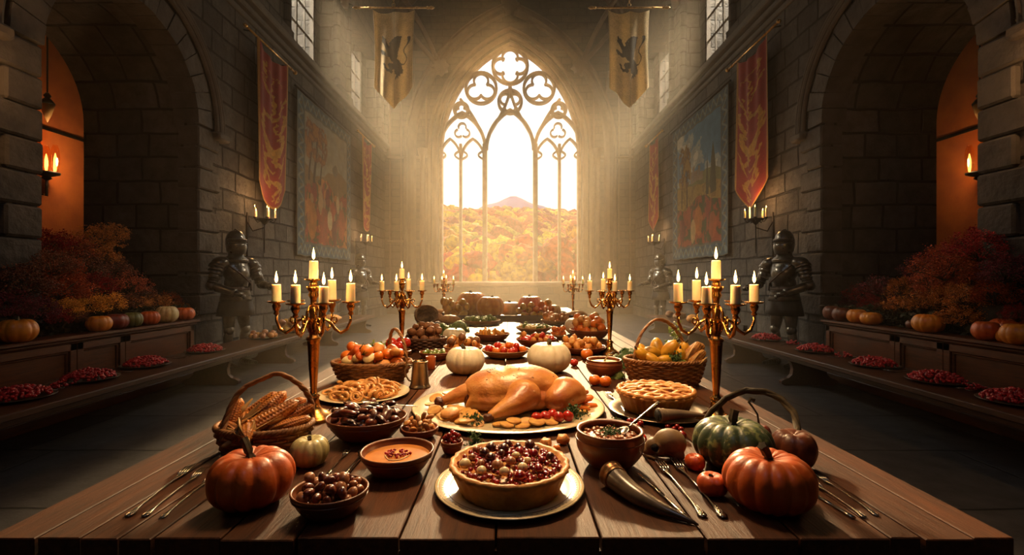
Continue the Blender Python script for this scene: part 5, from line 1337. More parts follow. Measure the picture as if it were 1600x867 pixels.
# big right basket
rb_ = Vector(((1038-PX0)/F*2.40, 2.40, TZ))
basket(rb_, .2, .135, .125, 'large wicker basket of squash and corn with tall hoop handle on the right', M_wick_, [(-.165, -.05, .09), (-.16, -.05, .17), (-.125, -.03, .26), (-.05, 0, .325), (.02, .02, .315), (.08, .03, .26), (.11, .02, .18), (.115, -.05, .09)], rows=12, stakes=34, flare=.78)
sq = MB(); sq.ell((0, 0, 0), (.056, .030, .030), 20, 12, disp=lambda d: .03*math.cos(7*math.atan2(d.z, d.y))-.1*max(0, d.x))
sq0 = obj('yellow_squash', sq, M_squash); g = MB(); g.tube([(-.05, 0, 0), (-.07, .002, .004)], [.006, .004], 8); obj('stalk', g, M_pstem, sq0)
M_pod = mat('green_gourd', '7d8a34', .45, c2='56661f', scale=30, coat=.2)
for i, (x, y, z, az, el, s) in enumerate(((-.12, -.05, .155, 20, 40, 1.0), (-.085, -.07, .14, 160, -35, .9), (-.03, .03, .18, 70, -62, 1.1), (.02, -.01, .175, 150, 50, 1.15), (-.06, .0, .165, 10, 10, .9), (.07, -.04, .15, 60, 60, .9), (.10, .02, .165, 110, 65, 1.0), (-.02, -.08, .14, 0, 0, .75), (.05, .05, .17, 80, -60, 1.0), (-.10, .05, .16, 100, -50, .9))):
    o = sq0 if i == 0 else dup(sq0); o.location = rb_+Vector((x, y, z)); o.rotation_euler = (random.random()*3, math.radians(el), math.radians(az)); o.scale = (s,)*3; tag(o, 'ribbed yellow squash heaped in the large right basket', 'squash', 'yellow squash in the large right basket')
cb2 = [cob(5, .15, .03, mat('husked_corn', 'b07a34', .5, c2='8a5420', scale=60, bump=.001))]
for i, (x, y, z, az, el, s) in enumerate(((.13, -.03, .165, 30, -38, 1.0), (.155, .0, .16, 25, -35, .95), (.145, -.06, .145, 35, -25, .85))):
    o = cb2[0] if i == 0 else dup(cb2[0]); o.location = rb_+Vector((x, y, z)); o.rotation_euler = (0, math.radians(el), math.radians(az)); o.scale = (s,)*3; tag(o, 'husked brown corn cob at the right end of the large right basket', 'corn', 'corn in the large right basket')
sp = heap(rb_, .15, .1, TZ+.08, [.026]*14, depth=.01)
scatter([blob('lime', .026, M_pod, 12, .04, (1.1, 1, .95), 31)], sp, .026, 'green gourds in the large right basket', 'small green gourd deep in the large right basket', 'gourd')
leafsprig('kale_bunch', .05, 18, M_green, 12, leaf=.016, label='dark green kale tuft at the front of the large right basket', cat='kale', loc=rb_+Vector((.03, -.085, .13)))
leafsprig('leafy_celery', .13, 14, M_pgreen, 13, leaf=.02, label='upright leafy celery stalks at the back of the large right basket', cat='celery', loc=rb_+Vector((.09, .07, .13)), flatz=1.6)
def curly(name, loc, R, label, seed, m_):
    rg = random.Random(seed); m = MB()
    for k in range(70):
        th = rg.uniform(0, 6.28); el = rg.uniform(-.1, 1.5); d = Vector((math.cos(th)*math.cos(el), math.sin(th)*math.cos(el), math.sin(el)))
        c = d*R*rg.uniform(.55, 1); u = d.orthogonal().normalized(); u.rotate(Matrix.Rotation(rg.uniform(0, 6.28), 3, d)); w = d.cross(u); s = R*.42
        G = 5; vs = [c+u*(i/G-.5)*s*2*.6+w*(j/G-.5)*s*2*.6+d*(.16*s*math.sin(i*2.6+k)*math.cos(j*2.2+k)+.0-.18*s*((i/G-.5)**2+(j/G-.5)**2)*4) for i in range(G+1) for j in range(G+1)]
        vs = [Vector((p.x, p.y, max(p.z, .002))) for p in vs]
        m.add(vs, [(i*(G+1)+j, i*(G+1)+j+1, (i+1)*(G+1)+j+1, (i+1)*(G+1)+j) for i in range(G) for j in range(G)])
    m.ell((0, 0, R*.4), (R*.6, R*.6, R*.4), 12, 8)
    o = obj(name, m, m_); o.location = loc; return tag(o, label, 'leafy vegetable')
p = Vector((.70, 3.0, TZ)); curly('curly_kale', Vector((.735, 2.9, TZ)), .115, 'big curly green kale head behind the large right basket', 4, M_green)
curly('lettuce', Vector((.60, 2.75, TZ)), .06, 'small pale lettuce between the clay pot and the large right basket', 5, M_pgreen)
curly('lettuce', Vector((.575, 2.55, TZ)), .045, 'smallest pale lettuce touching the left side of the large right basket', 6, M_pgreen)
# ---------------- tankard, tumbler
p = on_z(656, 605); t = thing('tankard', 'pewter tankard between the vegetable basket and turkey platter', 'tankard', p, 0)
m = MB(); m.lathe([(.052, 0), (.053, .006), (.048, .012), (.045, .02), (.036, .11), (.038, .12), (.038, .128), (.035, .128), (.033, .11), (.042, .02), (.001, .012)], 36); obj('body', m, M_pewter, t)
m = MB(); m.tube([(-.037, 0, .108), (-.06, 0, .112), (-.072, 0, .09), (-.07, 0, .06), (-.055, 0, .035), (-.043, 0, .03)], [.005, .006, .0055, .005, .0045, .004], 10); obj('handle', m, M_pewter, t)
m = MB(); m.tube([(.037*math.cos(a), .037*math.sin(a), .127) for a in np.linspace(0, 6.283, 40)[:-1]], .003, 6, closed=True); obj('rim', m, M_brass, t)
p = on_z(673, 577); t = thing('tumbler', 'orange clay tumbler behind the pewter tankard', 'cup', p)
m = MB(); m.lathe([(.026, 0), (.027, .003), (.03, .075), (.029, .077), (.027, .075), (.024, .006), (.001, .006)], 26); obj('body', m, mat('orange_glaze', 'b0551e', .3, c2='8f3d12', scale=12, coat=.5), t)
# ============================================================ TURKEY
random.seed(9)
p, R, o = plate(794, 634, 297, 'large ivory oval platter carrying the roast turkey in the middle of the table', M_ivory, cat='platter', rimw=.84, deep=.016)
o.scale = (1, .96, 1); TP = p.copy(); TR = R
M_skin = mat('roast_skin', 'dc9a4c', .42, c2='a4541e', scale=7, detail=9, bump=.0035, bscale=45, coat=.2, sss=.08, ssr=(1, .45, .15), ramp=(.38, .68))
M_char_shade = mat('browned_joint_and_shade', '6a3014', .5, c2='3c1a0a', scale=60, bump=.003, bscale=80)
t = thing('roast_turkey', 'golden roast turkey on the ivory platter, centre of the table', 'roast turkey', (TP.x+.01, TP.y+.02, TZ-.002))
def cap(m, a, b, ra, rb, n=10):
    a, b = Vector(a), Vector(b)
    for i in range(n+1):
        q = i/n; m.ell(a.lerp(b, q), ra+(rb-ra)*q, 16, 10)
m = MB()
m.ell((.0, .01, .095), (.195, .125, .098), 30, 18, rot=Matrix.Rotation(.06, 3, 'Y')); m.ell((.03, -.005, .06), (.20, .125, .07), 30, 16); m.ell((-.09, -.02, .055), (.10, .11, .06), 24, 14)
m.ell((.07, .015, .12), (.15, .11, .085), 30, 18, rot=Matrix.Rotation(.16, 3, 'Y'))
m.ell((-.09, .0, .09), (.11, .115, .088), 26, 16)
m.ell((.16, .02, .085), (.07, .085, .07), 20, 12)
m.ell((-.15, .02, .07), (.06, .07, .062), 20, 12)
cap(m, (-.13, -.075, .075), (-.165, -.085, .03), .035, .020); cap(m, (-.14, .07, .08), (-.175, .05, .035), .04, .025)
body = blend_mesh('body', m, M_skin, t, .0075, 9)
# body cavity, crease at the leg
for v in body.data.vertices:
    c = v.co; d = (Vector((c.x, c.y, c.z))-Vector((-.165, -.05, .06))); e = (d.x/.035)**2+(d.y/.035)**2+(d.z/.05)**2
    if e < 1: v.co += Vector((.03, .025, 0))*(1-e)
m = MB(); cap(m, (.055, -.105, .088), (.015, -.158, .066), .068, .048); cap(m, (.015, -.158, .066), (-.07, -.215, .036), .048, .020); m.ell((.05, -.095, .095), (.07, .055, .065), 18, 12)
leg = blend_mesh('drumstick', m, M_skin, t, .006, 7)
m = MB(); m.ell((-.080, -.222, .027), (.021, .019, .020), 14, 10, disp=lambda d: .15*math.sin(5*d.x+3)*math.sin(6*d.z)); m.ell((-.092, -.228, .034), .011, 10, 8); m.ell((-.093, -.219, .019), .012, 10, 8)
blend_mesh('leg_joint', m, M_char_shade, leg, .0035, 3)
m = MB(); cap(m, (-.10, -.01, .09), (-.19, -.03, .078), .066, .042); cap(m, (-.19, -.03, .078), (-.275, -.055, .046), .042, .022); 
leg = blend_mesh('drumstick', m, M_skin, t, .006, 7)
m = MB(); m.ell((-.285, -.058, .044), (.026, .024, .025), 14, 10, disp=lambda d: .15*math.sin(5*d.x+1)*math.sin(6*d.z)); m.ell((-.298, -.055, .048), .012, 10, 8); m.ell((-.297, -.045, .030), .012, 10, 8)
blend_mesh('leg_joint', m, M_char_shade, leg, .0035, 3)
m = MB(); cap(m, (.230, -.055, .088), (.190, -.09, .066), .072, .060); cap(m, (.22, -.055, .105), (.262, -.05, .08), .058, .05); blend_mesh('thigh', m, M_skin, t, .006, 7)
m = MB(); cap(m, (.20, .06, .10), (.275, .07, .09), .022, .017); cap(m, (.275, .07, .09), (.255, .03, .082), .017, .014); blend_mesh('wing', m, M_skin, t, .004, 4)
m = MB(); cap(m, (.255, -.02, .085), (.31, .0, .075), .013, .009); m.ell((.316, .002, .075), (.013, .012, .012), 10, 8); blend_mesh('wing_tip', m, M_skin, t, .0035, 3)
t.scale = (1, 1, .86)
m = MB(); m.ell((-.178, -.062, .055), (.010, .018, .036), 14, 10, rot=Matrix.Rotation(.5, 3, 'Z')); obj('cavity_shade', m, M_char_shade, t)  # dark lump stands in for the shade in the crease
# herbs clinging to the skin
m = MB()
for k in range(34):
    a = random.uniform(0, 6.28); x = random.uniform(-.1, .2); y = random.uniform(-.09, .06)
    hit = body.ray_cast(Vector((x, y, .4)), Vector((0, 0, -1)))
    if hit[0]: 
        c = hit[1]+Vector((0, 0, .001)); m.ell(c, (.004, .0022, .0012), 6, 4, rot=Matrix.Rotation(a, 3, 'Z'))
tag(obj('herb_flecks', m, M_date, t), kind='stuff')
# potato slices, chunks, tomatoes and greens round the bird
def on_platter(dx, dy, z=.012): return Vector((TP.x+dx, TP.y+dy, TZ+z))
m = MB(); m.lathe([(.001, -.0035), (.0255, -.004), (.028, -.002), (.028, .002), (.0255, .004), (.001, .0035)], 24, mod=lambda a, q: 1+.05*math.sin(2*a+1)+.03*math.sin(3*a)); sl = obj('potato_slice', m, M_potato, None, 'auto')
first = True
spots_ = []
for k in range(22):          # left side fan
    a = math.radians(118+k*6.2); r = TR*(.74+.06*((k*7) % 3)/2); spots_.append((r*math.cos(a), r*math.sin(a)*.93, .014+.006*(k % 3)))
for k in range(9): a = math.radians(205+k*4); r = TR*.60; spots_.append((r*math.cos(a), r*math.sin(a)*.93, .026+.003*(k % 2)))
for k in range(9): a = math.radians(264+k*5.2); r = TR*(.70+.07*(k % 2)); spots_.append((r*math.cos(a), r*math.sin(a)*.93, .014+.006*(k % 3)))
for k in range(10): a = math.radians(-28+k*5.5); r = TR*(.74+.05*(k % 2)); spots_.append((r*math.cos(a), r*math.sin(a)*.93, .014+.006*(k % 2)))
for i, (x, y, z) in enumerate(spots_):
    o = sl if i == 0 else dup(sl)
    o.location = on_platter(x, y, z); o.rotation_euler = (random.uniform(-.1, .5), random.uniform(-.3, .3), random.uniform(-.7, .7)); s = random.uniform(.85, 1.15); o.scale = (s*.95, s*random.uniform(.75, 1), s*.95)
    tag(o, 'roasted golden potato slice around the turkey on the platter', 'potato', 'potato slices on the turkey platter')
o = tag(obj('roast_potato', (lambda m: (m.lathe([(.002, 0), (.032, .001), (.036, .008), (.032, .016), (.002, .017)], 22), m)[1])(MB()), M_crust), 'round browned roll on potato slices at the left front of the turkey platter', 'potato'); o.location = on_platter(-.215, -.195, .03); o.rotation_euler = (.2, -.1, 0)
m = MB()
m.box((0, 0, 0), (.07, .03, .022), bev=.009); wg = obj('squash_wedge', m, M_orange)
for i, (x, y, z, rz_, s) in enumerate(((.315, -.02, .04, .3, 1.0), (.325, .04, .035, -.2, 1.0), (.30, -.075, .02, .5, .95), (.335, -.03, .02, .1, .9), (.30, .075, .06, .6, .9), (.285, .11, .04, 1.0, 1.1))):
    o = wg if i == 0 else dup(wg); o.location = on_platter(x, y, z); o.rotation_euler = (random.uniform(-.4, .4), random.uniform(-.3, .3), rz_); o.scale = (s,)*3; tag(o, 'roasted orange squash wedge at the right end of the turkey platter', 'squash', 'squash wedges on the turkey platter')
tm = fruit_stemmed('cherry_tomato', .021, M_tom, M_green, 4, .95)
for i, (x, y) in enumerate(((.105, -.235), (.137, -.222), (.187, -.228), (.222, -.215), (.165, -.195))):
    o = tm if i == 0 else dup(tm); o.location = on_platter(x, y, .031); o.rotation_euler = (random.uniform(-.5, .5), random.uniform(-.5, .5), random.random()*6); tag(o, 'red cherry tomato at the front of the turkey platter', 'tomato', 'cherry tomatoes on the turkey platter')
leafsprig('parsley', .05, 22, M_green, 21, leaf=.011, label='green parsley bunch right of the cherry tomatoes on the turkey platter', cat='parsley', loc=on_platter(.255, -.16, .012), flatz=.9)
leafsprig('parsley', .035, 16, M_green, 22, leaf=.010, label='parsley sprig left of the cherry tomatoes on the turkey platter', cat='parsley', loc=on_platter(.135, -.185, .012))
leafsprig('parsley', .045, 18, M_green, 23, leaf=.011, label='parsley sprig between the drumstick and the roll on the turkey platter', cat='parsley', loc=on_platter(-.125, -.235, .012))
leafsprig('parsley', .04, 14, M_pgreen, 24, leaf=.012, label='pale herb leaves beside the far drumstick on the turkey platter', cat='parsley', loc=on_platter(-.22, .07, .014))
leafsprig('parsley', .035, 18, M_green, 25, leaf=.010, label='parsley sprig on the bare table beside the tiny berry cup', cat='parsley', loc=on_z(741, 694), flatz=1.0)
leafsprig('parsley', .025, 12, M_green, 26, leaf=.008, label='small herb sprig on the table behind the bean stew pot', cat='parsley', loc=on_z(962, 660))

# ============================================================ SMALL THINGS ON THE BOARDS
def single(px, py, r, name, m_, label, cat, sq=1, stem=False, group=None):
    q = on_z(px, py); o = fruit_stemmed(name, r, m_, M_pstem, px, sq) if stem else blob(name, r, m_, 14, .03, (1, 1, sq), px)
    o.location = q+Vector((0, 0, r*sq*.97)); return tag(o, label, cat, group)
single(929, 602, .030, 'tangerine', M_orange, 'left of two small orange tangerines before the rounded clay pot', 'tangerine', .92, True)
single(946, 604, .030, 'tangerine', M_orange, 'right of two small orange tangerines before the rounded clay pot', 'tangerine', .92, True)
single(917, 562, .041, 'orange', M_orange, 'orange beside the white pumpkin, behind the rounded clay pot', 'orange', .92, True)
single(897, 572, .026, 'tomato', M_tom, 'red tomato touching the right side of the white pumpkin', 'tomato', .9, True)
single(1003, 692, .016, 'cherry_tomato', M_tom, 'red cherry tomato between the stew pot and the skull', 'tomato', .95, True)
single(870, 707, .0125, 'orange_berry', M_orange, 'orange berry in front of the two bread chunks', 'berry')
for px, py, r in ((984, 660, .012), (992, 659, .010), (1001, 664, .012), (996, 667, .010)): single(px, py+3, r, 'rose_hip', M_cherry, 'red berry in the small cluster behind the stew pot', 'berry', group='berries behind the stew pot')
for px, py, r in ((1043, 668, .010), (1053, 671, .009), (1058, 667, .009), (1064, 672, .010), (1048, 663, .008), (1066, 684, .015)): single(px, py+3, r, 'red_currant', M_cherry, 'red berry in the cluster behind the skull', 'berry', group='berries behind the skull')
for px, py, lab in ((853, 701, 'left torn bread chunk behind the berry pie'), (880, 694, 'right torn bread chunk behind the berry pie')):
    q = on_z(px, py); m = MB(); m.ell((0, 0, 0), (.022, .018, .017), 18, 12, disp=lambda d: .16*math.sin(5*d.x+px)*math.sin(4*d.y+2)+.07*math.sin(11*d.z)); o = tag(obj('bread_chunk', m, M_crust), lab, 'bread'); o.location = q+Vector((0, 0, .016)); o.rotation_euler.z = px
# skull
q = on_z(1040, 716); t = thing('animal_skull', 'small brown animal skull beside the bean stew pot', 'skull', q, math.radians(-18))
M_bone = mat('old_bone', '8a6c44', .55, c2='5e4428', scale=20, bump=.001, bscale=60)
m = MB(); m.ell((.012, 0, .048), (.048, .038, .042), 24, 16); m.ell((-.028, 0, .034), (.032, .026, .026), 20, 12); m.ell((-.052, 0, .018), (.018, .017, .014), 16, 10); m.ell((-.02, -.026, .032), (.012, .010, .02), 12, 8); m.ell((-.02, .026, .032), (.012, .010, .02), 12, 8)
m.ell((.035, -.02, .02), (.02, .014, .018), 12, 8); m.ell((.035, .02, .02), (.02, .014, .018), 12, 8)
sk = blend_mesh('cranium', m, M_bone, t, .0035, 5)
for v in sk.data.vertices:
    for (cx, cy, cz, rr) in ((-.030, -.030, .036, .0135), (-.030, .030, .036, .0135), (-.066, 0, .024, .008), (.012, -.042, .020, .014)):
        d = v.co-Vector((cx, cy, cz)); 
        if d.length < rr:
            v.co += (Vector((-.01, 0, .03))-Vector((cx, cy, cz))).normalized()*(rr-d.length)*1.1
m = MB()
for s in (-1, 1): m.ell((-.028, s*.0235, .036), (.0125, .007, .0115), 12, 8)
obj('eye_socket_shade', m, mat('socket_shade', '120b07', .9), t)  # near-black lumps stand in for the shade in the sockets
m = MB(); m.tube([(.03, -.03, .012), (.0, -.036, .006), (-.03, -.028, .006), (-.06, -.008, .007), (-.06, .008, .007), (-.03, .028, .006), (0, .036, .006), (.03, .03, .012)], [.006, .006, .0055, .005, .005, .0055, .006, .006], 8); obj('jaw', m, M_bone, t)
m = MB()
for k in range(9): a = (k-4)*.22; m.ell((-.058+.02*abs(a)**1.5, a*.018, .0115), (.0022, .002, .0035), 6, 4)
obj('teeth', m, M_bone, t)
# drinking horns
M_horn = mat('dark_horn', '2c2420', .3, c2='6a5a4a', scale=6, bump=.0006, coat=.4, stretch=(1, 3, 1))
M_hornp = mat('grey_horn', '6a5a4a', .4, c2='948066', scale=8, bump=.0006, coat=.25)
def horn(a, b, ra, sag, label, m_, cm):
    a, b = Vector(a), Vector(b); t = thing('drinking_horn', label, 'drinking horn', (a.x, a.y, TZ))
    pts = []; rad = []
    for i in range(25):
        q = i/24; r = ra*(1-q)**.72*.96+.0015; c = a.lerp(b, q)-Vector((a.x, a.y, TZ)); side = (b-a).cross(Vector((0, 0, 1))).normalized(); c += side*sag*math.sin(q*PI); c.z = r+.001+(a.z-TZ)*(1-q)+(b.z-TZ)*q
        pts.append(c); rad.append(r)
    m = MB(); m.tube(pts, rad, 24); obj('horn', m, m_, t)
    d = (pts[1]-pts[0]).normalized(); m = MB(); m.tube([pts[0]-d*.004, pts[0]-d*.002, pts[0]+d*.006, pts[1]+d*0, pts[2]-d*.004, pts[2]+d*.004, pts[2]+d*.008], [ra*1.0, ra*1.1, ra*1.06, ra*1.0, ra*.97, ra*1.03, ra*.95], 28); obj('metal_mouth_ring', m, cm, t)
    m = MB(); m.tube([pts[0]-d*.005, pts[0]-d*.0046], [ra*.9, ra*.85], 24); obj('opening_shade', m, mat('horn_hollow_shade', '0d0907', .9), t)  # near-black disc stands in for the shaded hollow of the horn
horn(on_z(955, 760), on_z(1092, 822), .031, .03, 'large black drinking horn with metal rim lying at the front right of the berry pie', M_horn, mat('horn_mount', '7a5a3c', .35, metal=.9, c2='4c3420', scale=20))
h0, h1 = on_z(1030, 668), on_z(1108, 664); h0.z = TZ+.02; h1.z = TZ+.03
horn(h0, h1, .023, -.012, 'grey drinking horn resting on the pewter plate in front of the lattice pie', M_hornp, M_hornp)
# cutlery
def fork_proto():
    m = MB(); L_ = .19
    def zc(q): return .002+.004*math.sin(q*PI*.9)+.012*max(0, (q-.72)/.28)**1.5*(1-.5*max(0, (q-.88)/.12))
    n = 24
    prof = []
    for i in range(n+1):
        q = i/n*.80; w = .0068*math.exp(-((q-.03)/.09)**2)+.0024+.0085*max(0, (q-.66)/.14)**1.3 if q > .02 else .005
        prof.append((q*L_, w, zc(q)))
    vs = []
    for x, w, z in prof: vs += [(x, -w, z), (x, -w*.5, z+.0013), (x, w*.5, z+.0013), (x, w, z), (x, w*.5, z-.0009), (x, -w*.5, z-.0009)]
    k = 6; fs = [(i*k+j, i*k+(j+1) % k, (i+1)*k+(j+1) % k, (i+1)*k+j) for i in range(n) for j in range(k)]+[tuple(range(k-1, -1, -1)), tuple(n*k+j for j in range(k))]
    m.add(vs, fs); o = obj('fork', m, M_silver)
    for j in range(4):
        y = (j-1.5)*.0058; m = MB()
        m.tube([(L_*.785, y*.93, zc(.785)), (L_*.86, y, zc(.86)), (L_*.93, y, zc(.93)), (L_, y*.95, zc(1.0))], [.0022, .0018, .0016, .0008], 6); obj('tine', m, M_silver, o)
    m = MB(); m.tube([(.012, -.004, .0045), (.03, -.002, .0055), (.012, .004, .0045), (.006, 0, .004)], .0007, 4, closed=True); obj('handle_pattern', m, M_silver, o)
    return o
def spoon_proto():
    m = MB(); L_ = .185; m.tube([(0, 0, .003), (.02, 0, .004), (.07, 0, .006), (.12, 0, .006), (.14, 0, .004)], [.0055, .006, .003, .0028, .004], 10, flat=.35); o = obj('spoon', m, M_silver)
    m = MB(); vs = []; nr, na = 6, 24
    for i in range(nr+1):
        q = i/nr
        for k in range(na):
            a = 2*PI*k/na; x = .165+.028*q*math.cos(a)*(1+.12*math.cos(a)); y = .0185*q*math.sin(a); vs.append((x, y, .0015+.008*q*q))
    m.add(vs, [(i*na+k, i*na+(k+1) % na, (i+1)*na+(k+1) % na, (i+1)*na+k) for i in range(nr) for k in range(na)]); b = obj('spoon_bowl', m, M_silver, o, fix=False); sol(b, .0012); return o
def knife_proto():
    m = MB(); m.tube([(0, 0, .004), (.03, 0, .0045), (.085, 0, .0045)], [.0075, .0065, .0055], 10, flat=.6); o = obj('knife', m, M_silver)
    m = MB(); m.prism([(.085, -.004), (.10, -.007), (.17, -.0085), (.195, -.004), (.205, .004), (.10, .004), (.085, .003)], .0035, .0052, 'Z'); obj('blade', m, M_silver, o); return o
PRO = {}
def lay(kind, a, b, label, z=TZ, group=None, sc=None):
    """a: pixel of the handle end, b: pixel of the far end"""
    a = on_z(a[0], a[1], z); b = on_z(b[0], b[1], z); d = b-a; Ln = {'fork': .19, 'spoon': .193, 'knife': .205}[kind]
    if kind not in PRO: o = PRO[kind] = {'fork': fork_proto, 'spoon': spoon_proto, 'knife': knife_proto}[kind]()
    else: o = dup(PRO[kind])
    s = d.length/Ln; o.location = a+Vector((0, 0, .001)); o.rotation_euler = (0, 0, math.atan2(d.y, d.x)); o.scale = (s, max(s*.75, .8), max(s*.75, .8)); tag(o, label, kind, group); return o
lay('fork', (198, 809), (302, 731), 'silver fork at the far left of the table, leftmost of the three')
lay('fork', (224, 809), (322, 735), 'silver fork at the left of the table, middle of the three')
lay('fork', (252, 811), (338, 744), 'silver fork nearest the large left pumpkin')
lay('fork', (512, 742), (545, 706), 'silver fork lying between the small pale pumpkin and the soup bowl')
lay('spoon', (536, 746), (573, 703), 'silver spoon lying against the soup bowl')
lay('knife', (1074, 812), (998, 742), 'silver knife lying beside the large black drinking horn')
lay('fork', (1100, 810), (1028, 724), 'silver fork right of the knife, left of the pair before the skull')
lay('fork', (1132, 811), (1050, 720), 'silver fork before the tiny pumpkins, right of the pair')
lay('fork', (1371, 807), (1272, 742), 'silver fork at the right of the table, outermost of the three')
lay('fork', (1352, 810), (1264, 752), 'silver fork at the right of the table, middle of the three')
lay('knife', (1334, 812), (1262, 768), 'silver knife closest to the large right pumpkin')
lay('fork', (979, 645), (948, 615), 'thin fork lying between the turkey platter and the lattice pie')
# spoons standing in dishes
o = dup(PRO['spoon'], label='silver spoon with its bowl sunk in the bean stew pot'); o.location = at_depth(1030, 629, 1.50); tgt = Vector((POT.x+.03, POT.y, TZ+.085)); dv = tgt-Vector(o.location)
o.rotation_euler = dv.to_track_quat('X', 'Z').to_euler(); s = dv.length/.17; o.scale = (s, 1, 1)
o = dup(PRO['spoon'], label='wooden-toned spoon resting across the dried fruit bowl'); o.location = at_depth(652, 636, 1.72); tgt = Vector((FB[0].x+.01, FB[0].y+.02, TZ+.105)); dv = tgt-Vector(o.location); o.rotation_euler = dv.to_track_quat('X', 'Z').to_euler()
# ============================================================ DISHES FURTHER BACK
def round_heap(px, pyr, w, H, lab, m_, items, itemlab, cat, grp, n, r, depth=.0, rb=.55, bm=M_palec, fill=.62, sy=1, protos=None, up=0):
    p, R, o = bowl(px, pyr, w, H, lab, bm, rb=rb, group=None, sy=sy)
    m = MB(); m.lathe([(R*.9, H*fill), (R*.5, H*fill+R*.05), (.001, H*fill+R*.08)], 24, cap=False); obj('food_bed', m, m_, o)
    sp = heap(p, R*.86, R*.86*sy, TZ+H*fill+R*.02, [r*random.uniform(.85, 1.15) for _ in range(n)])
    scatter(items, sp, r, grp, itemlab, cat); return p, R
round_heap(790, 546, 76, .05, 'pale round bowl of cherry tomatoes between the two white pumpkins', M_tom, [fruit_stemmed('cherry_tomato', .022, M_tom, M_green, 41, .95), fruit_stemmed('cherry_tomato', .022, M_orange, M_green, 42, .95)], 'small shiny tomato in the bowl between the white pumpkins', 'tomato', 'tomatoes in the bowl between the white pumpkins', 34, .021)
round_heap(724, 541, 62, .05, 'pale bowl of round roasted fruit behind the left white pumpkin', M_crust, [fruit_stemmed('roast_apple', .026, M_crust, M_pstem, 43, .9), blob('meatball', .026, M_walnutshell, 12, .06, (1, 1, .9), 44)], 'round browned fruit in the bowl behind the left white pumpkin', 'fruit', 'browned fruit behind the left white pumpkin', 24, .026)
round_heap(769, 521, 56, .06, 'clay bowl of yellow dumpling slices, further back in the middle', M_potato, [blob('dumpling', .022, M_potato, 12, .08, (1.7, .7, .7), 45)], 'yellow dumpling in the middle clay bowl', 'dumpling', 'dumplings in the middle clay bowl', 26, .022, bm=M_clay2)
round_heap(838, 529, 64, .06, 'long clay dish of red stewed fruit behind the right white pumpkin', M_tom, [blob('stewed_fruit', .024, M_tom, 12, .12, (1.2, .9, .8), 46), blob('stewed_fruit', .024, M_crust, 12, .12, (1.1, .9, .8), 47)], 'red stewed fruit in the long clay dish', 'fruit', 'stewed fruit in the long clay dish', 24, .024, bm=M_clay2)
round_heap(834, 511, 57, .05, 'pale bowl of green and cream salad far back in the middle', M_pgreen, [blob('chopped_vegetable', .022, M_pgreen, 10, .12, (1.1, .9, .7), 48), blob('chopped_vegetable', .022, M_cream, 10, .1, (1, .9, .7), 49)], 'chopped vegetable in the far salad bowl', 'vegetable', 'salad in the far bowl', 30, .022)
round_heap(910, 541, 72, .05, 'wide clay dish of browned bread pieces left of the clay pot', M_crust, [blob('bread_piece', .027, M_crust, 12, .12, (1.3, .9, .8), 50), blob('bread_piece', .027, M_crust2, 12, .12, (1.1, .9, .8), 51)], 'browned bread piece in the wide clay dish', 'bread', 'bread pieces in the wide clay dish', 26, .027, bm=M_clay2)
round_heap(873, 523, 26, .03, 'small dish of orange fruit behind the wide clay dish', M_orange, [fruit_stemmed('apricot', .026, M_orange, M_pstem, 52, .9)], 'orange apricot in the small dish', 'apricot', 'apricots in the small dish', 8, .026)
round_heap(921, 515, 62, .08, 'deep clay bowl of round orange fruit before the far white pumpkin', M_orange, [fruit_stemmed('apricot', .038, M_orange, M_pstem, 53, .92), fruit_stemmed('peach', .038, M_crust2, M_pstem, 54, .92)], 'round orange fruit in the deep far bowl', 'fruit', 'round fruit in the deep far bowl', 24, .036, bm=M_clay2)
round_heap(680, 550, 50, .05, 'shallow clay dish of green sauce behind the tumbler', mat('green_sauce', '8a8a3a', .35, c2='a0762e', scale=30), [blob('green_olive', .016, M_pod, 12, .03, (1.2, 1, 1), 55)], 'green olive in the shallow dish', 'olive', 'olives in the shallow dish', 10, .015, bm=M_clay2, up=0)
round_heap(623, 548, 40, .05, 'bowl of red tomatoes behind the handle of the vegetable basket', M_tom, [fruit_stemmed('tomato', .036, M_tom, M_green, 56, .88)], 'red tomato behind the handle of the vegetable basket', 'tomato', 'tomatoes behind the vegetable basket', 7, .030, bm=M_clay2)
wl = Vector(((664-PX0)/F*3.5, 3.5, TZ)); basket(wl, .155, .115, .09, 'dark wicker basket of walnuts behind the vegetable basket', M_wickd, None, rows=7, stakes=26, flare=.75)
sp = heap(wl, .14, .10, TZ+.07, [.030*random.uniform(.85, 1.15) for _ in range(24)]); scatter([blob('walnut', .03, M_walnutshell, 16, .07, (1.1, .95, .95), 57)], sp, .03, 'walnuts in the dark basket', 'brown walnut in the dark wicker basket', 'walnut')
curly('lettuce', Vector(((716-PX0)/F*4.7, 4.7, TZ)), .12, 'pale lettuce bed behind the small white pumpkin', 60, M_pgreen)
curly('lettuce', Vector(((692-PX0)/F*4.5, 4.5, TZ)), .11, 'pale lettuce bed beside the walnut basket', 61, M_pgreen)
round_heap(752, 500, 60, .05, 'wide pale dish of greens before the far pumpkin display', M_pgreen, [blob('sprout', .03, M_pgreen, 10, .1, (1, 1, .9), 62)], 'pale green sprout in the wide far dish', 'sprout', 'sprouts in the wide far dish', 22, .03)
round_heap(870, 500, 50, .05, 'wide pale dish of rolls before the far pumpkin display', M_crust, [blob('bread_roll', .034, M_crust2, 12, .05, (1.2, 1, .8), 63)], 'small golden roll in the wide far dish', 'bread roll', 'rolls in the wide far dish', 18, .034)
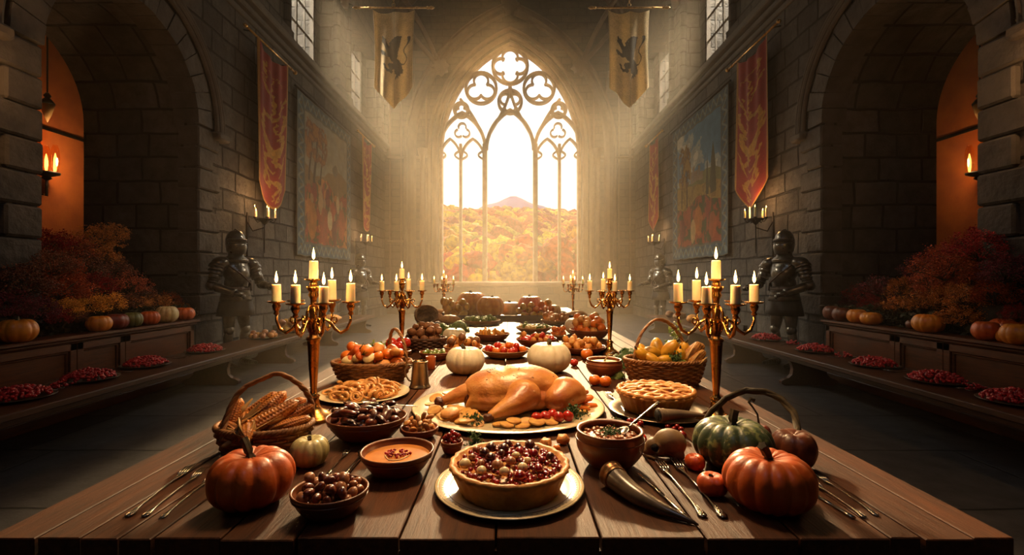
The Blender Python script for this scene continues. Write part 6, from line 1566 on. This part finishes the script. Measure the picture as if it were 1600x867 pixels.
# the far display: tray with pumpkins, lemons, loaves and flowers
ty = 6.3
t = thing('wooden_tray', 'long low wooden tray with pumpkins and fruit at the far end of the table', 'tray', (-.02, ty, TZ))
m = MB(); m.box((0, 0, .022), (1.6, .75, .02), bev=.006)
for y_ in (-.37, .37): m.box((0, y_, .04), (1.62, .02, .06), bev=.006)
for x_ in (-.8, .8): m.box((x_, 0, .04), (.02, .75, .06), bev=.006)
m.box((0, 0, .005), (1.55, .7, .012)); obj('tray_board', m, M_bench, t, False)
for x in (-.84, .84):
    m = MB(); m.tube([(x, -.1, .04), (x*1.03, -.08, .075), (x*1.03, .08, .075), (x, .1, .04)], .012, 8); obj('handle', m, M_bench, t)
zt_ = TZ+.033
for (px, w, k, HR, lab, dy) in ((737, 48, 'yellow', 1.75, 'large orange-yellow pumpkin at the left of the far display', 0), (766, 43, 'yellow', 1.7, 'yellow pumpkin left of centre on the far display', -.22), (829, 40, 'orange', 1.75, 'orange pumpkin right of centre on the far display', .0), (798, 36, 'pale', 1.3, 'pale pumpkin in the centre of the far display', .1), (862, 30, 'pale', 1.35, 'small pale pumpkin toward the right of the far display', -.05)):
    yy = ty+dy; pumpkin(px, 0, w, HR, k, lab, 12, z=zt_, d=yy, stem=(.3, .1), amp=.07)
sp = heap(Vector(((712-PX0)/F*(ty-.25), ty-.25, 0)), .20, .10, zt_, [.045*random.uniform(.85, 1.1) for _ in range(16)]); scatter([blob('lemon', .045, M_squash, 12, .03, (1.25, .95, .9), 64)], sp, .045, 'lemons on the far display', 'yellow lemon piled at the left of the far display', 'lemon')
sp = heap(Vector(((836-PX0)/F*(ty-.27), ty-.27, 0)), .25, .08, zt_, [.045*random.uniform(.85, 1.1) for _ in range(16)]); scatter([fruit_stemmed('apple', .045, M_orange, M_pstem, 65, .9), fruit_stemmed('apple', .045, M_squash, M_pstem, 66, .9)], sp, .045, 'apples on the far display', 'round apple piled at the right of the far display', 'apple')
pp = Vector(((664-PX0)/F*5.2, 5.2, TZ)); b_ = basket(pp, .12, .10, .15, 'small wicker basket tipped on its side at the left far end', M_wick_, None, rows=8, stakes=20, flare=.75); b_.rotation_euler = (1.25, 0, .3); b_.location = pp+Vector((0, 0, .10))
for i, (dx, dy) in enumerate(((0, -.06), (-.03, -.09), (.05, -.1))):
    o = dup(sq0); o.location = pp+Vector((dx, dy-.1, .035)); o.scale = (1.1,)*3; o.rotation_euler = (0, 0, i*.9+.6); tag(o, 'yellow squash spilling from the tipped far basket', 'squash', 'squash spilling from the tipped basket')
def loaf(loc, L_, rz, label, grp=None, m_=M_crust):
    m = MB(); m.ell((0, 0, 0), (L_/2, L_*.24, L_*.2), 24, 12, disp=lambda d: .05*math.sin(14*d.x)*(d.z > 0)+.02*math.sin(5*d.y)); o = obj('bread_loaf', m, m_); o.location = Vector(loc)+Vector((0, 0, L_*.19)); o.rotation_euler.z = rz; return tag(o, label, 'bread', grp)
loaf((-.98, 5.75, TZ), .34, .5, 'long brown loaf at the left far end of the table'); loaf((-.9, 6.4, TZ), .3, -.3, 'crusty loaf beside the far display stand')
loaf((.86, 6.1, TZ), .30, .3, 'round brown loaf at the right of the far display stand'); loaf((-.72, 5.6, TZ), .26, .1, 'short brown loaf before the left end of the far display')
# ============================================================ ON THE BENCHES
BZ = .41
M_dkp = mat('dark_plate', '3a2c22', .35, c2='55402c', scale=9, coat=.3)
berr = []
for v in range(3):
    m = MB(); rg = random.Random(70+v)
    for k in range(330):
        a = rg.random()*6.28; q = math.sqrt(rg.random()); r = rg.uniform(.010, .0155)
        m.ell((q*.18*math.cos(a), q*.18*math.sin(a), .014+.07*(1-q*q)**.7*rg.uniform(.6, 1)+rg.uniform(0, .012)), (r*1.25, r*.9, r*.9), 6, 4, rot=Matrix.Rotation(a*3, 3, 'Z') @ Matrix.Rotation(rg.uniform(-.6, .6), 3, 'Y'))
    berr.append(m)
BPL = {-1: ((315, 547, 'fourth from the front'), (220, 569, 'third from the front'), (131, 590, 'second from the front'), (28, 619, 'nearest the viewer')), 1: ((1197, 529, 'furthest back'), (1285, 547, 'fourth from the front'), (1375, 569, 'third from the front'), (1463, 593, 'second from the front'), (1588, 625, 'nearest the viewer'))}
for s, L_ in BPL.items():
    side = 'left' if s < 0 else 'right'
    for i, (px, py, w) in enumerate(L_):
        q = on_z(px, py, BZ+.02); q.z = BZ; q.x = s*min(abs(q.x), 3.67)
        plate(0, 0, 0, 'dark plate of red berries on the %s bench, %s' % (side, w), M_dkp, loc=q, R=.215, deep=.02)
        o = obj('red_berries', berr[i % 3], M_berry); o.location = q+Vector((0, 0, .006)); o.rotation_euler.z = i*1.3; tag(o, 'heap of small red berries on the %s bench plate %s' % (side, w), 'berries', kind='stuff')
for s in (-1, 1):
    side = 'left' if s < 0 else 'right'
    ys = [5.25, 4.45, 3.72]
    for i, y in enumerate(ys):
        for j in (0, 1):
            o = dup(PRO['fork']); o.location = (s*(3.86), y+.055*j-.02, BZ+.002); o.rotation_euler = (0, 0, PI if s > 0 else 0); o.rotation_euler.z += random.uniform(-.15, .15); o.scale = (1.6, 1.5, 1.3)
            if s < 0: o.location.x = -3.86
            tag(o, 'dark fork lying between the berry plates on the %s bench' % side, 'fork', 'forks between the plates on the %s bench' % side)
def berrysprig(loc, rz, label, seed):
    rg = random.Random(seed); t = thing('berry_sprig', label, 'sprig', loc, rz); m = MB(); b = MB()
    for k in range(9):
        e = Vector((rg.uniform(.06, .2), rg.uniform(-.06, .06), rg.uniform(.01, .05))); m.tube([(-.12, rg.uniform(-.01, .01), .006), (0, 0, .01), tuple(e)], [.003, .0025, .0015], 5)
        for j in range(7): c = e*rg.uniform(.5, 1.05)+Vector((0, rg.uniform(-.015, .015), rg.uniform(0, .015))); b.ell(c, .0085, 6, 4)
    obj('twigs', m, M_pstem, t); tag(obj('berries', b, M_berry, t), kind='stuff')
q = on_z(75, 605, BZ); berrysprig((-3.72, 3.78, BZ), .4, 'red berry sprig between the two nearest plates on the left bench', 1)
berrysprig((3.80, 3.72, BZ), 2.8, 'red berry sprig between the two nearest plates on the right bench', 2)
berrysprig((3.66, 6.25, BZ), .4, 'dry berry sprig on the right bench below the suit of armour', 3)
berrysprig((3.80, 5.2, BZ), 2.6, 'small berry sprig on the right bench between the middle plates', 4)
# far bench food: fruit, loaves
for i, (s, y, L_, rz_, lab) in enumerate(((1, 8.2, .36, .5, 'golden loaf on the right bench beyond the suit of armour'), (1, 9.4, .42, .9, 'long dark loaf on the right bench, further back'), (1, 10.1, .40, .6, 'crusty loaf near the far end of the right bench'), (-1, 9.6, .38, .4, 'round loaf near the far end of the left bench'), (1, 10.75, .36, 1.0, 'brown loaf at the very end of the right bench'))):
    loaf((s*3.62, y, BZ), L_, rz_, lab, m_=M_crust if i % 2 else M_walnutshell)
for (x, y, n, r, lab, mm) in ((-3.6, 6.95, 14, .045, 'left bench plate before the suit of armour', M_crust), (-3.6, 7.75, 16, .06, 'left bench basket beyond the suit of armour', M_squash), (3.62, 8.75, 10, .045, 'right bench plate beyond the suit of armour', M_orange)):
    q = Vector((x, y, BZ)); plate(0, 0, 0, 'dark plate of round fruit on the '+lab.replace('plate ', '').replace('basket ', ''), M_dkp, loc=q, R=.24, deep=.025)
    sp = heap(q, .2, .2, BZ+.012, [r*random.uniform(.8, 1.1) for _ in range(n)]); scatter([fruit_stemmed('fruit', r, mm, M_pstem, int(y*10), .92), blob('nut_bread', r, M_nut2, 12, .07, (1.1, 1, .9), int(y*7))], sp, r, 'fruit on the '+lab, 'round fruit heaped on the '+lab, 'fruit')
# ============================================================ PUMPKINS AND FLOWERS ON THE CHESTS
CZ = .7625
def cpk(px, py, w, HR, key, label, ribs=11, cat='pumpkin', stem=(.25, .1), **kw):
    return pumpkin(px, py, w, HR, key, label, ribs, cat=cat, z=CZ, stem=stem, **kw)
def cd(px, py): return on_z(px, py, CZ)
LCH = ((27, 524, 51, 1.3, 'yellow', 'orange-yellow pumpkin at the near end of the left chest', (.35, .1), 4.12, 11), (155, 511, 33, 1.35, 'yellow', 'small orange-yellow pumpkin on the left chest before the yellow flowers', (.1, .1), 4.13, 10), (182, 505, 33, 1.3, 'darkred', 'dark red squash between the yellow and green pumpkins', (.1, .3), 4.16, 9), (207, 501, 28, 1.5, 'olive', 'olive green pumpkin on the left chest', (.12, .1), 4.14, 11), (234, 497, 28, 1.4, 'orange', 'orange pumpkin right of the olive green one on the left chest', (.15, .1), 4.14, 11), (261, 493, 31, 1.5, 'pale', 'tall pale pumpkin near the far end of the left chest', (.08, .1), 4.15, 10), (288, 490, 29, 1.25, 'orange', 'flat orange pumpkin at the far end of the left chest', (.12, .1), 4.15, 10))
for (px, py, w, HR, key, lab, stm, X, rb_) in LCH:
    d = F*X/(PX0-px); cp = Vector((-X-.0, d, CZ)); pumpkin(px, py, w, HR*1.22, key, lab, rb_, loc=cp, R=w/2*d/F, stem=stm, amp=.09)
RCH = ((1300, 490, 26, 1.5, 'brown', 'knobbly brown squash at the far end of the right chest', (.1, .1), 4.16, 6, 'squash'), (1316, 491, 28, 1.4, 'brown', 'brown squash right of the knobbly one on the right chest', (.1, .1), 4.12, 7, 'squash'), (1339, 493, 28, 1.4, 'yellow', 'yellow gourd left of its twin on the right chest', (.08, .1), 4.14, 8, 'gourd'), (1361, 497, 30, 1.2, 'yellow', 'ribbed yellow gourd right of its twin on the right chest', (.08, .1), 4.14, 8, 'gourd'), (1427, 501, 20, 1.3, 'brown', 'little brown pumpkin half hidden behind the yellow one on the right chest', (.1, .1), 4.24, 9, 'pumpkin'), (1450, 509, 42, 1.25, 'yellow', 'yellow-orange pumpkin in the middle of the right chest', (.12, .1), 4.12, 11, 'pumpkin'), (1541, 520, 36, 1.5, 'orange', 'orange pumpkin toward the near end of the right chest', (.1, .1), 4.12, 10, 'pumpkin'), (1590, 528, 44, 1.35, 'yellow', 'yellow pumpkin at the near end of the right chest', (.12, .1), 4.10, 11, 'pumpkin'), (1567, 524, 18, 1.8, 'yellow', 'little yellow pear-shaped gourd between two pumpkins on the right chest', (.1, .1), 4.14, 7, 'gourd'))
for (px, py, w, HR, key, lab, stm, X, rb_, cat) in RCH:
    d = F*X/(px-PX0); pumpkin(px, py, w, HR*1.22, key, lab, rb_, loc=(X, d, CZ), R=w/2*d/F, stem=stm, amp=.07, cat=cat)
pumpkin(1576, 500, 50, 1.5, 'orange', 'big ribbed orange pumpkin leaning behind the pumpkins of the right chest', 13, loc=(4.36, F*4.36/(1574-PX0), CZ), R=.135, stem=(.35, .1), amp=.09)
pumpkin(1531, 448, 34, 1.0, 'yellow', 'orange squash nestled high among the right flowers', 10, loc=(4.55, F*4.55/(1531-PX0), 1.13), R=.11, stem=(.1, .1), amp=.07, cat='squash')
# rough stone infill under the arches carries the flowers: the sill of the niche
def bunch(seed, R=.26, n=150, leaf=.020):
    rg = random.Random(seed); m = MB(); st = MB()
    for i in range(n):
        th = rg.uniform(0, 6.283); el = math.asin(rg.uniform(-.25, 1)); d = Vector((math.cos(th)*math.cos(el), math.sin(th)*math.cos(el), math.sin(el)))
        L_ = R*(.62+.38*rg.random())*(1+.22*math.sin(3*th+seed)*math.cos(el)); tip = d*L_
        if i % 3 == 0: st.tube([(0, 0, -R*.4), tuple(d*L_*.5-Vector((0, 0, R*.1))), tuple(tip)], [.004, .003, .0015], 4)
        q = rg.uniform(.65, 1.25); cl = rg.uniform(.022, .05)
        for k in range(15):
            c = tip+Vector([rg.gauss(0, 1) for _ in range(3)])*cl*.6; s = leaf*rg.uniform(.6, 1.25)
            u = Vector([rg.gauss(0, 1) for _ in range(3)]).normalized(); w = u.orthogonal().normalized(); nn = u.cross(w); b = q*rg.uniform(.75, 1.2); col = (b, b*rg.uniform(.85, 1.12), b)
            m.add([c-u*s*.5, c+w*s*.42+nn*s*.16, c+u*s*.5, c-w*s*.42+nn*s*.16, c-nn*s*.06], [(0, 1, 4), (1, 2, 4), (2, 3, 4), (3, 0, 4)], col)
    return m, st
BUN = []
for v in range(4):
    m, st = bunch(80+v); BUN.append((m, st))
FM = {k: mat('dried_flowers_'+k, c, .85, c2=c2, scale=14, col=True, trans=.12) for k, c, c2 in (('crimson', 'b02424', '80181c'), ('rust', 'c45a2c', '94401e'), ('amber', 'dc8c3a', 'b0662a'), ('gold', 'f4ac30', 'd88a20'), ('brown', '8a5034', '643c2a'), ('plum', '84303a', '5c2228'))}
BPROTO = {}
def flowers(px, py, d, R, key, label, v=0, sq=.85):
    q = at_depth(px, py, d)
    if q.y < AY-AR+R*.8: q.x = math.copysign(min(abs(q.x), W-R*.8), q.x)
    q.y = min(q.y, AY+AR-R*.6) if abs(q.x) > W-R*.5 else q.y
    k = (key, v % 4)
    if k not in BPROTO:
        o = obj('flower_bunch', BUN[v % 4][0], FM[key]); obj('stems', BUN[v % 4][1], M_pstem, o); tag(o, kind=None); BPROTO[k] = o
    else: o = dup(BPROTO[k])
    o.location = q; o.rotation_euler = (0, 0, random.random()*6); s = R/.26; o.scale = (s, s, s*sq)
    tag(o, label, 'dried flowers', 'dried flower bunches on the '+('left' if px < 800 else 'right')+' chest')
    return o
names = {'crimson': 'deep red', 'rust': 'rust red', 'amber': 'amber brown', 'gold': 'golden yellow', 'brown': 'dark brown', 'plum': 'dark plum'}
def X2d(px, X): return F*X/abs(px-PX0)
LFL = ((75, 388, 'crimson', 4.95, .24), (40, 372, 'plum', 4.62, .0), (110, 395, 'rust', 5.05, .26), (155, 378, 'amber', 5.15, .24), (178, 368, 'amber', 5.2, .19), (160, 405, 'amber', 5.0, .20), (85, 425, 'rust', 4.75, .28), (130, 425, 'brown', 4.9, .26), (175, 428, 'brown', 5.0, .26), (25, 450, 'brown', 4.35, .24), (60, 455, 'rust', 4.5, .24), (15, 485, 'plum', 4.25, .2), (100, 460, 'rust', 4.6, .25), (148, 452, 'crimson', 4.7, .22), (200, 450, 'rust', 4.85, .24), (225, 468, 'brown', 4.8, .2), (60, 490, 'plum', 4.3, .18), (105, 487, 'gold', 4.38, .16), (140, 482, 'gold', 4.42, .18), (172, 478, 'gold', 4.5, .18), (90, 500, 'crimson', 4.25, .13), (245, 478, 'amber', 4.7, .18), (265, 472, 'rust', 4.72, .16), (215, 480, 'amber', 4.6, .15), (125, 500, 'brown', 4.25, .10), (48, 420, 'brown', 4.55, .2), (195, 476, 'brown', 4.5, .16), (280, 482, 'amber', 4.6, .12))
RFL = ((1545, 385, 'crimson', 4.85, .26), (1580, 395, 'crimson', 4.6, .24), (1505, 400, 'rust', 5.0, .26), (1470, 412, 'crimson', 5.1, .24), (1440, 428, 'plum', 5.15, .22), (1585, 430, 'plum', 4.4, .22), (1540, 425, 'rust', 4.7, .26), (1495, 430, 'rust', 4.85, .26), (1455, 445, 'rust', 4.8, .24), (1410, 455, 'amber', 4.75, .2), (1375, 455, 'plum', 4.9, .22), (1345, 465, 'crimson', 4.85, .2), (1330, 478, 'plum', 4.75, .16), (1360, 480, 'crimson', 4.6, .16), (1385, 485, 'brown', 4.5, .16), (1405, 480, 'amber', 4.45, .15), (1440, 476, 'amber', 4.45, .18), (1480, 470, 'amber', 4.5, .2), (1520, 470, 'amber', 4.4, .2), (1500, 500, 'amber', 4.3, .17), (1560, 465, 'rust', 4.35, .2), (1590, 495, 'crimson', 4.3, .13), (1455, 460, 'rust', 4.55, .16), (1535, 440, 'rust', 4.5, .15))
for i, (px, py, key, X, R) in enumerate(LFL+RFL):
    if R <= 0: continue
    side = 'left' if px < 800 else 'right'
    flowers(px, py, X2d(px, X), R, key, '%s dried flower bunch in the heap on the %s chest' % (names[key], side), i)['group'] = '%s dried flowers on the %s chest' % (names[key], side)
for s in (-1, 1):          # leafy bank that carries the bunches
    m = MB(); rg = random.Random(90+s)
    m.box((s*4.95, 5.6, .77), (.75, 1.3, .06), bev=.02)
    for k in range(5200):
        if k % 3: y = rg.uniform(4.6, 6.55); x = rg.uniform(4.3, 5.5); z = .76+rg.uniform(0, .16)+(x-4.3)*.42*max(0, 1-abs(y-5.1)/1.3)
        else: y = rg.uniform(2.9, 6.0); x = rg.uniform(4.22, 4.42); z = .77+rg.uniform(0, .11)
        c = Vector((s*x, y, z)); ls = rg.uniform(.02, .05); u = Vector([rg.gauss(0, 1) for _ in range(3)]).normalized(); w = u.orthogonal().normalized(); nn = u.cross(w)
        m.add([c-u*ls, c+w*ls*.5+nn*ls*.2, c+u*ls, c-w*ls*.5+nn*ls*.2, c], [(0, 1, 4), (1, 2, 4), (2, 3, 4), (3, 0, 4)])
    tag(obj('dry_foliage', m, mat('dark_foliage_%d' % (s+1), '3c2a16', .9, c2='2e3016', scale=6, trans=.1)), 'dark dry leaves spread under the flower bunches on the %s chest' % ('left' if s < 0 else 'right'), 'foliage', kind='stuff')
# ============================================================ ADDED FILL LAMPS, UNSEEN ABOVE AND BEHIND THE VIEWER
def fill_chandelier(x, y, z, R, n, pw, lab):
    t = thing('fill_chandelier', lab, 'fill_chandelier', (x, y, z))
    m = MB(); m.tube([(R*math.cos(a), R*math.sin(a), 0) for a in np.linspace(0, 2*PI, 49)[:-1]], .022, 8, closed=True)
    for k in range(3): a = k*2*PI/3; m.tube([(R*math.cos(a), R*math.sin(a), 0), (0, 0, 1.0)], .01, 6)
    m.tube([(0, 0, .95), (0, 0, vz(x)-z+.1)], .012, 6); obj('iron_ring', m, M_iron, t)
    for k in range(n):
        a = k*2*PI/n; c = Vector((x+R*math.cos(a), y+R*math.sin(a), z+.03)); m = MB(); m.lathe([(.012, -.02), (.04, -.004), (.045, .0), (.001, 0)], 12, c=c-t.location); obj('drip_pan', m, M_iron, t)
        candle(c, .018, .12, 'candle on the '+lab, 'candles on the '+lab, 0)
    light('fill_chandelier_light', 'SPOT', (x, y, z-.12), pw, (1, .62, .30), .3, aim=(x, y+.35, 0), spot_size=math.radians(100), spot_blend=.9)
fill_chandelier(.0, 2.1, 3.05, .45, 10, 260, 'added unseen iron ring chandelier hanging over the middle of the table')  # out of frame, added to brighten the food from above
m = MB(); m.box((0, YB+.03, 7.2), (2.6, .06, 3.2), bev=.02); wo = struct('window_8', m, M_carved)  # unseen window, added to house the cool fill light
g = MB(); g.box((0, YB+.07, 7.2), (2.4, .01, 3.0)); obj('glass_pane', g, M_glass, wo, False)
light('rear_fill_light', 'AREA', (0, YB+.15, 7.0), 42, (.62, .76, 1), (2.4, 3.0), aim=(0, 5, 1.0))  # added cool fill from behind the viewer

wall_light(-4.2, 3.55, 2.75, -1, 'added unseen iron candle bracket on the near left pier before the arch', 'thin lit candle on the added near left pier bracket', 25)  # out of frame, added to light the flower heaps
wall_light(4.2, 3.55, 2.75, 1, 'added unseen iron candle bracket on the near right pier before the arch', 'thin lit candle on the added near right pier bracket', 25)  # right-hand twin, also added to light the flowers
